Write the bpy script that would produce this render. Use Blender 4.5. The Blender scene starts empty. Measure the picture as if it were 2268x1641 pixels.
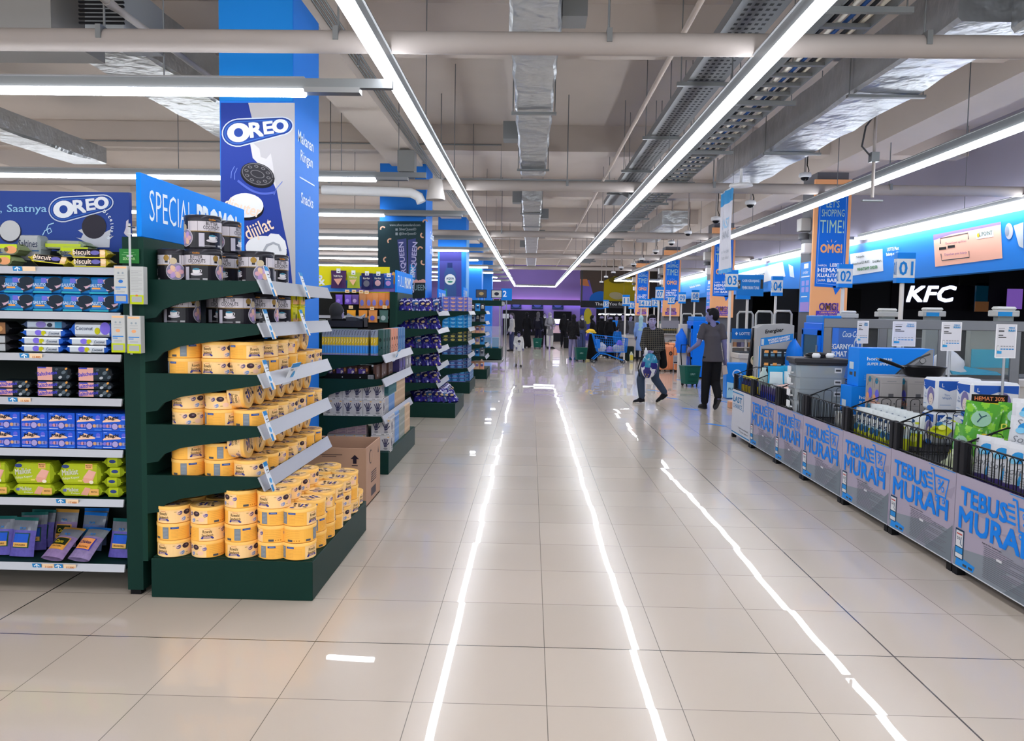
import bpy, math, random
from mathutils import Vector, Matrix, Euler
import numpy as np
random.seed(7)
C = bpy.context.scene
COL = C.collection
# ---------------------------------------------------------------- camera
IMG_W, IMG_H = 2268, 1641
FPX, CYPX, PITCH, YAW, ROLL = 1713.63, 806.71, .066877, -.023182, .016064
EYE = 1.65
cp, sp, cy, sy = math.cos(PITCH), math.sin(PITCH), math.cos(YAW), math.sin(YAW)
fw = Vector((sy*cp, cy*cp, -sp)); rt = Vector((cy, -sy, 0)); up = rt.cross(fw)
c_, s_ = math.cos(ROLL), math.sin(ROLL)
rx = c_*rt + s_*up; uy = -s_*rt + c_*up
cd = bpy.data.cameras.new('camera'); cam = bpy.data.objects.new('camera', cd); COL.objects.link(cam)
cd.sensor_fit = 'HORIZONTAL'; cd.sensor_width = 36; cd.lens = 36*FPX/IMG_W
cd.shift_y = (CYPX-IMG_H/2)/IMG_W; cd.clip_start = .05; cd.clip_end = 300
M = Matrix((rx, uy, -fw)).transposed().to_4x4(); M.translation = (0, 0, EYE); cam.matrix_world = M
C.camera = cam
def at(px, py, x=None, y=None, z=None):
    """point where the sight line through a photograph pixel meets the plane x, y or z = const"""
    d = fw + rx*((px-1134)/FPX) - uy*((py-CYPX)/FPX)
    k = x/d.x if x is not None else (y/d.y if y is not None else (z-EYE)/d.z)
    return Vector((0, 0, EYE))+d*k
def AY(y): return lambda a, b, c=0: at(a, -b, y=y)+Vector((0, -c, 0))      # drawing plane facing the camera
def AXR(x): return lambda a, b, c=0: at(a, -b, x=x)+Vector((c, 0, 0))      # drawing plane facing +x
def AXL(x): return lambda a, b, c=0: at(a, -b, x=x)+Vector((-c, 0, 0))     # drawing plane facing -x
# ---------------------------------------------------------------- world, exposure
w = bpy.data.worlds.new('world'); C.world = w; w.use_nodes = True
w.node_tree.nodes['Background'].inputs[0].default_value = (.9, .95, 1, 1)
w.node_tree.nodes['Background'].inputs[1].default_value = 1.6
C.view_settings.view_transform = 'Standard'; C.view_settings.look = 'None'
C.view_settings.gamma = 1; C.view_settings.exposure = .42; C.view_settings.use_curve_mapping = False
C.cycles.max_bounces = 7; C.cycles.diffuse_bounces = 4; C.cycles.glossy_bounces = 3; C.cycles.transmission_bounces = 5
C.cycles.transparent_max_bounces = 12; C.cycles.sample_clamp_indirect = 6; C.cycles.caustics_reflective = False; C.cycles.caustics_refractive = False
LAMP = 17.0          # radiance of the ceiling tubes
# ---------------------------------------------------------------- materials
def lin(c):
    c /= 255
    return c/12.92 if c <= .04045 else ((c+.055)/1.055)**2.4
def hexc(h): return tuple(lin(int(h[i:i+2], 16)) for i in (0, 2, 4))
MC = {}
def mat(h, rough=.5, metal=0, emit=0, alpha=1, coat=0, spec=.1, noise=0, nscale=8, ndet=3, stretch=None, bump=0):
    """principled material for an sRGB hex colour, with optional procedural mottling"""
    key = (h, rough, metal, emit, alpha, coat, spec, noise, nscale, bump)
    if key in MC: return MC[key]
    m = bpy.data.materials.new('m_'+h); m.use_nodes = True
    nt = m.node_tree; b = nt.nodes['Principled BSDF']
    c = hexc(h)
    b.inputs['Base Color'].default_value = (*c, 1)
    b.inputs['Roughness'].default_value = rough; b.inputs['Metallic'].default_value = metal
    b.inputs['Specular IOR Level'].default_value = spec
    if coat: b.inputs['Coat Weight'].default_value = coat; b.inputs['Coat Roughness'].default_value = .08
    if emit: b.inputs['Emission Color'].default_value = (*c, 1); b.inputs['Emission Strength'].default_value = emit
    if alpha < 1: b.inputs['Alpha'].default_value = alpha
    if noise or bump:
        tc = nt.nodes.new('ShaderNodeTexCoord'); mp = nt.nodes.new('ShaderNodeMapping'); n = nt.nodes.new('ShaderNodeTexNoise')
        if stretch: mp.inputs['Scale'].default_value = stretch
        n.inputs['Scale'].default_value = nscale; n.inputs['Detail'].default_value = ndet
        nt.links.new(tc.outputs['Object'], mp.inputs[0]); nt.links.new(mp.outputs[0], n.inputs[0])
        if noise:
            mx = nt.nodes.new('ShaderNodeMix'); mx.data_type = 'RGBA'
            mx.inputs[6].default_value = (*[max(0, x*(1-noise)) for x in c], 1); mx.inputs[7].default_value = (*[min(1, x*(1+noise)) for x in c], 1)
            nt.links.new(n.outputs[0], mx.inputs[0]); nt.links.new(mx.outputs[2], b.inputs['Base Color'])
        if bump:
            bp = nt.nodes.new('ShaderNodeBump'); bp.inputs['Strength'].default_value = 1; bp.inputs['Distance'].default_value = bump
            nt.links.new(n.outputs[0], bp.inputs['Height']); nt.links.new(bp.outputs[0], b.inputs['Normal'])
    MC[key] = m
    return m
def glass(h='e8f0f2', alpha=.14, rough=.05):
    return mat(h, rough, alpha=alpha, spec=.6)
def floor_mat():
    m = bpy.data.materials.new('m_floor_tiles'); m.use_nodes = True; nt = m.node_tree; b = nt.nodes['Principled BSDF']
    N = nt.nodes.new; L = nt.links.new
    def mth(op, a, b2=None, c=None):
        n = N('ShaderNodeMath'); n.operation = op
        for i, v in enumerate((a, b2, c)):
            if v is None: continue
            if isinstance(v, (int, float)): n.inputs[i].default_value = v
            else: L(v, n.inputs[i])
        return n.outputs[0]
    T = .57
    tc = N('ShaderNodeTexCoord'); sx = N('ShaderNodeSeparateXYZ'); L(tc.outputs['Object'], sx.inputs[0])
    u = mth('DIVIDE', mth('SUBTRACT', sx.outputs[0], .0962), T); v = mth('DIVIDE', mth('SUBTRACT', sx.outputs[1], 3.1578), T)
    def line(q, off, wthin, wthick):
        near = mth('ABSOLUTE', mth('SUBTRACT', q, mth('ROUND', q)))
        q8 = mth('DIVIDE', mth('SUBTRACT', q, off), 8)
        n8 = mth('ABSOLUTE', mth('SUBTRACT', q8, mth('ROUND', q8)))
        return mth('MAXIMUM', mth('MULTIPLY', mth('LESS_THAN', near, wthin), .72), mth('LESS_THAN', n8, wthick/8))
    g = mth('MAXIMUM', line(u, 3, .0032, .008), line(v, 1, .0032, .0062))
    cb = N('ShaderNodeCombineXYZ'); L(mth('FLOOR', u), cb.inputs[0]); L(mth('FLOOR', v), cb.inputs[1])
    wn = N('ShaderNodeTexWhiteNoise'); wn.noise_dimensions = '2D'; L(cb.outputs[0], wn.inputs['Vector'])
    # tile colour: small differences from tile to tile, soft mottling
    ns = N('ShaderNodeTexNoise'); ns.inputs['Scale'].default_value = 1.1; ns.inputs['Detail'].default_value = 4; L(tc.outputs['Object'], ns.inputs[0])
    fac = mth('ADD', mth('MULTIPLY', wn.outputs['Value'], .45), mth('MULTIPLY', ns.outputs[0], .55))
    mx = N('ShaderNodeMix'); mx.data_type = 'RGBA'; mx.inputs[6].default_value = (*hexc('c4b8ab'), 1); mx.inputs[7].default_value = (*hexc('d2c6b9'), 1)
    L(fac, mx.inputs[0])
    m2 = N('ShaderNodeMix'); m2.data_type = 'RGBA'; m2.inputs[7].default_value = (*hexc('3a3634'), 1); L(g, m2.inputs[0]); L(mx.outputs[2], m2.inputs[6])
    L(m2.outputs[2], b.inputs['Base Color'])
    # each tile lies at its own very slight tilt, so reflections break at the joints
    ge = N('ShaderNodeNewGeometry')
    s1 = N('ShaderNodeVectorMath'); s1.operation = 'SUBTRACT'; L(wn.outputs['Color'], s1.inputs[0]); s1.inputs[1].default_value = (.5, .5, .5)
    n2 = N('ShaderNodeTexNoise'); n2.inputs['Scale'].default_value = 3.2; n2.inputs['Detail'].default_value = 0; L(tc.outputs['Object'], n2.inputs[0])
    s3 = N('ShaderNodeVectorMath'); s3.operation = 'SUBTRACT'; L(n2.outputs['Color'], s3.inputs[0]); s3.inputs[1].default_value = (.5, .5, .5)
    s2 = N('ShaderNodeVectorMath'); s2.operation = 'MULTIPLY'; L(s1.outputs[0], s2.inputs[0]); s2.inputs[1].default_value = (.006, .006, 0)
    s4 = N('ShaderNodeVectorMath'); s4.operation = 'MULTIPLY'; L(s3.outputs[0], s4.inputs[0]); s4.inputs[1].default_value = (.0035, .0035, 0)
    a1 = N('ShaderNodeVectorMath'); a1.operation = 'ADD'; L(s2.outputs[0], a1.inputs[0]); L(s4.outputs[0], a1.inputs[1])
    a = N('ShaderNodeVectorMath'); a.operation = 'ADD'; L(a1.outputs[0], a.inputs[0]); L(ge.outputs['Normal'], a.inputs[1])
    nn = N('ShaderNodeVectorMath'); nn.operation = 'NORMALIZE'; L(a.outputs[0], nn.inputs[0])
    L(nn.outputs[0], b.inputs['Normal']); L(nn.outputs[0], b.inputs['Coat Normal'])
    b.inputs['Roughness'].default_value = .22; b.inputs['Specular IOR Level'].default_value = .3
    b.inputs['Coat Weight'].default_value = .6; b.inputs['Coat Roughness'].default_value = .012; b.inputs['Coat IOR'].default_value = 1.45
    return m
# ---------------------------------------------------------------- mesh helpers
def P(o, u=(1, 0, 0), v=(0, 0, 1)):
    """map a flat design (a right, b up, c out of the surface) onto a plane"""
    o = Vector(o); u = Vector(u).normalized(); v = Vector(v).normalized(); n = u.cross(v)
    return lambda a, b, c=0: o+u*a+v*b+n*c
def PF(x, y, z): return P((x, y, z))                       # faces the camera (-y)
def PR(x, y, z): return P((x, y, z), (0, 1, 0))            # faces +x
def PL(x, y, z): return P((x, y, z), (0, -1, 0))           # faces -x
def CYL(r, z0=0, a0=0, cx=0, cy_=0, sq=1):
    def f(a, b, c=0):
        t = a/r+a0
        return Vector((cx+(r+c)*math.sin(t), cy_-(r*sq+c)*math.cos(t), z0+b))
    return f
FONT = {}
def glyphs(s, bold=0, shear=0):
    k = (s, bold, shear)
    if k not in FONT:
        cu = bpy.data.curves.new('t', 'FONT'); cu.body = s; cu.size = 1; cu.resolution_u = 2; cu.offset = bold; cu.shear = shear
        cu.align_x = 'CENTER'; cu.align_y = 'CENTER'; cu.space_line = .9
        o = bpy.data.objects.new('t', cu); COL.objects.link(o)
        dg = bpy.context.evaluated_depsgraph_get(); me = o.evaluated_get(dg).to_mesh()
        vs = [(v.co.x, v.co.y) for v in me.vertices]; fs = [tuple(p.vertices) for p in me.polygons]
        o.evaluated_get(dg).to_mesh_clear(); bpy.data.objects.remove(o); bpy.data.curves.remove(cu)
        if vs:
            xs = [q[0] for q in vs]; ys = [q[1] for q in vs]
            cx, cy2 = (min(xs)+max(xs))/2, (min(ys)+max(ys))/2
            vs = [(a-cx, b-cy2) for a, b in vs]
            FONT[k] = (vs, fs, max(xs)-min(xs), max(ys)-min(ys))
        else: FONT[k] = ([], [], 1, 1)
    return FONT[k]
class MB:
    def __init__(s): s.v = []; s.f = []; s.m = []; s.mats = []; s.sm = []
    def mi(s, m):
        if isinstance(m, str): m = mat(m)
        if m not in s.mats: s.mats.append(m)
        return s.mats.index(m)
    def add(s, vs, fs, m, smooth=False):
        n = len(s.v); k = s.mi(m); s.v += [tuple(q) for q in vs]
        for f in fs: s.f.append(tuple(i+n for i in f)); s.m.append(k); s.sm.append(smooth)
        return s
    def box(s, x0, y0, z0, x1, y1, z1, m, bv=0):
        if not bv:
            vs = [(x, y, z) for x in (x0, x1) for y in (y0, y1) for z in (z0, z1)]
            return s.add(vs, [(0, 1, 3, 2), (4, 6, 7, 5), (0, 4, 5, 1), (2, 3, 7, 6), (0, 2, 6, 4), (1, 5, 7, 3)], m)
        vs = []; ix = {}
        for i, x in enumerate((x0, x1)):
            for j, y in enumerate((y0, y1)):
                for k, z in enumerate((z0, z1)):
                    sx, sy_, sz = (1-2*i)*bv, (1-2*j)*bv, (1-2*k)*bv
                    for a, q in enumerate(((x, y+sy_, z+sz), (x+sx, y, z+sz), (x+sx, y+sy_, z))): ix[i, j, k, a] = len(vs); vs.append(q)
        fs = []
        for i in (0, 1): fs.append([ix[i, j, k, 0] for j, k in ((0, 0), (0, 1), (1, 1), (1, 0))][::1-2*i])
        for j in (0, 1): fs.append([ix[i, j, k, 1] for i, k in ((0, 0), (1, 0), (1, 1), (0, 1))][::1-2*j])
        for k in (0, 1): fs.append([ix[i, j, k, 2] for i, j in ((0, 0), (0, 1), (1, 1), (1, 0))][::1-2*k])
        for j in (0, 1):
            for k in (0, 1): fs.append([ix[0, j, k, 1], ix[1, j, k, 1], ix[1, j, k, 2], ix[0, j, k, 2]][::1 if j == k else -1])
        for i in (0, 1):
            for k in (0, 1): fs.append([ix[i, 0, k, 2], ix[i, 1, k, 2], ix[i, 1, k, 0], ix[i, 0, k, 0]][::1 if i == k else -1])
        for i in (0, 1):
            for j in (0, 1): fs.append([ix[i, j, 0, 0], ix[i, j, 1, 0], ix[i, j, 1, 1], ix[i, j, 0, 1]][::1 if i == j else -1])
        for i in (0, 1):
            for j in (0, 1):
                for k in (0, 1): fs.append([ix[i, j, k, 0], ix[i, j, k, 1], ix[i, j, k, 2]][::1 if (i+j+k) % 2 == 0 else -1])
        return s.add(vs, fs, m)
    def loft(s, rings, m, caps=True, closed=True, smooth=True):
        n = len(rings[0]); vs = [q for r in rings for q in r]; fs = []
        for i in range(len(rings)-1):
            for j in range(n if closed else n-1):
                k = (j+1) % n; fs.append((i*n+j, i*n+k, (i+1)*n+k, (i+1)*n+j))
        s.add(vs, fs, m, smooth)
        if caps:
            s.add(rings[0], [tuple(range(n))[::-1]], m); s.add(rings[-1], [tuple(range(n))], m)
        return s
    def tube(s, pts, r, m, n=6, caps=True):
        pts = [Vector(p) for p in pts]; rs = r if isinstance(r, (list, tuple)) else [r]*len(pts); rings = []
        t0 = (pts[1]-pts[0]).normalized(); a = t0.orthogonal().normalized()
        for i, p in enumerate(pts):
            t = (pts[min(i+1, len(pts)-1)]-pts[max(i-1, 0)]).normalized()
            a = (a-t*a.dot(t)).normalized(); b = t.cross(a)
            rings.append([p+(a*math.cos(2*math.pi*k/n)+b*math.sin(2*math.pi*k/n))*rs[i] for k in range(n)])
        return s.loft(rings, m, caps)
    def lathe(s, prof, m, n=24, o=(0, 0, 0), sq=1, caps=True):
        return s.loft([[(o[0]+r*math.cos(2*math.pi*k/n), o[1]+sq*r*math.sin(2*math.pi*k/n), o[2]+z) for k in range(n)] for r, z in prof], m, caps)
    def poly(s, pts, fn, m, c=.001): return s.add([fn(a, b, c) for a, b in pts], [tuple(range(len(pts)))], m)
    def rect(s, x0, y0, x1, y1, fn, m, c=.001, n=1):
        """flat print; n > 1 follows a curved surface"""
        for i in range(n):
            a, b = x0+(x1-x0)*i/n, x0+(x1-x0)*(i+1)/n
            s.poly([(a, y0), (b, y0), (b, y1), (a, y1)], fn, m, c)
        return s
    def ell(s, cx, cy2, rx_, ry, fn, m, c=.001, n=18, rot=0):
        ca, sa = math.cos(rot), math.sin(rot); q = []
        for i in range(n):
            t = 2*math.pi*i/n; a, b = rx_*math.cos(t), ry*math.sin(t); q.append((a*ca-b*sa, a*sa+b*ca))
        vs = [fn(cx+a, cy2+b, c) for a, b in q]+[fn(cx+a*.5, cy2+b*.5, c) for a, b in q]+[fn(cx, cy2, c)]
        return s.add(vs, [(i, (i+1) % n, n+(i+1) % n, n+i) for i in range(n)]+[(n+i, n+(i+1) % n, 2*n) for i in range(n)], m)
    def text(s, t, cx, cy2, h, fn, m, c=.0015, bold=0, shear=0, w=None, rot=0, fit=None):
        """lettering of overall height h; w squeezes or stretches it to a width; fit only limits the width"""
        if bold >= .03:          # heavy lettering: several closely shifted impressions, one over the other
            o = h*bold*.75; n = 0
            for dx in (-1, 1, 0):
                for dy in (-1, 1, 0):
                    s.text(t, cx+dx*o, cy2+dy*o, h-2*o, fn, m, c+.00025*n, 0, shear, w-2*o if w else None, rot, fit); n += 1
            return s
        vs, fs, W, Hh = glyphs(t, bold, shear)
        k = h/Hh; kx = w/W if w else k
        if fit and kx*W > fit: kx = fit/W
        ca, sa = math.cos(rot), math.sin(rot)
        return s.add([fn(cx+a*kx*ca-b*k*sa, cy2+a*kx*sa+b*k*ca, c) for a, b in vs], fs, m)
    def stroke(s, pts, wd, fn, m, c=.001):
        """a flat printed line of width wd"""
        L_, R_ = [], []
        for i, (a, b) in enumerate(pts):
            p0 = pts[max(i-1, 0)]; p1 = pts[min(i+1, len(pts)-1)]; dx, dy = p1[0]-p0[0], p1[1]-p0[1]; l = math.hypot(dx, dy) or 1
            L_.append((a-dy/l*wd/2, b+dx/l*wd/2)); R_.append((a+dy/l*wd/2, b-dx/l*wd/2))
        for i in range(len(pts)-1): s.poly([L_[i], R_[i], R_[i+1], L_[i+1]], fn, m, c)
        return s
    def plate(s, x0, y0, x1, y1, fn, d, m):
        """a solid slab from c=-d to c=0"""
        q = [(x0, y0), (x1, y0), (x1, y1), (x0, y1)]
        return s.slab(q, fn, -d, 0, m)
    def slab(s, q, fn, c0, c1, m):
        n = len(q); vs = [fn(a, b, c0) for a, b in q]+[fn(a, b, c1) for a, b in q]
        return s.add(vs, [tuple(range(n))[::-1], tuple(range(n, 2*n))]+[(i, (i+1) % n, n+(i+1) % n, n+i) for i in range(n)], m)
    def build(s, name, parent=None, loc=None, rot=None):
        me = bpy.data.meshes.new(name); me.from_pydata(s.v, [], s.f)
        for m in s.mats: me.materials.append(m)
        me.polygons.foreach_set('material_index', s.m); me.polygons.foreach_set('use_smooth', s.sm); me.update()
        o = bpy.data.objects.new(name, me); COL.objects.link(o)
        if parent: o.parent = parent
        if loc is not None: o.location = loc
        if rot is not None: o.rotation_euler = rot if isinstance(rot, (tuple, list)) else (0, 0, rot)
        return o
def tag(o, label, cat, group=None):
    o['label'] = label; o['category'] = cat
    if group: o['group'] = group
    return o
def thing(name, label, cat, loc=(0, 0, 0), rot=0, group=None):
    o = bpy.data.objects.new(name, None); COL.objects.link(o); o.empty_display_size = .1
    o.location = loc; o.rotation_euler = rot if isinstance(rot, (tuple, list)) else (0, 0, rot)
    return tag(o, label, cat, group)
def struct(o): o['kind'] = 'structure'; return o
def stuff(o): o['kind'] = 'stuff'; return o
KIDS = {}
def dup(root, loc, rot=None, label=None, group=None):
    r = root.copy(); COL.objects.link(r); r.location = loc
    if rot is not None: r.rotation_euler = rot if isinstance(rot, (tuple, list)) else (0, 0, rot)
    if label: r['label'] = label
    if group: r['group'] = group
    ch = KIDS.get(root.name)
    if ch is None: ch = KIDS[root.name] = [(c, list(c.children)) for c in root.children]
    for c, gs in ch:
        d = c.copy(); COL.objects.link(d); d.parent = r
        for g in gs: e = g.copy(); COL.objects.link(e); e.parent = d
    return r
class Kind:
    """first placement moves the original, later ones copy it"""
    def __init__(s, o): s.o = o; s.used = False
    def put(s, loc, rot, label, group=None):
        if s.used: return dup(s.o, loc, rot, label, group)
        s.used = True; s.o.location = loc; s.o.rotation_euler = rot if isinstance(rot, (tuple, list)) else (0, 0, rot)
        s.o['label'] = label
        if group: s.o['group'] = group
        return s.o
ORD = 'zeroth first second third fourth fifth sixth seventh eighth ninth tenth eleventh twelfth thirteenth fourteenth fifteenth sixteenth seventeenth eighteenth nineteenth twentieth'.split()
R = math.radians
# ================================================================ the room
WHITE = mat('e9ebee', .5); GREY = mat('8d8f90', .5); STEEL = mat('9a9b9c', .38, .7); DKGREY = mat('4a4b4e', .5); BLACK = mat('131316', .5)
CONC = mat('cfc5bd', .9, noise=.1, nscale=.7, ndet=5); CONC2 = mat('c9bfb7', .9, noise=.08, nscale=.9)
PIPE = mat('aca49f', .45, noise=.05, nscale=2); GALV = mat('85888a', .42, .6); FOIL = mat('b4b8ba', .3, .85, noise=.15, nscale=5, bump=.03)
BLUE = mat('1c86e8', .45); DEEPBLUE = mat('2b4596', .4); PALEBLUE = mat('4b93f2', .5)
struct(MB().box(-19, -9, -.1, 18, 62, 0, floor_mat()).build('floor'))
struct(MB().box(-19, -9, 5.15, 18, 62, 5.35, CONC).build('ceiling'))
for k, yb in enumerate([-2.3, 3.36, 9.03, 14.74, 20.4, 26.1, 31.8, 37.5, 43.2, 49]):
    struct(MB().box(-19, yb, 4.67, 18, yb+.42, 5.15, CONC2).build('ceiling_beam'))
for x0, x1 in ((-2.75, -2.15), (5.5, 6.15), (-11.2, -10.6)):
    struct(MB().box(x0, -9, 4.45, x1, 62, 5.15, CONC2).build('ceiling_beam'))
struct(MB().box(-19, -9, 0, -18.8, 62, 5.15, mat('8a8682', .9, noise=.1, nscale=.5)).build('wall_left'))
# far end wall: lilac feature wall left, dark shop front right
LILAC = mat('a592e6', .6, noise=.12, nscale=.35)
b = MB().box(-19, 57, 0, 4.8, 57.3, 5.15, LILAC)
struct(b.build('wall_back'))
struct(MB().box(-3, 56.7, 2.32, 4.6, 57, 2.48, DKGREY).box(-3, 56.66, 2.22, 4.6, 56.7, 2.62, DKGREY).build('trim_1'))  # front board is an added lip that hides the lamp strips
# right hand side: upper wall above the shop fronts, then the dark mall behind
struct(MB().box(8.05, 5, 3.45, 8.35, 62, 5.15, mat('9a97a6', .85, noise=.08, nscale=.6)).build('wall_right'))
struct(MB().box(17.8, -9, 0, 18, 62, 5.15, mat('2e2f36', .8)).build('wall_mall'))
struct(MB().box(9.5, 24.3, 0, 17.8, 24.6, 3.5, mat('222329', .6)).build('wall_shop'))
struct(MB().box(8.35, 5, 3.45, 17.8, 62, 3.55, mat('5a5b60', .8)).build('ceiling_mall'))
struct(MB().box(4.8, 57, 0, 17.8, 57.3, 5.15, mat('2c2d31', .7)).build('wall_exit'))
# columns
def column(x0, y0, x1, y1, ztop, m, name='column'):
    return struct(MB().box(x0, y0, 0, x1, y1, ztop, m).build(name))
COLBLUE = mat('2b79d8', .5); COLGREY = mat('6c6d72', .55, noise=.05, nscale=2)
LY = [6.85, 15.3, 23.75, 32.2, 40.6]
for y in LY[1:]:
    column(5.5, y+.02, 6.1, y+.78, 4.45, COLGREY)
# ================================================================ lamps
TUBE = mat('f4f8ff', .4, emit=LAMP)
def light_run(label, x0, y0, x1, y1, z=3.45, wd=.1, hd=.1, group='linear ceiling lights', ext=0, rods=(), side=1, tube=TUBE):
    """one straight run: grey channel above, glowing tube below, hanging rods"""
    t = thing('linear_light', label, 'light', ((x0+x1)/2, (y0+y1)/2, z), math.atan2(y1-y0, x1-x0), group)
    L = math.hypot(x1-x0, y1-y0)/2
    MB().box(-L-ext, -wd*.3, .05, L+ext, wd*.3, .05+hd, GALV).box(-L-ext, -wd*.45, .05+hd, L+ext, wd*.45, .06+hd, STEEL).build('housing', t)
    MB().box(-L, -wd/2, 0, L, wd/2, .05, tube, .012).build('tube', t)
    for q in rods:
        MB().tube([(q, 0, .05+hd), (q, 0, 5.15-z if z+.05+hd < 5.1 else .3)], .006, GALV, 5, False).build('hanging_rod', t)
    return t
light_run('long ceiling light run on the left side of the main aisle', -1.13, -5, -1.13, 37.4, rods=(-11, -8, -5, -1.5, 3, 8, 13))
light_run('short far piece of the left light run near the lilac wall', -1.13, 38.2, -1.13, 54)
light_run('long ceiling light run right of the ceiling duct over the aisle', 1.67, -5, 1.67, 52.5, rods=(-17, -14, -10, -5, 0, 6))
light_run('rightmost long light run above the checkout lanes', 4.61, -4, 4.61, 43, rods=(-11, -7.5, -3, 2, 8))
light_run('crosswise light run closing the aisle before the lilac wall', -1.05, 54, 1.72, 54)
light_run('crosswise light at the far end of the checkout light run', 4.66, 43, 8, 43)
for a, b2, nm in ((6, 18.9, 'nearest to the camera'), (19.4, 26.5, 'second'), (27, 44, 'farthest')):
    light_run(f'light strip along the top of the checkout sign band, {nm} piece', 7.86, a, 7.86, b2, 3.52, .2, .07, group='lights over the sign band', rods=(-2, 0, 2))  # tube made wider to take in the glare on the sign top
ROWS = [(6.1, 3.3, -1.78, -1.35), (10.95, 3.45, -2.2, -1.75), (15.0, 3.45, -2.85, -1.35), (19.8, 3.45, -2.6, -1.35), (23.4, 3.45, -1.9, -1.3), (27.6, 3.45, -1.9, -1.3), (32, 3.45, -1.8, -1.3), (36.4, 3.45, -1.8, -1.3), (41, 3.45, -1.8, -1.3), (45.5, 3.45, -1.8, -1.3)]
for k, (y, z, xe, xh) in enumerate(ROWS):
    t = light_run(f'crosswise light run over the left shelving, {ORD[k+1]} from the camera', -18, y, xe, y, z, .09, .08, group='crosswise light runs over the left shelves', rods=(5.1, 7) if k < 3 else ())
    c = (-18+xe)/2
    MB().box(xe-c, -.03, .06, xh-c+.25, .03, .13, GALV).box(xe-c, -.05, .02, xh-c, .05, .06, STEEL).build('rail_end', t)
for k in range(3):
    light_run(f'crosswise light run behind the camera, {ORD[k+1]}', -18, 1.8-4*k, -1.9, 1.8-4*k, 3.3, .09, .08, group='crosswise light runs over the left shelves')
for k, y in enumerate((44, 48)):
    pass
# small downlights in the dark mall
for i, (x, y) in enumerate(((10.2, 17.5), (12.2, 19.5), (9.2, 15.5), (13.5, 21.5), (11.2, 22), (14.2, 18.5))):
    MBo = MB().box(-.22, -.05, -.02, .22, .05, .0, mat('ffffff', .5, emit=9)).build('mall_ceiling_light', None, (x, y, 3.449))
    tag(MBo, f'small bright ceiling light in the dark food court, {ORD[i+1]} of six', 'light', 'food court ceiling lights')
# ================================================================ ceiling services
def pipe(name, label, cat, pts, r, m=PIPE, n=12, group=None, joints=()):
    b = MB().tube(pts, r, m, n)
    for j in joints:
        j = Vector(j); d = (Vector(pts[-1])-Vector(pts[0])).normalized()
        b.tube([j-d*.06, j+d*.06], r*1.25, m, n)
    return tag(b.build(name), label, cat, group)
for k, (y, z) in enumerate(((6.0, 3.68), (12.7, 3.7), (20.4, 3.7), (28, 3.7), (35.5, 3.7))):
    t = thing('sprinkler_main', f'thick grey pipe across the whole ceiling, {ORD[k+1]} from the camera', 'pipe', (0, y, z), 0, 'crosswise ceiling pipes')
    MB().tube([(-18.7, 0, 0), (7.9, 0, 0)], .083, PIPE, 16).build('pipe', t)
    for x in ([-3.3, -1.5, .55, 2.9, 5.7] if k < 2 else [-.8, 5.2]):
        MB().tube([(x, 0, .08), (x, 0, 1.45)], .009, GALV, 6).box(x-.02, -.095, -.01, x+.02, .095, .09, GALV).build('pipe_hanger', t)
pipe('sprinkler_pipe', 'slim pale pipe running away along the ceiling right of the duct', 'pipe', [(1.19, 1, 3.92), (1.2, 40, 3.92)], .024, mat('b3a79e', .5), 8, joints=((1.19, 4.9, 3.92), (1.195, 13.1, 3.92)))
pipe('sprinkler_pipe', 'slim pale pipe running away at upper left with a tee joint', 'pipe', [(-3.25, 1, 3.95), (-3.25, 9.5, 3.95)], .028, mat('a29c97', .5), 8, joints=((-3.25, 6.0, 3.95),))
pipe('drop_pipe', 'short vertical pipe standing on the upper left slim pipe', 'pipe', [(-3.25, 6.0, 3.95), (-3.25, 6.0, 5.15)], .028, mat('a29c97', .5), 8)
pipe('conduit', 'thin conduit crossing the ceiling behind the aisle lights', 'conduit', [(-2.0, 8.9, 4.4), (-1.95, 8.9, 4.72), (5.4, 8.9, 4.72)], .014, GALV, 6)
pipe('conduit', 'thin conduit crossing the ceiling near the second beam', 'conduit', [(-18, 14.6, 4.75), (-.6, 14.6, 4.75), (-.6, 14.6, 3.9)], .014, GALV, 6)
# bundle of conduits along the left beam, with a junction box
for k in range(4):
    pipe('conduit', f'thin conduit along the left ceiling beam, {ORD[k+1]} of the four', 'conduit', [(-2.13+.04*k, 4, 4.6), (-2.13+.04*k, 14, 4.55), (-1.9+.04*k, 20, 4.3)], .012, GALV, 6, 'beam conduits')
tag(MB().box(-2.35, 13.5, 4.05, -2.05, 13.75, 4.42, GREY, .01).box(-2.33, 13.5, 3.95, -2.07, 13.72, 4.03, STEEL).box(-2.3, 13.5, 3.85, -2.24, 13.6, 3.95, BLACK).build('junction_box'), 'grey metal junction box under the left ceiling beam', 'box')
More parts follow.
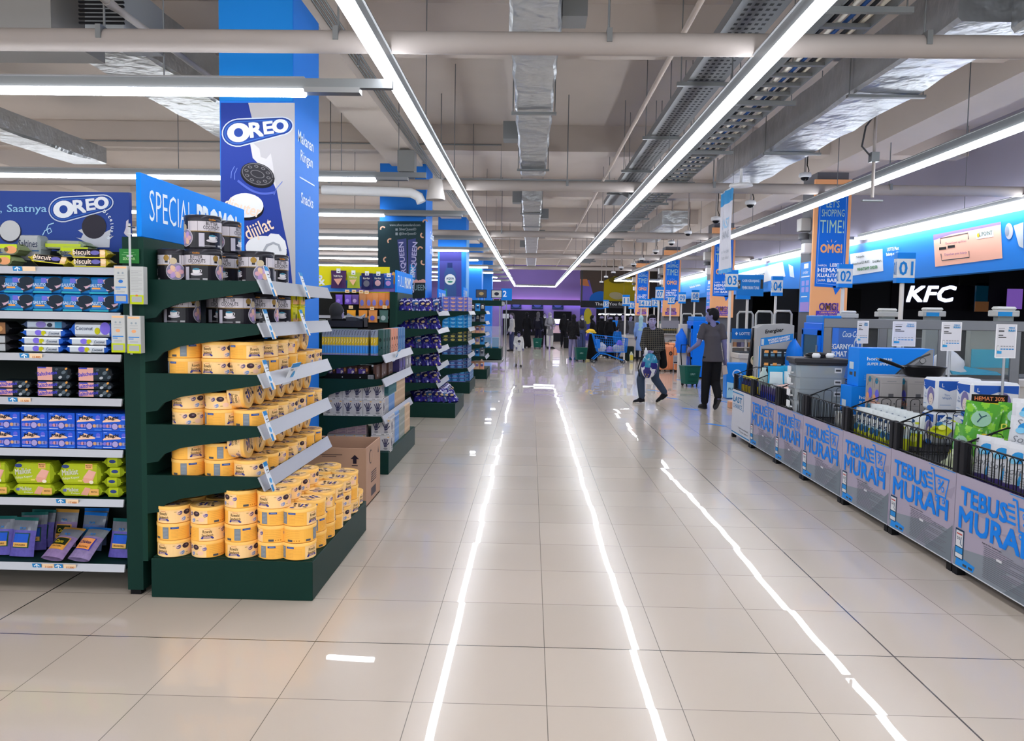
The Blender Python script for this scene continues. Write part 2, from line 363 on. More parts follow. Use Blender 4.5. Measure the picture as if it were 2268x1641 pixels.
# insulated ducts
def duct(label, x0, x1, y0, y1, z0, z1, bands=(), stub=(), m=FOIL, side=None):
    t = thing('insulated_duct', label, 'duct', ((x0+x1)/2, y0, z0), 0, 'foil wrapped ducts')
    w2 = (x1-x0)/2; L = y1-y0; h = z1-z0; n = max(3, int(L/.35)); rings = []
    rnd = random.Random(label)
    for i in range(n+1):
        y = L*i/n; q = rnd.uniform(-.018, .012); k = rnd.uniform(-.012, .012)
        rings.append([(-w2-q+.03, y, k), (w2+q-.03, y, k+rnd.uniform(-.01, .01)), (w2+q, y, .03), (w2+q, y, h), (-w2-q, y, h), (-w2-q, y, .03)])
    MB().loft(rings, m, smooth=False).build('duct_body', t)
    for y in bands:
        MB().box(-w2-.05, y-y0-.03, -.045, w2+.05, y-y0+.03, -.015, GALV).tube([(-w2-.03, y-y0, -.03), (-w2-.03, y-y0, 5.1-z0)], .007, GALV, 5).tube([(w2+.03, y-y0, -.03), (w2+.03, y-y0, 5.1-z0)], .007, GALV, 5).build('hanger_bar', t)
    for y, sd in stub:
        x = sd*w2; MB().box(min(x, x+sd*.22), y-y0-.15, .04, max(x, x+sd*.22), y-y0+.15, .3, GALV).build('duct_outlet', t)
    return t
duct('foil wrapped duct hanging in the middle of the ceiling, near piece', -.24, .23, 2.5, 14.6, 4.2, 4.62, (6.3, 10.0, 13.9), ((7.1, 1), (11.9, -1)))
duct('foil wrapped duct in the middle of the ceiling, far piece', -.26, .22, 18.0, 46, 4.2, 4.55, (20, 23), ((18.6, -1), (21.6, 1), (27, 1), (31, -1)))
duct('silver duct running away at the upper left', -4.35, -3.6, 7.17, 12.4, 3.98, 4.5, (5.2,))
duct('silver duct far left above the shelving', -8.2, -7.6, 9, 13.8, 4.15, 4.45, ())
duct('silver duct to the right of the cable ladder', 3.3, 4.0, 6.3, 14.2, 3.98, 4.42, (8.3, 11.2), (), mat('a9aeb4', .3, .8, noise=.15, nscale=4, bump=.03))
duct('wide duct section at the upper right corner', 3.7, 5.4, 2.5, 6.3, 3.9, 4.6, (4.7,))
duct('short far duct on the right above the checkouts', 3.3, 4.0, 20, 25, 3.95, 4.3, ())
t = thing('air_handling_unit', 'metal air unit with a dark louvre at the upper left corner', 'air unit', (-4.38, 7.15, 3.86))
MB().box(-1.5, -.8, 0, .45, 0, .9, mat('8f8d8b', .5, .3)).build('casing', t)
g = MB().box(.7, -.75, .05, 1.02, -.05, .45, GREY)
for i in range(11): g.box(.66+.0, -.75, .08+i*.033, 1.03, -.76-.01, .095+i*.033, BLACK)
g.build('louvre', t)
# cable trays
def tray(label, xc, wd, y0, y1, z, ladder, grp='cable trays'):
    t = thing('cable_tray', label, 'cable tray', (xc, y0, z), 0, grp); L = y1-y0; w2 = wd/2
    MB().box(-w2-.015, 0, 0, -w2, L, .09, GALV).box(w2, 0, 0, w2+.015, L, .09, GALV).build('side_rail', t)
    b = MB()
    if ladder:
        for i in range(int(L/.3)): b.box(-w2, .1+.3*i, .0, w2, .15+.3*i, .03, GALV)
        b.build('ladder_rungs', t)  # row of separate rungs between the side rails
        for i in range(5):
            rr = random.Random(i); MB().tube([(-w2*.7+i*w2*.35+rr.uniform(-.02, .02), L*k/40, .045+.01*rr.random()) for k in range(41)], .017, mat(('22242a', 'd8d4cc', '2a4a80', '2b2c30', 'c9c2b4')[i], .6), 6).build('cable', t)
    else:
        n = int(L/.1); hole = mat('3d3f42', .7)
        b.box(-w2, 0, .0, w2, L, .006, GALV)
        for i in range(min(n, 130)):
            for j in range(5): b.rect(-w2+.045+j*(wd-.06)/5, .03+i*.1, -w2+.045+j*(wd-.06)/5+.03, .075+i*.1, P((0, 0, 0), (1, 0, 0), (0, -1, 0)) if 0 else (lambda a, c, e=0: Vector((a, c, -.001))), hole)
        b.build('perforated_sheet', t)
    for k in range(int(L/2.4)):
        y = 1.2+2.4*k
        MB().box(-w2-.12, y-.02, -.05, w2+.12, y+.02, -.01, GALV).tube([(-w2-.08, y, -.03), (-w2-.08, y, 5.1-z)], .006, GALV, 5).tube([(w2+.08, y, -.03), (w2+.08, y, 5.1-z)], .006, GALV, 5).build('support_bar', t)
    return t
tray('perforated cable tray left of the right aisle light', 1.72, .34, 2, 17, 4.0, False)
tray('open cable ladder with cables right of the right aisle light', 2.32, .36, 2, 34, 3.82, True)
# crosswise tray at mid distance
t = thing('cable_tray', 'dark cable tray crossing the ceiling beyond the second pipe', 'cable tray', (0, 14.2, 3.9), 0, 'cable trays')
MB().box(-1.6, -.2, 0, 1.5, .2, .1, mat('5c6061', .5, .4)).box(-1.6, -.21, .1, 1.5, -.19, .13, GALV).add([(1.5, -.2, 0), (1.5, .2, 0), (1.9, .2, -.2), (1.9, -.2, -.2), (1.5, -.2, .1), (1.5, .2, .1), (1.9, .2, -.1), (1.9, -.2, -.1)], [(0, 3, 2, 1), (4, 5, 6, 7), (0, 4, 7, 3), (1, 2, 6, 5), (3, 7, 6, 2)], mat('5c6061', .5, .4)).build('tray_body', t)
# extractor pipe with a hooded end before the second column
t = thing('vent_pipe', 'white vent pipe with a bent hooded end before the chocolate advert column', 'pipe', (0, 12.2, 0))
MB().tube([(-3.3, 0, 3.52), (-2.2, 0, 3.5), (-1.9, 0, 3.49), (-1.78, 0, 3.43), (-1.74, 0, 3.34)], .075, WHITE, 14).build('pipe_run', t)
MB().lathe([(.07, .16), (.1, .15), (.15, -.16), (.14, -.17), (.06, -.1)], mat('c9c4c0', .5), 16, (-1.52, 0, 3.55)).build('hood', t)
for x in (-3.0, -2.1): MB().tube([(x, 0, 3.55), (x, 0, 5.15)], .007, GALV, 5).build('hanger', t)
# smoke detector disc and dome cameras
tag(MB().lathe([(.02, .25), (.02, .03), (.16, .03), (.17, 0), (.02, -.01)], WHITE, 20).build('ceiling_speaker', None, (3.0, 11.4, 3.52)), 'round white disc speaker hanging beside the right duct', 'speaker')
def cam_proto(L):
    t = thing('dome_camera', 'x', 'security camera')
    MB().tube([(0, 0, .06), (0, 0, L)], .018, PIPE, 6).build('drop_tube', t)
    MB().tube([(.05, 0, .04), (.06, 0, .12), (.03, 0, .2), (.035, 0, .5), (.02, 0, .8)], .008, BLACK, 5).build('cable', t)
    MB().lathe([(.03, .09), (.09, .07), (.1, .04), (.1, .015), (.075, 0)], WHITE, 16).build('camera_body', t)
    MB().lathe([(.07, 0), (.066, -.02), (.045, -.045), (.015, -.055)], mat('1b1c20', .12), 14).build('dome', t)
    return Kind(t)
cps = {}
CAMS = [(1768, 400, 13), (1652, 458, 14.5), (1578, 492, 15.5), (1518, 520, 20), (1482, 541, 22), (1448, 560, 24), (1418, 577, 26), (1400, 588, 28), (1373, 595, 30), (1356, 605, 33), (1340, 615, 36), (1330, 626, 39)]
for k, (px, py, d) in enumerate(CAMS):
    dx, dy = px-1175, py-692; dx, dy = dx+.016*dy, dy-.016*dx
    zc = EYE-dy/FPX*d; L = 5.15-zc; cps.setdefault(k, cam_proto(L)).put((dx/FPX*d, d, EYE-dy/FPX*d), 0, f'black dome camera on a drop pipe over the checkouts, {ORD[k+1]} nearest', 'dome cameras on drop pipes')
# sprinkler drop with coiled cable at right
t = thing('antenna_drop', 'slim hanging pipe with a looped cable right of the silver duct', 'pipe', (4.37, 10.2, 3.15))
MB().tube([(0, 0, .05), (0, 0, 2.01)], .022, PIPE, 8).box(-.13, -.03, 0, .13, .03, .02, GALV).box(-.05, -.05, .5, .05, .05, .62, GALV).build('drop_tube', t)
MB().tube([(.02, 0, 1.15), (-.12, 0, .95), (-.16, 0, .7), (-.05, 0, .58), (.05, 0, .6)], .012, DKGREY, 6).build('cable', t)
# ================================================================ advert columns and banners
def oreo_logo(b, fn, cx, cy2, w, rot=.12, c=.002):
    """biscuit maker's logo plate: outlined rounded plate with chunky white letters"""
    k = w/150
    def pt(a, q): return (cx+(a*math.cos(rot)-q*math.sin(rot))*k, cy2+(a*math.sin(rot)+q*math.cos(rot))*k)
    def plate(g, m, cc):
        q = []
        for i in range(13): t = math.pi/2+math.pi*i/12; q.append(pt(-42+(33+g)*math.cos(t), -2+(27+g)*math.sin(t)))
        for i in range(13): t = -math.pi/2+math.pi*i/12; q.append(pt(50+(25+g)*math.cos(t), 1+(17+g)*math.sin(t)))
        b.poly(q, fn, m, cc)
    plate(4, mat('c9d4e4'), c); plate(1.5, mat('24408c'), c+.0006); plate(-2, mat('3a6cc0'), c+.0012); plate(-4, mat('2a4796'), c+.0018)
    WH = mat('dfe4ec')
    def ring(a, q, r1, r2, r3, r4): b.ell(*pt(a, q), r1*k, r2*k, fn, WH, c+.0026, 20, rot); b.ell(*pt(a, q), r3*k, r4*k, fn, mat('2a4796'), c+.0034, 16, rot)
    ring(-42, -2, 25, 21, 10, 10)
    b.text('R', *pt(-3, 0), 33*k, fn, WH, c+.003, .06, 0, 30*k, rot); b.text('E', *pt(24, 1), 28*k, fn, WH, c+.003, .06, 0, 22*k, rot)
    ring(50, 1.5, 18, 15, 8, 8)
def cookie(b, fn, cx, cy2, rx_, ry, rot=0, c=.004):
    b.ell(cx, cy2-ry*.16, rx_, ry, fn, mat('1d1c20'), c, 24, rot); b.ell(cx, cy2, rx_*.97, ry*.97, fn, mat('35343a'), c+.001, 24, rot)
    G = mat('77757a'); ca, sa = math.cos(rot), math.sin(rot)
    def q(a, d): return (cx+a*rx_*ca-d*ry*sa, cy2+a*rx_*sa+d*ry*ca)
    for k in range(10):
        t = 2*math.pi*k/10; b.ell(*q(.66*math.cos(t), .66*math.sin(t)), rx_*.13, ry*.12, fn, G, c+.002, 8, rot); b.ell(*q(.66*math.cos(t), .66*math.sin(t)), rx_*.08, ry*.07, fn, mat('35343a'), c+.003, 8, rot)
    b.stroke([q(.88*math.cos(.2*i), .88*math.sin(.2*i)) for i in range(33)], rx_*.035, fn, G, c+.002)
    b.ell(*q(0, 0), rx_*.42, ry*.32, fn, G, c+.002, 16, rot); b.ell(*q(0, 0), rx_*.37, ry*.27, fn, mat('35343a'), c+.003, 16, rot)
NAVY = mat('2a3f94', .45); DRIP = mat('b9b7bb', .5); CREAM = mat('e6e8ec', .45); BROWNL = mat('f3d9c4', .5)
t = thing('advert_cladding', 'blue column cladding with chocolate biscuit advert on its front', 'advertising column', (-2.42, 6.83, 0))
def kid(b, name, t):
    o = b.build(name, t); o.matrix_parent_inverse = Matrix.Translation(-t.location); return o
b = MB().box(-2.745, 6.82, 0, -2.095, 7.62, 4.4, COLBLUE).box(-2.745, 6.815, 3.45, -2.1, 6.82, 4.36, mat('1f7fd0', .5)); kid(b, 'cladding', t)
f = AY(6.815); b = MB()
b.poly([(489, -228), (653, -228), (655, -700), (491, -700)], f, NAVY, .002)
b.poly([(550, -228), (653, -228), (655, -700), (651, -660), (641, -560), (628, -500), (613, -420), (603, -400), (585, -380), (566, -350), (558, -320), (565, -290)], f, DRIP, .003)
b.poly([(553, -310), (575, -330), (578, -348), (590, -352), (600, -340), (604, -360), (612, -420), (597, -385), (575, -365), (560, -350)], f, mat('cfcdd0'), .004)
oreo_logo(b, f, 571, -287, 152, .12, .005)
for (x0, y0, x1, y1) in ((512, -395, 520, -368), (520, -398, 526, -372), (607, -432, 626, -402)):
    b.stroke([(x0, y0), ((x0+x1)/2-3, (y0+y1)/2), (x1, y1)], 1.5, f, mat('6f86d6'), .005)
b.stroke([(527+3.0*i, -400-14*math.sin(i/28*3.1)-.9*i) for i in range(29)], 5, f, mat('5468c4'), .005)
cookie(b, f, 571, -386, 39, 25, -.32, .006)
b.ell(545, -462, 40, 26, f, mat('17161c'), .005, 24, -.05); b.ell(544, -455, 40, 27, f, CREAM, .006, 24, -.05)
b.text('diputer', 538, -463, 34, f, BROWNL, .008, .015, 0, 84, -.28)
b.text('dijilat', 575, -510, 40, f, BROWNL, .008, .01, 0, 64, .42)
b.ell(598, -560, 40, 30, f, mat('17161c'), .005, 24, -.3); b.ell(590, -553, 46, 30, f, CREAM, .006, 26, -.2); b.poly([(590, -528), (600, -517), (618, -519), (632, -534), (636, -552), (600, -545)], f, CREAM, .007); b.stroke([(585, -556), (592, -543), (606, -538), (618, -543), (622, -556)], 5, f, mat('a9adb6'), .009)
kid(b, 'poster', t)
f = AXR(-2.095); b = MB()
for s, x, y, h, wd in (('Makanan', 677, -313, 25, 34), ('Ringan', 679, -356, 30, 27), ('Snacks', 680, -444, 24, 27)):
    # lettering painted level on the receding side face
    yc = at(x, -y, x=-2.095).y; zc = at(x, -y, x=-2.095).z; wy = abs(at(x+wd/2, -y, x=-2.095).y-at(x-wd/2, -y, x=-2.095).y)
    b.text(s, 0, 0, h*yc/FPX, PR(-2.095, yc, zc), mat('dcecff'), .003, .012, 0, wy)
yc = at(680, 402, x=-2.095); b.rect(-.24, -.006, .24, .006, PR(-2.095, yc.y, yc.z), mat('dcecff'), .003)
kid(b, 'lettering', t)
# chocolate advert column
t = thing('advert_cladding', 'column panel with dark green chocolate bar advert and falling cashews', 'advertising column', (-2.5, 15.2, 0))
kid(MB().box(-2.98, 15.2, 0, -2.08, 16.2, 4.5, COLBLUE), 'cladding', t)
f = AY(15.2); DG = mat('263a40', .5); b = MB(); b.rect(837, -690, 942, -490, f, DG, .004)
b.rect(836, -417, 975, -402, f, mat('3b9cf0'), .004)
LG = mat('8f9aa0')
b.text('www.silverqueenland.com', 897, -499, 7, f, LG, .008, .02, 0, 68); b.text('SilverQueenID', 903, -508, 7, f, LG, .008, .02, 0, 38); b.text('@SilverQueenID', 903, -518, 7, f, LG, .008, .02, 0, 38)
b.rect(876, -511, 881, -506, f, LG, .008); b.rect(876, -521, 881, -515, f, LG, .008)
for x0, x1, s, r in ((880, 900, 'SILVERQUEEN', 1.66), (904, 921, 'SILVERQUEEN', 1.5)):
    b.poly([(x0, -531), (x1, -528), (x1+3, -660), (x0+12 if x0 < 900 else x0, -660)], f, mat('41497f'), .006); b.text(s, (x0+x1)/2+4, -592, 13, f, mat('b9b6e0'), .009, .03, 0, 112, r)
b.poly([(908, -585), (921, -590), (918, -650), (903, -650)], f, mat('1f7ec0'), .0075); b.text('CASHEW', 912, -617, 8, f, mat('d8ecff'), .01, .03, 0, 50, 1.5)
for x, y, r in ((848, 507, .5), (950-8, 492, .2), (864, 534, 1), (955-18, 521, 2), (931, 552, .3), (855, 575, 1.5), (938, 581, 2.2)):
    b.stroke([(x+5*math.cos(r+.5*i), -y+5*math.sin(r+.5*i)) for i in range(7)], 3, f, mat('d9a98f'), .008)
for x, r in ((915, 4), (922, 5), (930, 4), (955-18, 6)): b.ell(x, -624, r, r, f, mat('d9a3a0'), .008, 10)
b.rect(905, -690, 942, -626, f, mat('1e2b33'), .0085); b.text('QUEEN', 926, -638, 15, f, mat('7f9aa8'), .011, .005, 0, 37)
kid(b, 'poster', t)
f = AXR(-2.08); b = MB(); p_ = at(956, 560, x=-2.08); b.text('Snacks', 0, 0, .16, PR(-2.08, p_.y, 2.9), mat('cfe4ff'), .004, .01, 0, .6); b.text('Coklat', 0, 0, .16, PR(-2.08, p_.y, 3.2), mat('cfe4ff'), .004, .01, 0, .6); kid(b, 'lettering', t)
# water advert column
t = thing('advert_cladding', 'column panel with violet poster of a water bottle and round label', 'advertising column', (-2.5, 23.6, 0))
kid(MB().box(-2.85, 23.6, 0, -2.0, 24.6, 4.5, COLBLUE), 'cladding', t)
f = AY(23.6); b = MB(); b.rect(974, -660, 1022, -578, f, mat('4a4d98', .5), .004); b.rect(974, -578, 1022, -555, f, mat('3b3a7e'), .004)
b.poly([(990, -584), (1002, -584), (1003, -594), (1010, -605), (1011, -660), (984, -660), (984, -605), (989, -594)], f, mat('3c5c96', .4), .006)
b.rect(991, -593, 1002, -582, f, mat('2b376e'), .007); b.ell(997, -619, 12, 12, f, CREAM, .008, 20); b.ell(997, -619, 10.5, 10.5, f, mat('e9f2f4'), .009, 20); b.text('AQUA', 997, -617, 6, f, mat('2c4f8a'), .011, .03, 0, 17); b.ell(997, -624, 6, 2, f, mat('2f8a7a'), .011, 10)
b.rect(984, -660, 990, -640, f, mat('2f8a8a'), .0085); kid(b, 'poster', t)
kid(MB().box(-2.0, 23.62, .5, -1.98, 24.6, 4.0, mat('5a9bd6', .5)), 'side_strip', t)
for y, i in ((32.1, 3), (40.5, 4)):
    t = thing('advert_cladding', f'plain blue column cladding, {ORD[i+1]} column from the camera on the left', 'advertising column', (-2.5, y, 0)); kid(MB().box(-2.85, y, 0, -2.05, y+.9, 4.5, COLBLUE), 'cladding', t)
# green "OMG" columns at the checkouts
ORANGE = mat('f4b07a', .5); OMGB = mat('1c6fd8', .45)
def omg_column(k, y):
    t = thing('advert_cladding', f'peach checkout column with blue shopping poster, {ORD[k]} from the camera', 'advertising column', (5.8, y, 0), 0, 'checkout advert columns')
    MB().box(-.37, -.08, 1.6, .33, -.02, 4.3, ORANGE).build('peach_panel', t)
    f = P((-.02, -.08, 0)); b = MB(); W = mat('f2f6fb')
    b.poly([(-.29, 2.25), (.28, 2.22), (.29, 4.05), (-.27, 4.05)], f, OMGB, .006); b.poly([(.06, 2.26), (.24, 2.26), (.12, 2.09)], f, OMGB, .006)
    for p0, p1 in (((-.25, 2.31), (-.24, 4.0)), ((.25, 2.28), (.255, 4.0)), ((-.25, 2.31), (.25, 2.28))): b.stroke([p0, p1], .006, f, mat('a9d2ff'), .008)
    SC = mat('b9e0c8'); kx = .82
    b.text("LET'S", 0, 3.83, .13, f, SC, .01, -.004, 0, .3*kx); b.text('SHOPPING', .01, 3.66, .135, f, SC, .01, -.004, 0, .44*kx+.07); b.text('TIME!', .0, 3.4, .25, f, SC, .01, -.004, 0, .46)
    b.text('OMG!', 0, 2.98, .17, f, ORANGE, .012, .05, 0, .42); b.stroke([(0, 3.1), (0, 3.15)], .012, f, ORANGE, .01); b.stroke([(-.06, 3.1), (-.09, 3.13)], .008, f, W, .01); b.stroke([(.06, 3.1), (.09, 3.13)], .008, f, W, .01)
    b.text('HARGA', -.15, 2.655, .04, f, W, .01, .01, 0, .16); b.text('LEBIH', .1, 2.665, .065, f, W, .01, .05, 0, .22)
    b.text('HEMAT', -.03, 2.565, .085, f, W, .01, .05, 0, .42); b.text('KUALITAS', -.02, 2.465, .07, f, W, .01, .05, 0, .44); b.text('SAMA', -.16, 2.37, .05, f, W, .01, .01, 0, .15); b.text('BAIK', .06, 2.37, .07, f, W, .01, .05, 0, .22)
    PUR = mat('5a43b8')
    b.text('OMG!', .0, 1.86, .15, f, PUR, .008, .09, 0, .37); b.text('OMG!', .0, 1.86, .13, f, ORANGE, .01, .02, 0, .34)
    b.rect(-.24, 1.66, .22, 1.78, f, PUR, .01); b.text('LEBIH HEMAT', -.0, 1.745, .035, f, ORANGE, .013, .02, 0, .34); b.text('KUALITAS TERJAMIN', -.0, 1.69, .035, f, ORANGE, .013, .02, 0, .42)
    b.build('poster', t)
    # blue info poster and switch gear on the dark side face
    b = MB(); f = PL(-.305, .76, 0)
    b.rect(.05, 1.75, .65, 2.75, f, mat('3b8fe6', .5), .01); b.rect(.25, 2.62, .5, 2.72, f, W, .013); b.rect(.1, 1.76, .6, 1.95, f, mat('a58fd8'), .012)
    for i in range(2):
        for j in range(2): b.rect(.15+.24*i, 2.15+.13*j, .32+.24*i, 2.25+.13*j, f, mat('9f9ce6'), .013)
    b.text('order', .35, 2.55, .07, f, W, .013, 0, 0, .3); b.rect(.12, 2.45, .58, 2.47, f, W, .013); b.rect(.15, 2.05, .5, 2.07, f, W, .013)
    b.build('info_poster', t)
    b = MB(); b.box(-.5, .25, 3.35, -.3, .5, 3.6, mat('b9b8b6', .5), .01).lathe([(.1, -.06), (.1, .05), (.06, .06)], mat('55565a', .3), 14, (-.42, .3, 3.25)).box(-.47, .12, 2.9, -.3, .3, 3.1, WHITE, .02)
    b.build('emergency_light', t)
for k, y in enumerate(LY[1:]): omg_column(k+1, y)
# ================================================================ shelving
GREEN = mat('10302a', .5, spec=.12, noise=.08, nscale=3); GREEN2 = mat('15382f', .5, spec=.12); RAIL = mat('a9abb2', .35, .35); SHADOW = mat('17201f', .6)
TAGB = mat('2a86c8', .5); TAGC = mat('f3d7b4', .5)
def price_tag(f, x, w=.13, h=.04, price=None):
    """shelf talker: blue arrow field and cream price field"""
    b = MB(); W = mat('e6f2fb')
    b.rect(x, -h/2, x+w*.4, h/2, f, TAGB, .002); b.stroke([(x+w*.2, -h*.42), (x+w*.2, h*.35)], .006, f, W, .003); b.stroke([(x+w*.08, h*.1), (x+w*.2, h*.4), (x+w*.32, h*.1)], .006, f, W, .003)
    b.poly([(x+w*.4, -h/2), (x+w*.96, -h/2), (x+w, h/2), (x+w*.44, h/2)], f, TAGC, .002)
    if price: b.text(price, x+w*.72, 0, h*.35, f, mat('c8702a'), .003, .02, .2, w*.36)
    return b
def gondola(label, x0, x1, yf, depth, zs, ztop, cat='shelving', tags={}, lip=.042, base=False):
    t = thing('gondola_shelving', label, cat, (x1, yf, 0))
    w = x1-x0
    MB().box(-w, depth-.02, .1, 0, depth+.02, ztop, SHADOW).build('back_panel', t)  # near-black board, darker than the green shelf parts
    MB().box(-w, depth+.03, .1, 0, 2*depth, .2, GREEN).box(-w, depth+.03, 1.0, 0, 2*depth, 1.03, GREEN).box(-w, depth+.03, 1.5, 0, 2*depth-.05, 1.53, GREEN).build('rear_shelves', t)
    for q in (-w, -w/2):
        MB().box(q-.03, depth-.05, 0, q+.03, depth+.05, ztop, GREEN).build('upright', t)
    for k, z in enumerate(zs):
        s = MB().box(-w, 0.012, z-.03, -.005, depth-.03, z-.004, GREEN).build('shelf', t)
        r = MB().loft([[(x, .012, z-.004), (x, .0, z), (x, -.012, z-lip), (x, .0, z-lip)] for x in (-w, -.005)], RAIL, smooth=False).build('price_rail', s)
        for q, pr in tags.get(k, ()):
            price_tag(P((0, -.007, z-lip/2), (1, 0, 0), Vector((0, -.27, 1))), q-x1, price=pr).build('price_tag', s)
    return t
tx = lambda px: at(px, 900, y=4.28).x
GZ = [1.864, 1.613, 1.379, 1.129, .837, .553, .176]
gondola('long biscuit shelving at the left edge below the blue advert banner', -4.6, -2.29, 4.285, .44, GZ, 1.98,
        tags={0: [(tx(38), None)], 2: [(tx(48), '12.400')], 3: [(tx(20), '11.500')], 5: [(tx(121), '17.400')], 6: [(tx(64), '7.500'), (tx(112), '11.500')]})
def endcap(label, x0, xs, xb, y0, y1, zs, ztop, base=.225, cards={}, rail=.06, sign=None):
    """aisle end display: tall back board, plinth, bracketed shelves with sloped price rails"""
    t = thing('end_display_shelving', label, 'shelving', (x0, y0, 0)); D = y1-y0
    MB().box(-.12, 0, .03, -.03, D, ztop, GREEN).box(-.03, .0, .2, .0, D, ztop, GREEN2).box(-.11, .01, 0, -.05, .07, .03, BLACK).box(-.11, D-.07, 0, -.05, D-.01, .03, BLACK).build('back_board', t)
    MB().box(.03, -.03, 0, xb-x0, D, base, GREEN, .004).box(.03, .0, base, xb-x0-.01, D-.01, base+.003, GREEN2).build('plinth', t)
    for k, z in enumerate(zs):
        w = xs-x0
        s = MB(); s.box(0, 0.02, z-.03, w-.01, D-.02, z, GREEN)
        for y in (0, D-.018):
            q = [(0, z+.012), (w, z+.012), (w, z-.045), (.3*w, z-.12), (.16*w, z-.155), (.1*w, z-.2), (0, z-.21)]
            s.slab(q, lambda a, b_, c: Vector((a, y+c, b_)), 0, .018, GREEN)
        s = s.build('shelf', t)
        MB().loft([[(w-.005, y, z+.015), (w+.004, y, z+.02), (w+.04, y, z-rail), (w+.03, y, z-rail)] for y in (-.03, D+.03)], RAIL, smooth=False).build('price_rail', s)
        for y, z2, kind in cards.get(k, ()):
            f = P((w+.045, y, z), (0, 1, 0), Vector((.5, 0, 1)) if kind else Vector((-.35, 0, 1))); W = mat('dfe6ee'); b = MB()
            if kind: b.slab([(-.05, -.09), (.12, -.09), (.12, .06), (-.05, .06)], f, 0, .002, W); b.rect(-.05, .03, .12, .06, f, TAGB, .004); b.ell(.06, -.03, .03, .035, f, mat('4f9fd8'), .004, 14); b.text('39.500', -.005, .015, .014, f, DKGREY, .004, .02)
            else: b.slab([(-.03, -.075), (.03, -.075), (.022, .02), (.03, .1), (-.03, .1), (-.036, .02)], f, 0, .002, W); b.rect(-.028, .075, .028, .1, f, TAGB, .004); b.rect(-.02, .05, .012, .055, f, DKGREY, .004); b.rect(-.02, .035, .02, .038, f, DKGREY, .004); b.ell(-.005, -.01, .016, .016, f, mat('4f9fd8'), .004, 12); b.rect(-.03, -.075, .0, -.035, f, TAGB, .004); b.rect(0, -.075, .03, -.035, f, TAGC, .004)
            b.build('price_card', s)
    return t
Z1 = [1.79, 1.55, 1.265, .975, .685]
endcap('green end display in front holding yellow biscuit tins under the special promo sign', -2.16, -1.512, -1.207, 4.285, 5.69, Z1, 2.035,
       cards={0: [(.06, 0, 0), (.72, 0, 0)], 1: [(.04, 0, 0), (.72, 0, 0)], 2: [(.03, 0, 0), (.42, 0, 1)], 3: [(.03, 0, 0)], 4: [(.03, 0, 0)]})
Z2 = [1.185, .945, .57]
endcap('low green end display with stacked glove boxes behind the tin display', -2.12, -1.475, -1.405, 7.7, 9.45, Z2, 1.46, cards={0: [(.55, 0, 1)]})
Z3 = [1.64, 1.362, 1.063, .79, .523]
endcap('green end display full of shiny violet snack bags', -2.06, -1.445, -1.147, 11.93, 13.45, Z3, 1.93)
Z4 = [1.648, 1.313, 1.041, .768, .494]
endcap('green end display stacked with blue boxes beyond the violet bags', -1.85, -1.255, -1.208, 15.56, 17.1, Z4, 1.75)
Z5 = [1.66, 1.4, 1.12, .84, .55]
endcap('far green end display with mixed small bags beyond the blue boxes', -1.66, -1.11, -1.055, 19.0, 20.4, Z5, 1.9)
gondola('low shelving run hidden behind the tin display', -6, -2.3, 7.72, .8, [.95, .5, .2], 1.44)
gondola('shelving run with hanging snack bags below a yellow header', -7.5, -2.2, 11.98, .55, [1.56, 1.2, .8, .4], 1.9)
gondola('shelving run behind the violet bag display', -7, -3.1, 15.6, .7, [1.5, 1.0, .5], 1.7)
gondola('far shelving run behind the blue box display', -7, -1.8, 19.05, .7, [1.5, 1.0, .5], 1.8)
# promo signs on top of the end displays
def promo(label, x, y0, y1, z0, z1, s1, s2, thick=.028, tilt=0):
    t = thing('promo_sign', label, 'sign', (x, y0, z0)); D = y1-y0; h = z1-z0
    MB().box(-thick, 0, 0, 0, D, h, mat('1488f0', .6), .003).build('board', t)
    W = mat('e9f4ff'); f = PR(0, 0, 0); b = MB()
    b.text(s1, D*.24, h*.53, h*.5, f, W, .002, -.008, 0, D*.36); b.text(s2, D*.68, h*.52, h*.56, f, W, .002, .05, 0, D*.44)
    b.build('lettering', t)
    return t
promo('large blue special promo sign above the black tins', -2.17, 4.285, 5.84, 2.037, 2.39, 'SPECIAL', 'PROMO!')
promo('small blue full promo sign on the violet bag display', -2.07, 11.93, 13.5, 1.932, 2.27, 'FULL', 'PROMO')
promo('small blue sign on the blue box display', -1.86, 15.56, 16.9, 1.752, 2.1, 'FULL', 'PROMO')
promo('tiny blue sign on the far mixed bag display', -1.66, 19, 20.2, 1.91, 2.25, 'FULL', 'PROMO')
# advert banner over the left shelving
t = thing('advert_banner', 'dark blue biscuit advert banner on top of the left shelving', 'banner', (-3.2, 4.74, 1.98))
f = AY(4.735); NB = mat('2b4590', .4); b = MB().box(-4.6, 4.735, 1.93, -2.47, 4.765, 2.345, NB); kid(b, 'board', t)
b = MB(); b.text('Saatnya', 60, -464, 22, f, mat('8fc0e4'), .003, .01, 0, 88); oreo_logo(b, f, 180, -457, 138, .13, .003); b.text(',', 3, -470, 7, f, mat('8fc0e4'), .003)
b.ell(23, -513, 25, 25, f, mat('2a2a3c'), .003, 24); b.ell(23, -511, 23, 23, f, mat('c3c5c8'), .004, 24)
b.poly([(173, -510), (185, -518), (180, -528), (169, -526), (190, -536), (200, -548), (243, -548), (244, -530), (253, -522), (243, -525), (247, -507), (232, -515), (210, -500)], f, mat('bfc3cc'), .003); b.ell(209, -502, 27, 27, f, mat('34323c'), .004, 26)
b.stroke([(95, -521), (100, -511), (112, -505), (115, -513), (108, -518), (104, -508), (108, -498), (120, -494)], 2.2, f, mat('a9d4f2'), .003)
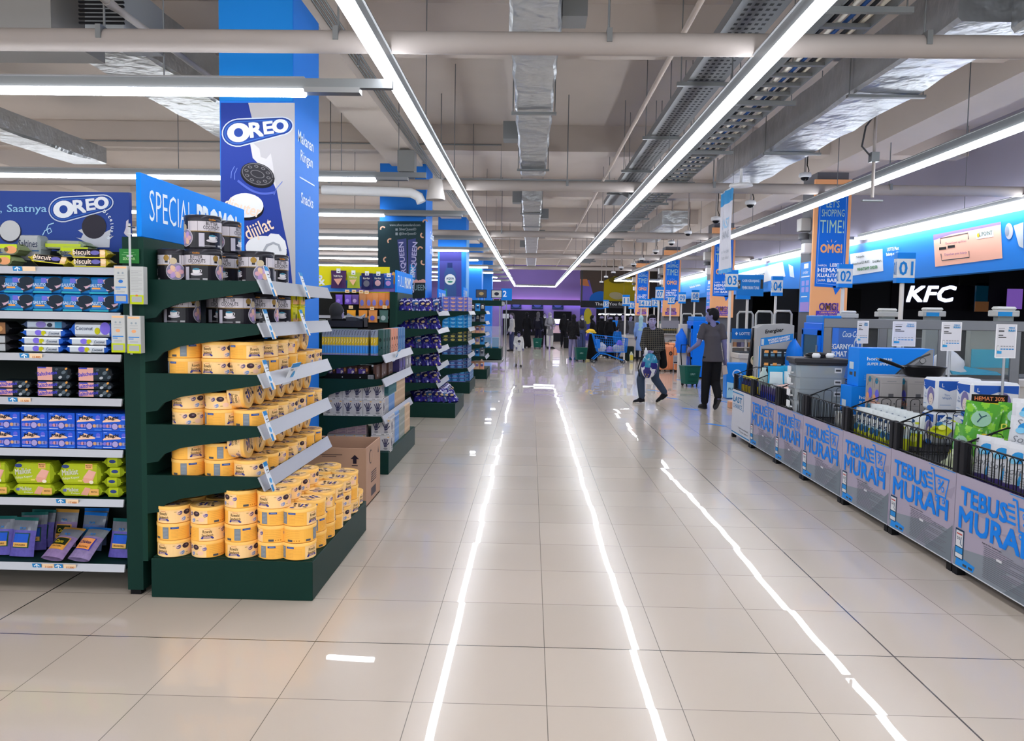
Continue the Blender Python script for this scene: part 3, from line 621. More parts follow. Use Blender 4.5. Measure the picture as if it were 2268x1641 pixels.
for i, ch in enumerate('Dicelupin'):
    a = .95-.2*i; b.text(ch, 209+40*math.cos(a), -502+41*math.sin(a), 7 if ch in 'Dl' else 6, f, mat('dfe8f2'), .004, .02, 0, None, a-math.pi/2)
b.poly([(280, -490), (285, -486), (285, -525), (278, -520), (275, -516), (279, -505)], f, mat('c9c3cc'), .003)
kid(b, 'artwork', t)
# yellow header with a seaweed-snack design on the third shelving run
t = thing('shelf_header', 'yellow and blue header board above the hanging snack bags', 'sign', (-3, 12.0, 1.9))
f = AY(12.0); b = MB().box(-5.5, 12.0, 1.92, -2.2, 12.03, 2.32, mat('dfd61c', .45)); kid(b, 'board', t)
b = MB(); b.poly([(706, -634), (740, -630), (800, -610), (880, -603), (880, -646), (706, -646)], f, mat('3f7fd8'), .004); b.poly([(790, -640), (840, -610), (872, -604), (880, -610), (880, -646), (790, -646)], f, mat('8f7ad0'), .006); b.ell(872, -616, 5, 14, f, mat('f2b35a'), .008, 14); b.text('&', 710, -620, 22, f, mat('e8eef4'), .006, .03); kid(b, 'artwork', t)
# ================================================================ products on the left
def gridmap(fn, x0, x1, y0, y1, n, m_): return [[fn(x0+(x1-x0)*i/n, y0+(y1-y0)*j/m_) for i in range(n+1)] for j in range(m_+1)]
def sheet(b, fn, x0, x1, y0, y1, n, m_, pick, c=0, flip=False):
    """surface grid whose cells take the material pick(a, b)"""
    for j in range(m_):
        for i in range(n):
            a0, a1 = x0+(x1-x0)*i/n, x0+(x1-x0)*(i+1)/n; q0, q1 = y0+(y1-y0)*j/m_, y0+(y1-y0)*(j+1)/m_
            v = [fn(a0, q0, c), fn(a1, q0, c), fn(a1, q1, c), fn(a0, q1, c)]
            b.add(v[::-1] if flip else v, [(0, 1, 2, 3)], pick((a0+a1)/2, (q0+q1)/2), True)
def pillow(w, d, h, m, ends=None, crimp=.022, sag=0):
    """wrapped pack lying on its back: front face is -y, crimped ends left and right"""
    b = MB(); e = ends or m; L = w/2-crimp; rings = []
    def ring(x, k, kd):
        hh, dd = h*k/2, d*kd/2; r = min(hh, dd)*.35; q = []
        for cx, cz, a0 in ((dd-r, hh-r, 0), (-dd+r, hh-r, 90), (-dd+r, -hh+r, 180), (dd-r, -hh+r, 270)):
            for a in (0, 45, 90): q.append((x, cx+r*math.cos(R(a0+a)), h/2+cz+r*math.sin(R(a0+a))))
        return q
    b.loft([ring(-L+.012, 1, 1), ring(L-.012, 1, 1)], m, smooth=False)
    for s in (-1, 1):
        rr = [ring(s*(L-.012), 1, 1), ring(s*(L+.004), .62, .9), ring(s*(L+crimp*.6), .12, .95), ring(s*(L+crimp), .1, .97)]
        b.loft(rr if s > 0 else rr[::-1], e, smooth=False)
    return b
def pouch(w, h, d, pick, topcrimp=.03, gus=1.0, n=10, m_=12, waist=.06):
    """stand-up bag, front -y, base on z=0; returns builder and the front-surface map"""
    def prof(q): t = max(0, min(1, q/h)); return (1-t)**.55*gus*(1-.0*t) if t > .35 else ((.65**.55)*gus*(.72+.8*t) if t < .35 else 0)
    def hw(q): return w/2*(1-waist*math.sin(math.pi*min(1, q/h)))
    def surf(s):
        def f(a, q, c=0):
            k = abs(2*a/w); return Vector((a*hw(q)/(w/2), -s*(d/2*prof(q)*max(0, 1-k**2.6)+.0008+c), q))
        return f
    b = MB(); sheet(b, surf(1), -w/2, w/2, 0, h, n, m_, pick); sheet(b, surf(-1), -w/2, w/2, 0, h, n, m_, pick, 0, True)
    return b, surf(1)
def carton(w, d, h, m, bv=.001): return MB().box(-w/2, -d/2, 0, w/2, d/2, h, m, bv)
# ---- yellow biscuit tins
TIN = mat('ffbd52', .38, coat=.15); TINL = mat('ffc96c', .34, coat=.25); PEACH = mat('ffd596', .4); BRN = mat('5a4028', .5); CHOC = mat('4a3440', .5); RIB = mat('3a3f92', .5); SLATE = mat('7d8792', .5); LBLUE = mat('5b8fd0', .5)
def tin_mesh():
    r, h = .094, .0968; b = MB()
    def pick(a, q): return PEACH if -.09 < a < .17 else TIN
    f = CYL(r); C2 = 2*math.pi*r
    b.lathe([(r*.96, 0), (r, .003)], TIN, 36, caps=True)
    sheet(b, f, -C2/2, C2/2, .003, h-.018, 36, 1, pick)
    b.text('Rowshi', -.035, .056, .018, f, BRN, .0008, .012, .1, .052); b.text('Sandwich', -.035, .036, .015, f, BRN, .0008, .012, .1, .062); b.text('assorted', -.035, .07, .006, f, mat('d05a30'), .0008)
    b.rect(-.066, .018, -.006, .028, f, RIB, .0008, 5); b.rect(-.07, .014, -.058, .022, f, RIB, .0006); b.rect(-.012, .014, 0, .022, f, RIB, .0006); b.rect(-.056, .0215, -.016, .0245, f, PEACH, .0012, 4)
    def bit(x, y, s, col, rot=0): b.ell(x, y, .017*s, .012*s, f, mat(col), .0008, 14, rot)
    bit(.055, .06, 1, 'f7cfae'); bit(.06, .057, .85, '3d3f7a', .6); bit(.1, .06, 1.25, '43333a'); b.ell(.103, .063, .008, .005, f, mat('7a6670'), .0014, 10)
    bit(.075, .025, 1, 'f9d3b5', .3); bit(.08, .022, .8, '5c8fce', .5); bit(.13, .028, 1.1, 'f9cbb0'); bit(.15, .055, 1, 'f7d0b0'); bit(.155, .052, .8, '4a4f98', .5)
    for x, y in ((.028, .064), (.125, .066), (.1, .02)): b.rect(x, y, x+.014, y+.002, f, BRN, .0008)
    for i in range(5): b.rect(-.15, .062-.009*i, -.1, .0632-.009*i, f, mat('e3a044'), .0006, 3)
    b.rect(-.19, .066, -.145, .079, f, mat('33509a'), .0008, 3); b.rect(-.18, .071, -.15, .0725, f, mat('a9c4e8'), .0012, 2)
    for i in range(6): b.rect(-.186, .056-.008*i, -.15, .0573-.008*i, f, mat('d99c48'), .0006, 3)
    b.rect(-.235, .01, -.2, .078, f, SLATE, .0008, 3)
    for i in range(7): b.rect(-.231, .018+.008*i, -.204, .0194+.008*i, f, mat('b4bac0'), .0012, 2)
    b.rect(-.285, .008, -.255, .02, f, mat('55565c'), .0008, 2); b.rect(.2, .008, .23, .02, f, mat('55565c'), .0008, 2)
    for i in range(5): b.rect(.18, .068-.01*i, .27, .0694-.01*i, f, mat('e3a044'), .0006, 5)
    for k in range(3): b.ell(.24+.014*k, .014, .004, .004, f, mat('d98a30'), .0008, 8)
    o = b.build('biscuit_tin'); tag(o, 'x', 'biscuit tin')
    l = MB(); r2 = r+.0022; l.lathe([(r2, h-.019), (r2, h-.002), (r2-.003, h), (r-.006, h-.0012), (r-.02, h-.0008), (0.001, h-.0008)], TINL, 36, caps=False)
    g = P((0, 0, h-.0008), (1, 0, 0), (0, 1, 0)); l.ell(0, 0, .068, .068, g, PEACH, .0006, 24)
    l.text('Rowshi', 0, .03, .02, g, BRN, .0012, .012, .1, .07, .2); l.text('Sandwich', 0.005, .006, .018, g, BRN, .0012, .012, .1, .085, .2); l.rect(-.035, -.018, .035, -.006, g, RIB, .0012)
    for x, y, c, ro in ((-.03, -.036, '43333a', .9), (.0, -.04, '4a4f98', .3), (.03, -.034, '5a3f3a', -.6), (.045, .035, '43333a', .5), (-.05, .03, '4a4f98', 1)): l.ell(x, y, .017, .009, g, mat(c), .0012, 12, ro)
    l.build('lid', o)
    return Kind(o)
tin = tin_mesh(); rnd = random.Random(3)
TG = 'yellow biscuit tins'
def tin_at(x, y, z, label, lie=False, turn=None):
    a = turn if turn is not None else rnd.choice([0, .4, -.5, 1.1, 1.6, 2.3, -1.3, -2.0, 2.9])
    if lie: o = tin.put((x-.05, y, z+.0972), (0, math.pi/2, rnd.uniform(-1.2, 1.2)), label, TG); o.rotation_mode = 'ZYX'
    else: tin.put((x, y, z), a, label, TG)
LVL = {'s3': 'middle', 's4': 'second lowest', 's5': 'lowest'}
def lv(k): return ('bottom', 'second', 'third', 'fourth')[k]
B0 = .229
hs = [[3, 3, 2], [3, 3, 2], [4, 4, 3, 3], [4, 4, 4, 4, 3, 3, 3], [3, 3, 3, 3, 3, 3, 1]]
xs_ = [-2.035, -1.84, -1.648, -1.462, -1.312]
for i, (x, col) in enumerate(zip(xs_, hs)):
    for k, n in enumerate(col):
        yy = 4.36+.2*k; x2 = x+(k*.004 if i == 4 else rnd.uniform(-.006, .006))
        if i == 4 and k == 6: yy, x2 = 5.5, -1.31
        for j in range(n): tin_at(x2, yy+rnd.uniform(-.004, .004), B0+.0975*j, f'yellow tin, {lv(j)} up, {ORD[i+1]} stack from left, {ORD[k+1]} row back on green plinth', turn=[0, -1.5, .2, 1.9, 1.5][i]+[0, 2.2, .1, -1.9][j] if k == 0 else None)
for k in range(2): tin_at(-1.31, 5.6, B0+.102*k, f'yellow biscuit tin, {lv(k)} up at the far corner of the green plinth') if k == 0 else None
for sh, z in (('s3', 1.265), ('s4', .975), ('s5', .685)):
    fx = {'s3': (-1.985, -1.79, -1.63), 's4': (-1.965, -1.775, -1.61), 's5': (-1.972, -1.78, -1.612)}[sh]
    for i, x in enumerate(fx):
        for j in range(2):
            if i == 2 and j == 1 and sh != 's3': continue
            tin_at(x, 4.41, z, f'yellow tin, front row, {ORD[i+1]} from left, {lv(j)} layer, {LVL[sh]} tin shelf', turn=rnd.choice([0, -.5, 1.4, 2.4])) if j == 0 else tin_at(x, 4.41, z+.0975, f'yellow tin, front row, {ORD[i+1]} from left, {lv(j)} layer, {LVL[sh]} tin shelf', turn=rnd.choice([0, -.8, 1.2, 2.6]))
    for k in range(6):
        y = 4.61+.195*k; x = -1.612
        tin_at(x, y, z, f'yellow tin standing upright, {ORD[k+2]} row back, edge of the {LVL[sh]} tin shelf')
        if sh == 's3':
            if k < 3: tin_at(x, y, z+.0975, f'yellow biscuit tin, upper layer, {ORD[k+2]} row back on the middle tin shelf')
    if sh == 's3':
        for k, y in enumerate((5.2, 5.4)): tin_at(-1.63, y, z+.0975, f'yellow tin lying on its side, far end of middle tin shelf, {ORD[k+1]} of two', True)
    else:
        for k in range(7): tin_at(-1.665, 4.41+.195*k, z+.0975, f'yellow tin lying on its side, {LVL[sh]} tin shelf, {ORD[k+1]} from the front', True)
# ---- black coconut biscuit cans
BK = mat('1f1d24', .3, coat=.3); CANW = mat('c9c4cc', .4); GOLD = mat('9a7a3e', .4, .3); PINKC = mat('b79ac8', .5)
def can_mesh():
    r, h = .101, .188; f = CYL(r); b = MB(); C2 = 2*math.pi*r
    b.lathe([(r*.97, 0), (r, .004)], BK, 40)
    sheet(b, f, -C2/2, C2/2, .004, h-.03, 40, 1, lambda a, q: BK)
    for k in (-1, 1):
        o_ = k*C2/4
        b.rect(o_-C2/4+.02, .098, o_+C2/4-.02, .152, f, CANW, .0006, 12); b.rect(o_-C2/4+.02, .094, o_+C2/4-.02, .097, f, GOLD, .0009, 12)
        b.text('BUTTER', o_, .14, .02, f, mat('24222a'), .0012, .015, 0, .07); b.text('COCONUTS', o_, .118, .02, f, mat('24222a'), .0012, .015, 0, .1); b.text('BISCUIT', o_, .103, .007, f, mat('55525a'), .0012, .01, 0, .05)
        b.ell(o_, .045, .034, .009, f, CANW, .0008, 18); b.ell(o_, .062, .021, .016, f, mat('d8d6da'), .0012, 16); b.ell(o_, .072, .02, .0055, f, mat('3f7f9a'), .0018, 14); b.stroke([(o_+.02, .07), (o_+.03, .068), (o_+.028, .056), (o_+.018, .055)], .004, f, CANW, .0012)
        b.rect(o_+.035, .012, o_+.06, .022, f, mat('a9a8ac'), .0008); b.rect(o_-.05, .012, o_+.02, .02, f, mat('77767c'), .0008, 3); b.text('Cookies', o_, .163, .009, f, mat('e59a3a'), .0008, .03, 0, .04)
        e = o_+C2/4
        b.ell(e, .06, .052, .05, f, CANW, .0012, 24); b.ell(e, .06, .048, .046, f, mat('8a84a0'), .0018, 24)
        for i in range(6): t = i*math.pi/3; b.ell(e+.024*math.cos(t), .058+.02*math.sin(t), .02, .014, f, mat(('d9a8b4', 'b79ad0', 'e6bfa0')[i % 3]), .0024, 12, t)
        b.ell(e-.012, .118, .02, .019, f, mat('c9b89a'), .0018, 16); b.ell(e-.05, .135, .017, .017, f, GOLD, .002, 16); b.rect(e-.059, .108, e-.041, .12, f, BK, .0016)
    b.rect(.085, .01, .115, .085, f, mat('b9b6c4'), .0014, 2)
    o = b.build('biscuit_can'); tag(o, 'x', 'biscuit can')
    MB().lathe([(r+.001, h-.031), (r+.002, h-.004), (r-.004, h), (r-.012, h-.004), (.001, h-.005)], mat('35343a', .2, .3), 40, caps=False).build('lid', o)
    return Kind(o)
can = can_mesh(); CG = 'black coconut biscuit cans'; zc = 1.792
for x, y, z, a, l in ((-2.055, 4.46, 0, -1.2, 'leftmost black biscuit can on the top shelf, standing alone'), (-1.88, 4.42, 0, 0, 'black biscuit can at the front of the top shelf, under another can'), (-1.885, 4.43, .189, .9, 'black biscuit can stacked highest at the front of the top shelf'),
                      (-1.88, 4.68, 0, .4, 'black biscuit can in the second row of the top shelf, under a can'), (-1.87, 4.69, .189, 1.5, 'black biscuit can stacked highest in the second row of the top shelf'), (-1.88, 4.92, 0, 1.9, 'dim black biscuit can third row back on the top shelf'),
                      (-1.62, 4.55, 0, -.9, 'black biscuit can at the outer edge of the top shelf, nearer one'), (-1.615, 4.8, 0, 1.0, 'black biscuit can at the outer edge of the top shelf, farther one')):
    can.put((x, y, zc+z), a-math.pi/2, l, CG)
zc = 1.553
for x, y, a, l in ((-2.02, 4.44, 0, 'leftmost black biscuit can on the second shelf'), (-1.86, 4.66, .1, 'shaded black biscuit can set back on the second shelf'), (-1.69, 4.42, -.05, 'front middle black biscuit can on the second shelf'), (-1.625, 4.63, .1, 'black biscuit can behind the front middle one on the second shelf'), (-1.615, 4.84, .8, 'farthest black biscuit can on the second shelf beside the yellow jars')):
    can.put((x, y, zc), a-math.pi/2, l, CG)
b = MB().box(-.055, -.055, 0, .055, .055, .11, mat('d9d214', .35), .006); 
for f in (PF(0, -.055, 0), PR(.055, 0, 0)): b.rect(-.05, .005, .05, .035, f, mat('e8b070'), .001); b.ell(.02, .045, .016, .022, f, mat('5a5a20'), .0015, 12); b.rect(-.04, .06, .0, .075, f, mat('a8b010'), .001)
o = tag(b.build('snack_jar'), 'x', 'jar'); MB().box(-.057, -.057, .11, .057, .057, .122, mat('e2dc2a', .3), .004).build('lid', o); jar = Kind(o)
for i, (x, y, z) in enumerate(((-1.6, 5.05, 0), (-1.6, 5.22, 0), (-1.6, 5.05, .123), (-1.6, 5.22, .123))):
    jar.put((x, y, 1.553+z), 0, f'square yellow snack jar at the end of the second shelf, {("lower near", "lower far", "upper near", "upper far")[i]} one', 'yellow snack jars')
# ---- long left shelving, row by row
def X(px, y=4.36): return at(px, 800, y=y).x
def grp(o, l, c, g=None, loc=None, rot=None):
    tag(o, l, c, g)
    if loc is not None: o.location = loc
    if rot is not None: o.rotation_euler = rot if isinstance(rot, tuple) else (0, 0, rot)
    return o
# top row
def saltine(front):
    b = pillow(.21, .12, .062, mat('8f948a', .35), mat('7d8a62', .4)); f = PF(0, -.06, 0)
    b.rect(-.08, .036, .09, .058, f, mat('bfd42a'), .0008); b.text('Saltines', -.04, .026, .026, f, mat('24304a'), .0016, .01, .1, .085); b.rect(-.06, .008, .01, .013, f, mat('2c4f8a'), .0012); b.ell(.055, .028, .034, .022, f, mat('e2a070'), .001, 14); b.ell(.03, .03, .012, .014, f, mat('6a5a30'), .0014, 8)
    b.poly([(-.085, .0595), (.085, .0595), (.085, .03), (-.085, .03)], P((0, -.03, .0625), (1, 0, 0), (0, 1, 0)), mat('c2d62c'), .0005)
    return b.build('cracker_pack')
o = saltine(1); k = Kind(grp(o, 'x', 'cracker pack'))
k.put((X(8), 4.37, 1.866), 0, 'grey and lime saltine pack at the left edge of the top row, lower one', 'lime saltine packs')
k.put((X(18), 4.38, 1.929), .05, 'grey and lime saltine pack at the left edge of the top row, upper one', 'lime saltine packs')
k.put((X(140), 4.55, 1.93), -.08, 'lime saltine pack leaning behind the biscuit rolls in the top row', 'lime saltine packs')
b = pillow(.15, .1, .15, mat('a9adb2', .3), mat('8f989a', .3), .012); f = PF(0, -.05, 0); b.text('Saltines', -.005, .1, .042, f, mat('2c3550'), .001, .006, .12, .115); b.rect(-.02, .055, .06, .062, f, mat('3a6a9a'), .001)
grp(b.build('cracker_pack'), 'standing silver saltine pack behind the top row packs', 'cracker pack', None, (X(82, 4.52), 4.52, 1.905))
b = pillow(.26, .16, .05, mat('9aa096', .25), mat('8a9a7a', .3), .03); b.rect(-.1, .01, .1, .03, PF(0, -.08, 0), mat('b9cc3a'), .001)
grp(b.build('cracker_pack'), 'crumpled grey foil pack lying behind the top row', 'cracker pack', None, (X(160, 4.6), 4.6, 1.98), .1)
MB().box(-.3, -.09, 0, .3, .09, .062, mat('55584a', .6)).build('x') if 0 else None
def biscuit():
    b = pillow(.235, .07, .05, mat('1d1b20', .3), mat('b9a82a', .35), .025); f = PF(0, -.035, 0)
    b.text('biscuit', -.04, .032, .028, f, mat('f3e3d4'), .001, .04, .05, .1); b.rect(-.085, .008, -.02, .013, f, mat('a9a6a0'), .001); b.ell(.035, .03, .026, .013, f, mat('6d6ab0'), .001, 14); b.rect(.062, .003, .092, .047, f, mat('e8c08a'), .001); b.ell(.078, .03, .016, .012, f, mat('f2d8b0'), .0015, 12); b.rect(-.09, .001, .09, .006, f, mat('d9cf3a'), .0012)
    t = P((0, 0, .0502), (1, 0, 0), (0, 1, 0)); b.rect(-.09, -.03, .09, .03, t, mat('e3c78a'), .0005); b.rect(-.02, -.03, .02, .03, t, mat('d8cc28'), .0008); b.rect(.055, -.02, .085, .02, t, mat('55555a'), .0008)
    return b.build('biscuit_roll')
k = Kind(grp(biscuit(), 'x', 'biscuit pack'))
k.put((X(213), 4.35, 1.866), 0, 'black and yellow biscuit roll at the right of the top row, lower one', 'black biscuit rolls')
k.put((X(210), 4.355, 1.917), .02, 'black and yellow biscuit roll at the right of the top row, upper one', 'black biscuit rolls')
k.put((X(115), 4.37, 1.872), (R(-25), .1, .06), 'black and yellow biscuit roll tipped back in the middle of the top row', 'black biscuit rolls')
# second row: blue chocolate biscuit packs
b = pillow(.205, .13, .098, mat('1f73b8', .25, coat=.2), mat('2a7fc4', .3), .02); f = PF(0, -.065, 0); DK = mat('1f2a38', .35)
b.poly([(.0, .08), (.06, .09), (.085, .07), (.085, .045), (.04, .012), (.02, .02)], f, mat('c9a8b8'), .0008); b.ell(.05, .068, .042, .025, f, DK, .0014, 18); b.ell(.025, .04, .035, .014, f, DK, .0018, 16, -.4)
b.text('SALUTO', -.04, .048, .018, f, mat('bcd2e8'), .0022, .025, 0, .075); b.rect(-.065, .027, -.015, .036, f, mat('e8a24a'), .0012); b.poly([(.03, .006), (.085, .026), (.085, .038), (.03, .018)], f, DK, .0024); b.rect(-.03, .06, .0, .086, f, mat('6a6ad0'), .0008); b.rect(-.08, .002, .03, .012, f, mat('2fa0b8'), .0008)
k = Kind(grp(b.build('biscuit_pack'), 'x', 'biscuit pack'))
for j, row in enumerate(((4, 57, 119, 184, 243), (2, 57, 120, 182, 243))):
    for i, px in enumerate(row): k.put((X(px), 4.375, 1.615+.1*j), rnd.uniform(-.05, .05), f'blue biscuit pack in the second row, {ORD[i+1]} from left, {("lower", "upper")[j]} layer', 'blue biscuit packs')
# third row: silver coconut rolls
b = pillow(.265, .12, .044, mat('a9adb4', .28, .6), mat('1f56b8', .3), .022); f = PF(0, -.06, 0)
b.ell(-.03, .022, .02, .016, f, mat('7a6ad8'), .001, 12); b.ell(.0, .02, .014, .014, f, mat('b9b81a'), .0016, 12); b.ell(.016, .01, .012, .007, f, mat('cfd2d2'), .002, 10); b.text('Coconut', .06, .02, .016, f, mat('3f4f68'), .0012, .01, .15, .06); b.rect(-.11, .034, .11, .041, f, mat('d6d9de', .2, .5), .0008)
k = Kind(grp(b.build('biscuit_roll'), 'x', 'biscuit pack'))
for j in range(3): k.put((X((103, 104, 109)[j]), 4.375, 1.381+.045*j), 0, f'silver and blue coconut biscuit roll in the left stack of the third row, {lv(j)} one', 'silver coconut rolls')
for j in range(2): k.put((X((203, 208)[j]), 4.375, 1.381+.045*j), 0, f'silver and blue coconut biscuit roll in the right stack of the third row, {lv(j)} one', 'silver coconut rolls')
b = pillow(.265, .12, .044, mat('8f97a4', .28, .6), mat('3a4a6a', .3), .022); f = PF(0, -.06, 0); b.ell(-.02, .022, .03, .018, f, mat('7f74b8'), .001, 12); b.ell(.03, .02, .016, .012, f, mat('2c3444'), .0012, 10); b.rect(.06, .004, .1, .038, f, mat('3f88b0'), .001)
grp(b.build('biscuit_roll'), 'top silver roll with violet print on the left stack of the third row', 'biscuit pack', None, (X(110), 4.38, 1.517))
b = pillow(.265, .1, .085, mat('a9adb4', .28, .6), mat('1f56b8', .3), .022); f = PF(0, -.05, 0); b.text('Coconut', -.045, .05, .022, f, mat('3f4f68'), .0012, .01, .1, .1); b.ell(.03, .035, .016, .02, f, mat('b9b81a'), .0016, 12); b.ell(.075, .05, .03, .036, f, mat('7a6ad8'), .001, 14)
grp(b.build('biscuit_roll'), 'thick silver coconut roll standing on edge at the right of the third row', 'biscuit pack', None, (X(213), 4.375, 1.472))
b = pillow(.2, .12, .046, mat('8d8f94', .3, .6), mat('222228', .35), .03); b.rect(-.07, .006, .06, .04, PF(0, -.06, 0), mat('9c9ea2', .35, .5), .001)
k = Kind(grp(b.build('biscuit_roll'), 'x', 'biscuit pack'))
for j in range(2): k.put((X(2), 4.375, 1.381+.047*j), 0, f'grey foil roll at the left edge of the third row, {lv(j)} one', 'grey foil rolls')
b = pillow(.2, .12, .075, mat('3a2e2a', .35), mat('1a1a1e', .35), .03); b.rect(-.07, .006, .065, .07, PF(0, -.06, 0), mat('8a6244'), .001); b.ell(.02, .035, .03, .02, PF(0, -.06, 0), mat('b98a5a'), .0015, 10)
grp(b.build('biscuit_roll'), 'brown biscuit pack on the grey foil rolls at the left edge', 'biscuit pack', None, (X(0), 4.38, 1.477))
# fourth row: dark cheese cracker packs
def cheese(h):
    b = pillow(.215, .12, h, mat('1c2730', .25), mat('12161c', .35), .014); f = PF(0, -.06, 0)
    b.rect(-.09, .003, -.005, h-.004, f, mat('d9a298'), .0008); b.text('Saltcheese', -.035, h*.52, .022, f, mat('3f3fb4'), .0014, .025, 0, .115, .12); b.rect(-.088, h-.012, -.04, h-.004, f, mat('4a50b0'), .0012)
    for x, y, c, s in ((.06, .6, '5a6670', 1), (.04, .25, 'a9b0b8', .8), (.085, .3, '4f5a66', .9), (.075, .85, 'd99a4a', .6), (.02, .8, '47525c', .7)): b.ell(x, h*y, .014*s, .01*s, f, mat(c), .001, 10, x*9)
    return b.build('cracker_pack')
k1 = Kind(grp(cheese(.043), 'x', 'cracker pack')); k2 = Kind(grp(cheese(.082), 'x', 'cracker pack'))
for i, (px, n, big) in enumerate(((40, 2, 0), (128, 2, 1), (218, 2, 1))):
    for j in range(n): k1.put((X(px), 4.375, 1.131+.0445*j), rnd.uniform(-.02, .02), f'dark cheese cracker pack in the fourth row, {ORD[i+1]} stack from left, {lv(j)} one', 'dark cheese cracker packs')
    if big: k2.put((X(px), 4.375, 1.221), 0, f'dark cheese cracker pack standing upright on the {ORD[i+1]} stack of the fourth row', 'dark cheese cracker packs')
# fifth row: blue boxes
b = carton(.152, .2, .1, mat('1f55c8', .35), .0015); f = PF(0, -.1, 0)
b.poly([(-.07, .05), (.03, .058), (.035, .064), (.02, .07), (-.03, .09), (-.07, .056)], f, mat('eac2a8'), .0008); b.text('Magic', -.018, .074, .024, f, mat('1a1c28'), .0014, .035, .15, .082, .12); b.ell(.0, .028, .021, .021, f, mat('2b3a88'), .0012, 18); b.ell(.0, .028, .017, .017, f, mat('a49ad0'), .0018, 16)
for x, c in ((-.06, '7a70c8'), (-.042, 'c08aa0'), (-.026, '8f80c8'), (.03, 'c99a70'), (.048, '8a8fc0'), (.064, '7a78b8')): b.ell(x, .03, .011, .01, f, mat(c), .001, 10)
b.ell(.05, .078, .013, .013, f, mat('5a5fd0'), .001, 12); b.rect(.038, .066, .062, .07, f, mat('b4b9ea'), .0014); b.rect(-.07, .008, -.02, .011, f, mat('c8d4f2'), .001); b.rect(-.065, .092, -.045, .095, f, mat('9ab4ee'), .001); b.rect(.03, .004, .07, .009, f, mat('4a86e0'), .001)
k = Kind(grp(b.build('biscuit_box'), 'x', 'biscuit box'))
for j in range(2):
    for i, px in enumerate((12, 73, 134, 196, 253)): k.put((X(px, 4.3), 4.395, .839+.1015*j), 0, f'bright blue biscuit box in the fifth row, {ORD[i+1]} from left, {("lower", "upper")[j]} layer', 'bright blue biscuit boxes')
# sixth row: lime cracker packs
LIME = mat('a9b81c', .25, coat=.15); LIME2 = mat('8fa01a', .3)
def malkist(w, h, big):
    b = pillow(w, .1, h, LIME, LIME2, .022); f = PF(0, -.05, 0)
    if big:
        b.ell(-w*.32, h*.85, .022, .011, f, mat('33427a'), .001, 14); b.text('Malkist', -w*.22, h*.6, .034, f, mat('d8d6c0'), .0014, .03, .05, .095, .1); b.text('Kelapa Kopyor', -w*.2, h*.32, .017, f, mat('e2ddc0'), .0014, .006, .1, .1, .12); b.rect(w*.12, h*.74, w*.28, h*.98, f, mat('eab06c'), .001); b.text('MENTEGA\nKELAPA', w*.2, h*.87, .018, f, BRN, .0016, .01, 0, .035)
        b.poly([(w*.05, h*.25), (w*.2, h*.72), (w*.36, h*.62), (w*.26, h*.12), (w*.1, h*.1)], f, mat('dca08a'), .0016); b.poly([(w*.07, h*.36), (w*.2, h*.72), (w*.36, h*.62), (w*.26, h*.3)], f, mat('e3a99a'), .002); b.ell(w*.25, h*.15, .013, .01, f, mat('e9ddc8'), .0026, 10); b.rect(-w*.05, h*.17, w*.04, h*.24, f, mat('d8ce5a'), .001)
    else:
        b.ell(-w*.35, h*.55, .013, .009, f, mat('5a62a0'), .001, 10); b.text('Malkist', -w*.18, h*.62, .022, f, mat('d8d6c0'), .0014, .03, .05, .07); b.poly([(w*.0, h*.2), (w*.1, h*.85), (w*.22, h*.75), (w*.15, h*.12)], f, mat('dca08a'), .0016); b.rect(w*.18, h*.15, w*.4, h*.7, f, mat('e2ae62'), .0012); b.text('MENTEGA', w*.3, h*.45, .009, f, BRN, .0018, .01, 0, .035); b.text('Kelapa', -w*.12, h*.28, .012, f, mat('e2ddc0'), .0014, 0, .1, .05)
    return b.build('cracker_pack')
k1 = Kind(grp(malkist(.262, .066, 0), 'x', 'cracker pack')); k2 = Kind(grp(malkist(.262, .126, 1), 'x', 'cracker pack'))
for i, px in enumerate((-22, 78, 182)):
    k1.put((X(px), 4.37, .555), 0, f'lime coconut cracker pack lying flat in the sixth row, {ORD[i+1]} from left', 'lime cracker packs'); k2.put((X(px-1), 4.37, .622), 0, f'lime coconut cracker pack standing on edge in the sixth row, {ORD[i+1]} from left', 'lime cracker packs')
b = pillow(.12, .2, .058, LIME, LIME2, .02); b.ell(0, .034, .02, .01, PF(0, -.1, 0), mat('33427a'), .001, 12); b.rect(-.03, .004, .03, .018, PF(0, -.1, 0), LIME2, .001)
k = Kind(grp(b.build('cracker_pack'), 'x', 'cracker pack'))
for j in range(4): k.put((X(256)-.008*(j % 2), 4.42, .555+.058*j), rnd.uniform(-.06, .06), f'lime cracker pack end-on in the right stack of the sixth row, {lv(j)} one', 'lime cracker packs end-on')
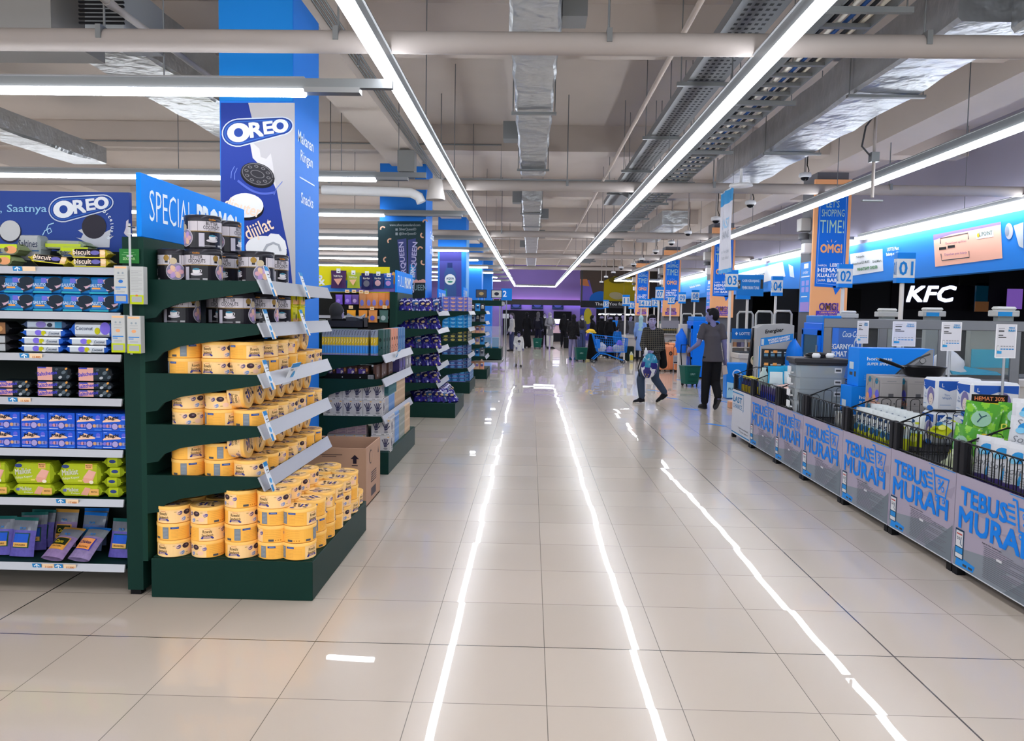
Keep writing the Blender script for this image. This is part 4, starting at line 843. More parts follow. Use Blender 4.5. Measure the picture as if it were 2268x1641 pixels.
# bottom row: see-through cracker bags
def bag(kind):
    cols = {'teal': ('1f5a58', '6a6f7c', '5f57a8', '2456c0', 'e2b060', 'CRACKERS'), 'corn': ('b98a40', '777a84', '8a74a0', '3a52c0', 'e0a24a', 'Corn'), 'chicken': ('1f6fc8', '7a8088', '8a7aa4', '4a48b0', 'ee9a50', 'Chicken'), 'blue': ('1f6fc8', '6a7484', '5a6a98', '2a7ac0', '7aa8d0', 'CRACKERS')}[kind]
    top, clear, fill, lab, strip, word = cols
    T_, C1, F_ = mat(top, .35), mat(clear, .2, coat=.3), mat(fill, .3, noise=.35, nscale=40)
    b, f = pouch(.15, .225, .07, lambda a, q: T_ if q > .205 or q < .008 else (C1 if q > .15 else F_), gus=1)
    fr = mat('23503a') if kind == 'teal' else mat(strip) if kind == 'corn' else mat(lab)
    b.rect(-.05, .05, .05, .135, f, fr, .004, 4); b.rect(-.045, .08, .045, .13, f, mat(lab if kind != 'corn' else '25301c'), .006, 4); b.rect(-.045, .055, .045, .08, f, mat(strip), .006, 4)
    if kind in ('chicken',): b.rect(-.045, .08, .045, .13, f, mat('f0a060'), .007, 4); b.text('Chicken', 0, .1, .022, f, mat('3a2a60'), .009, .02, .15, .075)
    elif kind == 'corn': b.text('Corn', 0, .1, .024, f, mat('d8c02a'), .009, .03, .1, .055)
    b.text('CRACKERS', 0, .067, .01, f, BRN, .009, .015, 0, .07); b.text('PLM', .0, .162, .014, f, mat('2f7fc8'), .004, .03, 0, .035)
    return b.build('cracker_bag')
KB = {n: Kind(grp(bag(n), 'x', 'cracker bag', 'see-through cracker bags')) for n in ('teal', 'corn', 'chicken', 'blue')}
for n, px, y, z, rot, l in (('teal', -12, 4.40, .178, (-.22, 0, .1), 'teal topped clear cracker bag cut by the left edge of the bottom shelf'), ('teal', 36, 4.38, .178, (-.25, 0, -.05), 'teal topped clear cracker bag with blue label standing at left on the bottom shelf'), ('teal', 62, 4.5, .178, (-.2, 0, .2), 'violet looking cracker bag behind the teal topped one'),
                            ('teal', 80, 4.56, .178, (-.2, 0, .0), 'cracker bag deep in the shade of the bottom shelf, near the middle'), ('corn', 132, 4.58, .178, (-.2, 0, -.05), 'cracker bag with gold top standing behind the corn bag'), ('corn', 104, 4.315, .19, (-.95, 0, -.2), 'small corn cracker bag leaning far back at the front of the bottom shelf'),
                            ('chicken', 164, 4.31, .19, (-.9, 0, -.22), 'blue and orange chicken cracker bag leaning over the shelf edge'), ('blue', 190, 4.52, .178, (-.3, 0, -.1), 'blue topped cracker bag standing behind the chicken bag, front one'), ('blue', 200, 4.62, .178, (-.2, 0, .05), 'blue topped cracker bag at the back behind the chicken bag'), ('teal', 258, 4.4, .178, (-.25, 0, -.1), 'clear cracker bag with blue label at the right end of the bottom shelf')):
    KB[n].put((X(px, y), y, z), rot, l)
# boxes clipped on the hanging strip by the corner post
def clipbox(colr, face):
    b = carton(.075, .045, .205, mat('b9bcbc', .45), .001); f = PF(0, -.0225, 0)
    b.rect(-.0375, 0, .0375, .05, f, mat(colr), .0008); b.rect(-.028, .012, .028, .042, f, mat('a3a6a6'), .0014)
    if face:
        b.rect(-.032, .19, .032, .2, f, mat('e8b98a'), .0008); b.ell(0, .12, .013, .009, f, mat('2f6fc0' if colr == '2a6fd0' else 'e0a070'), .001, 12); b.rect(-.03, .085, .03, .091, f, mat('3f86d0'), .001); b.rect(-.03, .076, -.002, .08, f, mat('3f86d0'), .001)
        for x in (-.012, .012): b.ell(x, .165, .006, .006, f, mat('8f9aa4'), .001, 8)
        for q in (.15, .135, .065, .06): b.rect(-.022, q, .022, q+.0015, f, mat('8a8d90'), .001)
    else:
        for q in range(14): b.rect(-.03, .07+.0085*q, .03 if q % 3 else .01, .0715+.0085*q, f, mat('95989a'), .001)
        b.ell(0, .048, .008, .005, f, mat('d9803a'), .0016, 10)
    return b.build('hanging_box')
for px, py, c, fc, l in ((273, 672, '2a6fd0', 1, 'upper left white box with blue foot clipped to the hanging strip'), (308, 674, 'b4c41c', 0, 'upper right white box with lime foot clipped to the hanging strip'), (267, 780, 'b4c41c', 1, 'lower left white box with lime foot clipped to the hanging strip'), (302, 782, 'b4c41c', 1, 'lower right white box with lime foot clipped to the hanging strip')):
    p_ = at(px, py, y=4.21); grp(clipbox(c, fc), l, 'small box', 'white boxes on the clip strip', p_)
p_ = at(292, 785, y=4.24); t = thing('clip_strip', 'thin clear hanging strip that holds four small boxes on the corner post', 'strip', p_)
MB().box(-.006, -.004, 0, .006, 0, .72, mat('b9bcc0', .3), 0).build('strip', t)
for i in range(6): MB().box(-.016, -.008, .06+.12*i, .016, .0, .066+.12*i, mat('c6c9cc', .3)).build('clip', t)
MB().box(-.006, -.004, .7, .006, .05, .706, STEEL).build('hook', t)
b = MB(); p_ = at(286, 567, y=4.27); b.box(-.055, 0, -.04, .055, .004, .04, mat('2f7a3a', .5)); f = PF(0, -.001, 0); b.text('SEKITAR', 0, -.015, .014, f, mat('a9d89a'), .001, .01, 0, .07); b.rect(-.04, .005, .04, .008, f, mat('7ab87a'), .001); b.rect(-.03, .018, .03, .021, f, mat('7ab87a'), .001)
grp(b.build('shelf_label'), 'small green label on the corner post above the hanging boxes', 'label', None, p_)
# ================================================================ second and later end displays
x0 = -2.1; y0 = 7.72
# thin packs standing like books, striped grey, yellow and blue
def blister(c1, c2, c3, w=.026, h=.262, d=.16):
    b = MB().box(-w/2, -d/2, 0, w/2, d/2, h, mat(c3, .4), .001); f = PF(0, -d/2, 0); g = PR(w/2, 0, 0)
    for fn, a in ((f, w/2-.001), (g, d/2-.002)):
        b.rect(-a, h*.62, a, h*.75, fn, mat('7f8fa0'), .0006); b.rect(-a, .0, a, .018, fn, mat('8f86c8'), .0008); b.rect(-a, h*.42, a, h*.72, fn, mat(c2), .0008); b.rect(-a, h*.1, a, h*.38, fn, mat(c1), .0008); b.rect(-a, h*.76, a, h, fn, mat('8a90a0'), .0008)
    b.stroke([(-.008, h*.8), (.0, h*.95), (.009, h*.97)], .004, f, mat('2c3038'), .0014); b.stroke([(-.008, h*.5), (.002, h*.58), (-.002, h*.66)], .004, f, mat('fff0b0'), .0014); b.rect(-.002, h*.12, .002, h*.36, f, mat('6ab4f2'), .0014)
    return b.build('snack_pack')
k = Kind(grp(blister('2a86d8', 'd9b41a', '98a0a8'), 'x', 'snack pack'))
for i in range(17): k.put((-2.085+.0275*i, y0+.1, 1.188), 0, f'upright pack with yellow and blue bands, {ORD[i+1]} from left on the low display', 'banded packs on the low display')
for i in range(2): k.put((-1.595+.0275*i, y0+.1, 1.188), .05, f'upright banded pack standing apart at the right of the row, {ORD[i+1]} of two', 'banded packs on the low display')
def book(c, c2, d=.16, w=.05, h=.262):
    b = MB().box(-w/2, -d/2, 0, w/2, d/2, h, mat(c, .4), .002)
    for f, a in ((PR(w/2, 0, 0), d/2), (PF(0, -d/2, 0), w/2)): b.ell(-.2*a, h*.6, a*.5, .02, f, mat(c2), .001, 10); b.rect(-a*.7, h*.2, -a*.2, h*.24, f, mat(c2), .001); b.ell(.3*a, h*.3, a*.3, .012, f, mat(c2), .001, 8)
    return b.build('snack_pack')
for nm, c, c2, ys in (('dark green', '3a5a58', '22302f', (0, 1, 2)), ('peach spotted', 'dd9c84', '6a4030', (0, 1, 2)), ('slate blue', '5f86b4', '46609a', (0, 1, 2))):
    k = Kind(grp(book(c, c2, .2, .05), 'x', 'snack pack')); off = {'dark green': .26, 'peach spotted': .72, 'slate blue': 1.2}[nm]
    for i in ys:
        for j in range(2): k.put((-1.535-.055*j, y0+off+.21*i*.72, 1.188), (0, 0, R(3)), f'{nm} upright pack on the low display, {ORD[i+1]} from the front, {("outer", "inner")[j]} row', f'{nm} packs on the low display')
# tray with crumpled dark wrap on the top of the low display
t = thing('carton_tray', 'black open tray with crumpled wrap lying on the low display', 'tray', (-1.93, 8.0, 1.462))
MB().box(-.17, -.1, 0, .22, .1, .012, BLACK).box(-.17, -.1, 0, .22, -.09, .075, mat('2b2b30', .5)).box(-.17, .09, 0, .22, .1, .09, BLACK).box(-.17, -.1, 0, -.16, .1, .09, BLACK).box(.21, -.1, 0, .22, .1, .11, BLACK).build('tray', t)
r_ = random.Random(5); MB().loft([[(x, r_.uniform(-.07, -.04), .09+r_.uniform(0, .03)) if q == 0 else (x, r_.uniform(.02, .06), .1+r_.uniform(.0, .06)) if q == 1 else (x, 0, .06) for q in range(3)] for x in (.02, .08, .13, .18, .21)], mat('8a8d96', .25, .4), smooth=False).build('wrap', t)
# black P boxes in a display tray
t = thing('display_tray', 'black display tray with barcode in front of the brown boxes', 'tray', (-1.83, y0+.12, .948))
f = PF(0, -.1, 0); b = MB().box(-.24, -.1, 0, .27, -.095, .06, BLACK).box(-.24, -.1, 0, .27, .1, .006, BLACK); b.rect(.2, .006, .255, .048, f, mat('b9b9bc'), .001)
for i in range(8): b.rect(.205+.006*i, .01, .208+.006*i, .044, f, BLACK, .0015)
for x in (-.06, .12): b.ell(x, .025, .006, .006, f, mat('c9c9c9'), .001, 8); b.rect(x-.14, .004, x-.01, .006, f, mat('9a9a9c'), .001)
b.build('tray', t)
b = carton(.105, .15, .13, mat('4a3430', .5)); f = PF(0, -.075, 0)
b.rect(-.05, .05, .02, .1, f, mat('5a4a98'), .001); b.text('P', .005, .062, .036, f, mat('e6dccf'), .0016, .05); b.text('G', -.02, .105, .022, f, mat('d8cfc4'), .0016, .03); b.ell(.035, .09, .012, .02, f, mat('b07a50'), .001, 10)
k = Kind(grp(b.build('brown_box'), 'x', 'box'))
for i in range(4): k.put((-2.02+.112*i, y0+.13, .956), 0, f'brown box with a large white letter in the black tray, {ORD[i+1]} from left', 'brown letter boxes')
b = carton(.03, .18, .15, mat('5a4038', .5)); b.rect(-.07, .02, .07, .13, PR(.015, 0, 0), mat('74605a'), .001); b.rect(-.06, .03, -.02, .05, PR(.015, 0, 0), mat('aaa4a4'), .0015); k = Kind(grp(b.build('brown_box'), 'x', 'box'))
for i in range(5): k.put((-1.565+.012*(i % 2), y0+.13+.19*i, .949), .08*(i % 2), f'slim brown box leaning at the edge of the second low shelf, {ORD[i+1]} from the front', 'slim brown boxes')
for nm, c, c2 in (('violet', '4a4478', 'c8c4dc'), ('clear grey', '8a8a90', 'd0d0d4')):
    b = carton(.1, .2, .17, mat(c, .3)); b.rect(-.08, .01, -.05, .04, PR(.05, 0, 0), mat(c2), .001); b.rect(-.02, .05, .06, .12, PR(.05, 0, 0), mat(c2 if nm != 'violet' else '6a62a8'), .001); k = Kind(grp(b.build('snack_box'), 'x', 'box'))
    for i in range(2): k.put((-1.54, y0+1.16+.22*i+(.44 if nm != 'violet' else 0)-.0, .949), 0, f'{nm} box toward the far end of the second low shelf, {("nearer", "farther")[i]} one', f'{nm} boxes')
# white glove boxes
WBX = mat('c6c2c0', .5); GLV = mat('3f3f58', .5)
def glovebox(w=.2, d=.12, h=.165, hands=2):
    b = carton(w, d, h, WBX)
    def design(f, W):
        n = hands if W > .15 else 1
        for i in range(n):
            cx = W*(-.25+.5*i) if n == 2 else 0; s = min(1, W/n/.1)
            b.poly([(cx-.02*s, h*.5), (cx+.02*s, h*.5), (cx+.016*s, h*.34), (cx-.014*s, h*.3)], f, GLV, .0008)
            for a, l in ((-.5, .045), (-.2, .055), (.08, .056), (.35, .05)): b.stroke([(cx+a*.028*s, h*.5), (cx+a*.07*s, h*.5+l)], .0095*s, f, GLV, .0009)
            b.stroke([(cx+.018*s, h*.44), (cx+.038*s, h*.6)], .009*s, f, GLV, .0009); b.text('Volly', cx, h*.44, .014, f, mat('8a8a9a'), .0014, .02, 0, .05*s); b.ell(cx, h*.22, .022*s, .012, f, mat('8f8d90'), .0008, 10); b.ell(cx+.028*s, h*.92, .012*s, .005, f, mat('e0a850'), .001, 8)
        b.rect(-W/2+.002, .002, W/2-.002, .022, f, mat('d8d6d4'), .001); b.text('Volly', W*.08, .012, .012, f, mat('2c2c30'), .0015, .03, 0, .03); b.rect(-W*.42, .009, -W*.25, .014, f, mat('77777a'), .0015); b.rect(W*.25, .009, W*.42, .014, f, mat('9a9a9c'), .0015)
    design(PF(0, -d/2, 0), w); design(PR(w/2, 0, 0), d); b.rect(-w/2+.01, -.03, w/2-.01, .03, P((0, 0, h), (1, 0, 0), (0, 1, 0)), mat('b5b2b2'), .0008)
    return b.build('glove_box')
gb = Kind(grp(glovebox(), 'x', 'glove box', 'white glove boxes'))
for j in range(2):
    for i in range(3): gb.put((-1.99+.203*i-.008*j, y0+.1, .572+.166*j), 0, f'white glove box on the third low shelf, {ORD[i+1]} from left, {("lower", "upper")[j]} layer')
for j in range(2): gb.put((-1.503, y0+.1+.02*j, .212+.166*j), 0, f'white glove box at the front corner of the low plinth, {("lower", "upper")[j]} one')
gs = []
def slim(c, c2, h=.17):
    b = carton(.12, .055, h, mat(c, .45)); b.rect(-.022, .01, .022, h-.01, PR(.06, 0, 0), mat(c2), .001); b.rect(-.018, h*.3, .018, h*.5, PR(.06, 0, 0), mat(c), .0015); b.rect(-.05, .02, .05, h-.02, PF(0, -.0275, 0), mat(c2), .001); return Kind(grp(b.build('slim_box'), 'x', 'box'))
sl = {'white': slim('c9c6c6', 'a9a8b0'), 'blue': slim('8fb0dc', '6a96d0'), 'cream': slim('ddc2a4', 'c8a888'), 'teal': slim('56848a', '3c6a72'), 'grey': slim('b0b2ac', '8f968c')}
def rowof(kind, x, ys, z, where, j):
    for i, y in enumerate(ys): sl[kind].put((x, y, z), 0, f'slim {kind} box, {ORD[i+1]} from the front in the {where}', f'slim boxes on the low display')
for j in range(2):
    rowof('white', -1.505, [y0+.2+.058*i for i in range(6)], .212+.172*j, f'{("lower", "upper")[j]} layer of the plinth edge', j)
    rowof('blue', -1.5, [y0+.56+.058*i for i in range(4)], .212+.172*j, f'{("lower", "upper")[j]} blue run of the plinth edge', j)
    rowof('grey', -1.495, [y0+.8+.058*i for i in range(6)], .212+.172*j, f'{("lower", "upper")[j]} grey run of the plinth edge', j)
    rowof('cream', -1.49, [y0+1.16+.058*i for i in range(6)], .212+.172*j, f'{("lower", "upper")[j]} cream run of the plinth edge', j)
rowof('white', -1.56, [y0+.2+.058*i for i in range(5)], .572, 'third low shelf, white run', 0); rowof('blue', -1.56, [y0+.5+.058*i for i in range(6)], .572, 'third low shelf, blue run', 0); rowof('cream', -1.56, [y0+.86+.058*i for i in range(12)], .572, 'third low shelf, cream run', 0)
rowof('teal', -1.56, [y0+.5+.058*i for i in range(8)], .744, 'teal run atop the third low shelf', 0); rowof('cream', -1.56, [y0+.98+.058*i for i in range(10)], .744, 'cream run atop the third low shelf', 0)
b = carton(.1, .1, .034, mat('c9b0b4', .5)); b.rect(-.04, .008, .04, .02, PF(0, -.05, 0), mat('a9909c'), .001); b.rect(.0, .024, .04, .029, PF(0, -.05, 0), mat('77708a'), .001); k = Kind(grp(b.build('small_box'), 'x', 'box'))
for i in range(4):
    for j in range(4): k.put((-2.02+.102*i, y0+.16, .38+.0345*j), 0, f'small pinkish box behind the carton, {ORD[i+1]} column from left, {lv(j)} layer', 'small pinkish boxes on the low plinth')
for i in range(2): gb.put((-1.965+.203*i, y0+.16, .212), 0, f'white glove box under the small pinkish boxes, {("left", "right")[i]} one')
# brown carton on the floor between the displays
BROWNC = mat('b5927c', .7, noise=.06, nscale=5)
t = thing('cardboard_carton', 'open brown cardboard carton on the floor behind the tin display', 'carton', (-1.75, 6.65, 0)); b = MB()
for q in ((-.4, -.3, .4, -.29), (-.4, .29, .4, .3), (-.4, -.29, -.39, .29), (.39, -.29, .4, .29)): b.box(q[0], q[1], .0, q[2], q[3], .5, BROWNC)
b.box(-.4, -.3, 0, .4, .3, .01, BROWNC); b.build('body', t); b = MB(); f = PF(0, -.3, 0); DK2 = mat('2c2430')
b.text('Olive', -.13, .43, .06, f, DK2, .002, .02, .2, .2); b.rect(.0, .44, .2, .447, f, mat('6a5650'), .002); b.rect(.03, .425, .15, .431, f, mat('6a5650'), .002); b.rect(.29, .37, .32, .41, f, DK2, .002); b.poly([(.27, .41), (.34, .41), (.305, .445)], f, DK2, .002); b.rect(.28, .35, .33, .358, f, DK2, .002)
b.poly([(-.05, .05), (.06, .33), (.14, .3), (.08, .05)], f, mat('d99a80'), .002); b.stroke([(-.05, .05), (.02, .28), (.08, .34), (.14, .29), (.08, .05)], .008, f, DK2, .003); b.ell(.25, .16, .09, .1, f, DK2, .002, 20); b.ell(.25, .16, .075, .085, f, BROWNC, .003, 20); b.ell(.26, .18, .05, .03, f, DK2, .004, 14)
f = PR(.4, 0, 0); b.ell(-.12, .4, .06, .06, f, DK2, .002, 16); b.ell(-.12, .4, .052, .052, f, BROWNC, .003, 16); b.poly([(.18, .38), (.2, .44), (.22, .38)], f, DK2, .002)
for i in range(5): b.rect(-.1, .25-.02*i, .12, .258-.02*i, f, DK2, .002)
b.rect(-.1, .05, .1, .12, f, mat('443a40'), .002); b.build('printing', t)
MB().box(-.4, -.29, .497, -.1, .29, .503, mat('a9846c', .7)).build('flap', t)
# ---------------- violet snack bags
def snackbag(c1, c2, c3):
    M1, M2, M3 = mat(c1, .22, coat=.3), mat(c2, .25), mat(c3, .3, .4); rr = random.Random(c1)
    def pick(a, q): v = math.sin(a*70+q*33)+math.cos(q*60-a*41); return M3 if v > 1.35 else M2 if v < -1.1 else M1
    b, f = pouch(.17, .24, .1, pick, n=8, m_=9); b.ell(0, .13, .05, .05, f, M2, .012, 12); b.ell(.01, .11, .03, .022, f, mat('b9a078'), .02, 10)
    b.rect(-.05, .17, .05, .195, f, mat('c9c6e0'), .012, 3)
    return Kind(grp(b.build('snack_bag'), 'x', 'snack bag', 'shiny violet snack bags'))
sb = [snackbag('2f2c86', '1e1f5c', '9a98c0'), snackbag('3a2f8c', '23205a', 'c0a878'), snackbag('2c2a6a', '3a5a8a', '8a8ab0')]
def bagrow(shelf, z, n, kinds=(0, 1, 2), lean=-.5, gold=False):
    for i in range(n):
        x = -2.0+.56*i/max(1, n-1)*(.95); sb[kinds[i % len(kinds)]].put((x, 12.06+rnd.uniform(-.02, .02), z+.003), (lean+rnd.uniform(-.12, .12), rnd.uniform(-.35, -.05), rnd.uniform(-.1, .5)), f'shiny violet snack bag front row of the {shelf} bag shelf, {ORD[i+1]} from left')
    for i in range(5):
        sb[rnd.choice(kinds)].put((-1.56, 12.25+.24*i, z+.003), (lean, 0, 1.35+rnd.uniform(-.1, .15)), f'shiny violet snack bag aisle side of the {shelf} bag shelf, {ORD[i+1]} from the front')
bagrow('top', 1.64, 6); bagrow('second', 1.362, 7); bagrow('third', 1.063, 5); bagrow('fourth', .79, 5); bagrow('fifth', .523, 5)
for i in range(7):
    for j in range(2):
        sb[(i+j) % 3].put((-1.72+.09*i, 12.02+.13*j, .229), (-.75+rnd.uniform(-.1, .1), rnd.uniform(-.4, 0), rnd.uniform(0, .6)), f'violet snack bag heaped on the bag display plinth, {("front", "back")[j]} row, {ORD[i+1]} from left')
for i in range(5): sb[i % 3].put((-1.3, 12.3+.22*i, .229), (-.6, 0, 1.3), f'violet snack bag, aisle edge of the bag display plinth, {ORD[i+1]} from the front')
# ---------------- blue boxes on the fourth display
def bluebox(c, c2, c3):
    b = carton(.14, .2, .074, mat(c, .35)); f = PF(0, -.1, 0); g = PR(.07, 0, 0)
    b.ell(0, .04, .045, .024, f, mat(c2), .001, 14); b.rect(-.03, .05, .035, .06, f, mat(c3), .0016); b.rect(-.065, .004, .065, .014, f, mat(c3), .001)
    b.rect(-.09, .04, -.03, .065, g, mat('cfd6e6'), .001); b.rect(-.09, .01, -.05, .03, g, mat('cfd6e6'), .001); b.rect(0, .01, .08, .06, g, mat(c2), .001)
    return Kind(grp(b.build('snack_box'), 'x', 'box', 'boxes on the blue box display'))
bb = {'violet and peach': bluebox('7a7fd0', 'e2b09c', '5a54b0'), 'bright blue': bluebox('2a93d4', '7cc0e6', '1c62b0'), 'black and yellow': bluebox('27343a', 'c0b060', '6a7a50'), 'navy': bluebox('35477c', '4f8ac0', '9aa0d0'), 'steel blue': bluebox('2c5c94', '4a9ad0', '8a86c8')}
for sh, z, nm, rows in (('top', 1.65, 'violet and peach', 4), ('second', 1.315, 'bright blue', 4), ('third', 1.043, 'black and yellow', 3), ('fourth', .77, 'navy', 3), ('fifth', .496, 'navy', 3), ('plinth', .229, 'steel blue', 3)):
    for j in range(rows):
        for i in range(3): bb[nm].put((-1.71+.145*i+(.05 if sh == 'plinth' else 0), 15.68, z+.0745*j), 0, f'{nm} box, {sh} level of box display, front, {ORD[i+1]} from left, {lv(j)} layer')
        for i in range(5): bb[nm].put((-1.35+(.05 if sh == 'plinth' else 0), 15.9+.21*i, z+.0745*j), 0, f'{nm} box, {sh} level of box display, aisle side, {ORD[i+2]} back, {lv(j)} layer')
# ---------------- mixed packs on the fifth display
def smallpack(c, c2, w=.12, h=.2): 
    b, f = pouch(w, h, .06, lambda a, q: mat(c2, .35) if .3*h < q < .6*h and abs(a) < w*.3 else mat(c, .3), n=5, m_=6); b.ell(0, h*.7, w*.25, h*.08, f, mat('e9e6e0'), .008, 10); return Kind(grp(b.build('small_bag'), 'x', 'small bag', 'small bags on the far end display'))
sp_ = {'cream': smallpack('e0b890', '8a7ac0'), 'blue': smallpack('3a8ac8', '1c3a6a'), 'black': smallpack('2a2a30', 'a09a90'), 'peach': smallpack('e2a080', '5a5a90'), 'grey': smallpack('8a8d96', '4a4e5c')}
for sh, z, ks in (('top', 1.66, ('blue', 'black')), ('second', 1.4, ('black', 'grey')), ('third', 1.12, ('peach', 'cream')), ('fourth', .84, ('cream', 'blue')), ('fifth', .55, ('blue', 'grey')), ('plinth', .229, ('cream', 'peach'))):
    for i in range(4): sp_[ks[i % 2]].put((-1.55+.12*i, 19.1, z+.003), (-.25, 0, rnd.uniform(-.1, .1)), f'small {ks[i % 2]} bag, {sh} level of far end display, {ORD[i+1]} from left')
    for i in range(5): sp_[ks[(i+1) % 2]].put((-1.21, 19.2+.22*i, z+.003), (-.25, 0, 1.4), f'small {ks[(i+1) % 2]} bag, aisle side, {sh} level of far end display, {ORD[i+1]} from front')
# ---------------- hanging snack bags on the third run
def hangbag(c, c2, w, h, word, tagc='c9cdd2'):
    b, f = pouch(w, h, .06, lambda a, q: mat(c, .3), n=8, m_=8, gus=.9); g = lambda a, q, cc=0: f(a, q, cc)
    b.text(word, 0, h*.68, h*.12, g, mat('e2ddd2'), .03, .03, 0, w*.62); b.poly([(-w*.3, h*.52), (w*.3, h*.55), (w*.02, h*.15)], g, mat(c2), .032) if word == 'TORTILLA' else b.ell(0, h*.36, w*.28, h*.2, g, mat(c2), .032, 16)
    return b
def hang(px, pyb, y, c, c2, w, h, word, label, grp_, clip=True):
    p_ = at(px, pyb, y=y); o = hangbag(c, c2, w, h, word).build('hanging_snack_bag'); grp(o, label, 'snack bag', grp_, p_)
    if clip: MB().box(-.03, -.012, h*.86, .03, -.004, h+.03, WHITE).box(-.014, -.014, h*.92, .014, -.012, h*.97, DKGREY).build('hang_clip', o)
HY = 11.955
for px, pyb, c, c2, w, h, word, l in ((750, 638, '4a2c5a', 'd8a090', .24, .27, 'TORTILLA', 'dark purple tortilla bag hung over the yellow header'), (783, 638, 'a9b83a', 'e8b890', .2, .24, 'TORTILLA', 'lime tortilla bag hung over the yellow header'), (813, 641, '27275c', '6a6a78', .18, .25, 'Kar-Kar', 'dark navy chip bag hung over the yellow header'), (838, 639, '26386a', 'c8a0a8', .17, .23, 'Kar-Kar', 'slate blue chip bag hung over the yellow header'), (861, 638, '2458a8', 'b08ac8', .15, .2, 'Kar-Kar', 'bright blue chip bag hung over the yellow header')):
    hang(px, pyb, HY, c, c2, w, h, word, l, None)
for i, (px, c, c2) in enumerate(((751, '7a5ac8', '9a80dc'), (771, '7a5ac8', 'a58ae0'), (787, '6a5098', 'b49ac8'), (803, 'c88a5a', '6a70b8'), (818, 'd98a50', '7a78c0'), (830, 'dc9258', '7a78c0'), (845, 'd9884c', '7070b4'), (859, 'd08040', '6a6ab0'))):
    hang(px, 674 if i < 3 else 683, HY, c, c2, .11, .15 if i < 3 else .24, '', f'hanging {"violet" if i < 3 else "orange and violet"} snack pack in the middle peg row, {ORD[i+1]} from left', 'middle peg row snack packs', False)
for i, (px, c, c2) in enumerate(((778, 'e8a030', '4a4aa0'), (804, 'e0903c', '3a78b8'), (826, 'd99050', '5a5ab0'), (850, '4a6a66', 'a0b0b0'))):
    hang(px, 714, HY, c, c2, .14, .19, '', f'hanging snack pouch in the lowest visible peg row, {ORD[i+1]} from left', 'lowest peg row pouches', False)
for i, (px, py) in enumerate(((769, 645), (784, 645), (800, 646), (812, 647), (777, 680), (824, 683), (852, 680))):
    p_ = at(px, py, y=HY-.08); b = MB().box(-.032, 0, -.024, .032, .003, .024, mat('f0d8b0', .5)); b.rect(-.02, -.006, .02, .006, P((0, 0, 0)), mat('d08a3a'), .001)
    b.tube([(0, .003, 0), (0, .1, .0)], .004, STEEL, 5)
    grp(b.build('price_ticket'), f'cream price ticket on a peg between the hanging snack bags, {ORD[i+1]} from upper left', 'price ticket', 'peg price tickets', p_)
t = thing('peg_board', 'dark board that carries the hanging snack bags', 'board', (-2.9, 12.02, 1.2)); MB().box(-.9, 0, -.2, .68, .02, .75, mat('20201f', .7)).build('board', t)
# display island with a green roof and clear bins farther on
t = thing('promotion_island', 'green roofed display island with clear bins in the aisle', 'display', (-1.25, 22.6, 0))
MB().box(-.45, -.6, 1.83, .42, .8, 1.98, GREEN).box(.42, -.6, 1.84, .46, .8, 1.95, STEEL).build('roof', t)
for x in (-.4, .36):
    for y in (-.5, .7): MB().box(x-.012, y-.012, .1, x+.012, y+.012, 1.83, STEEL).build('post', t)
MB().box(-.45, -.6, .3, .42, .8, .62, GREEN, .01).box(-.45, -.65, .22, .46, .8, .28, STEEL).build('bin_base', t)
for x in (-.4, .36): MB().box(x-.03, -.55, 0, x+.03, -.5, .22, STEEL).build('leg', t)
MB().box(-.43, -.58, .66, -.425, .78, 1.25, glass()).box(.4, -.58, .66, .405, .78, 1.25, glass()).box(-.43, -.58, .66, .4, -.575, 1.25, glass()).build('clear_panel', t)
b = carton(.2, .2, .3, mat('2c8ac8', .4)); k = Kind(grp(b.build('blue_pack'), 'x', 'pack'))
for i in range(3): k.put((-1.5+.25*i, 22.4, .622), 0, f'blue pack inside the roofed display island, {ORD[i+1]} from left', 'blue packs in the island')
for i, (px, py) in enumerate(((1066, 651), (1100, 649))):
    p_ = at(px, py, y=22.5); f = P((0, 0, 0)); b = MB().box(-.16, 0, -.12, .16, .03, .12, mat('223a66', .4)); b.rect(-.14, -.1, .14, .1, f, mat('c9c9c4' if i else '55545a'), .002); b.ell(0, 0, .07, .05, f, mat('2c3040' if i else 'b9a070'), .004, 12)
    b.box(-.1, .005, -.35 if p_.z > 2.2 else -.2, -.08, .025, -.12, STEEL).box(.08, .005, -.35 if p_.z > 2.2 else -.2, .1, .025, -.12, STEEL)
    p_.z = 1.98+.2; grp(b.build('picture_sign'), ('dark picture sign with a pale food photo, left one on the island roof', 'white framed picture sign with a dark blot, right one on the island roof')[i], 'sign', None, p_)
p_ = at(1122, 652, y=26); b = MB().box(-.18, 0, -.2, .18, .04, .2, mat('1f80d8', .4)).tube([(0, .02, -.2), (0, .02, -p_.z)], .02, STEEL, 8); b.text('2', -.06, .02, .2, P((0, 0, 0)), mat('e8f2fc'), .002, .04); grp(b.build('number_sign'), 'blue sign with the number two far down the left side', 'sign', None, p_)
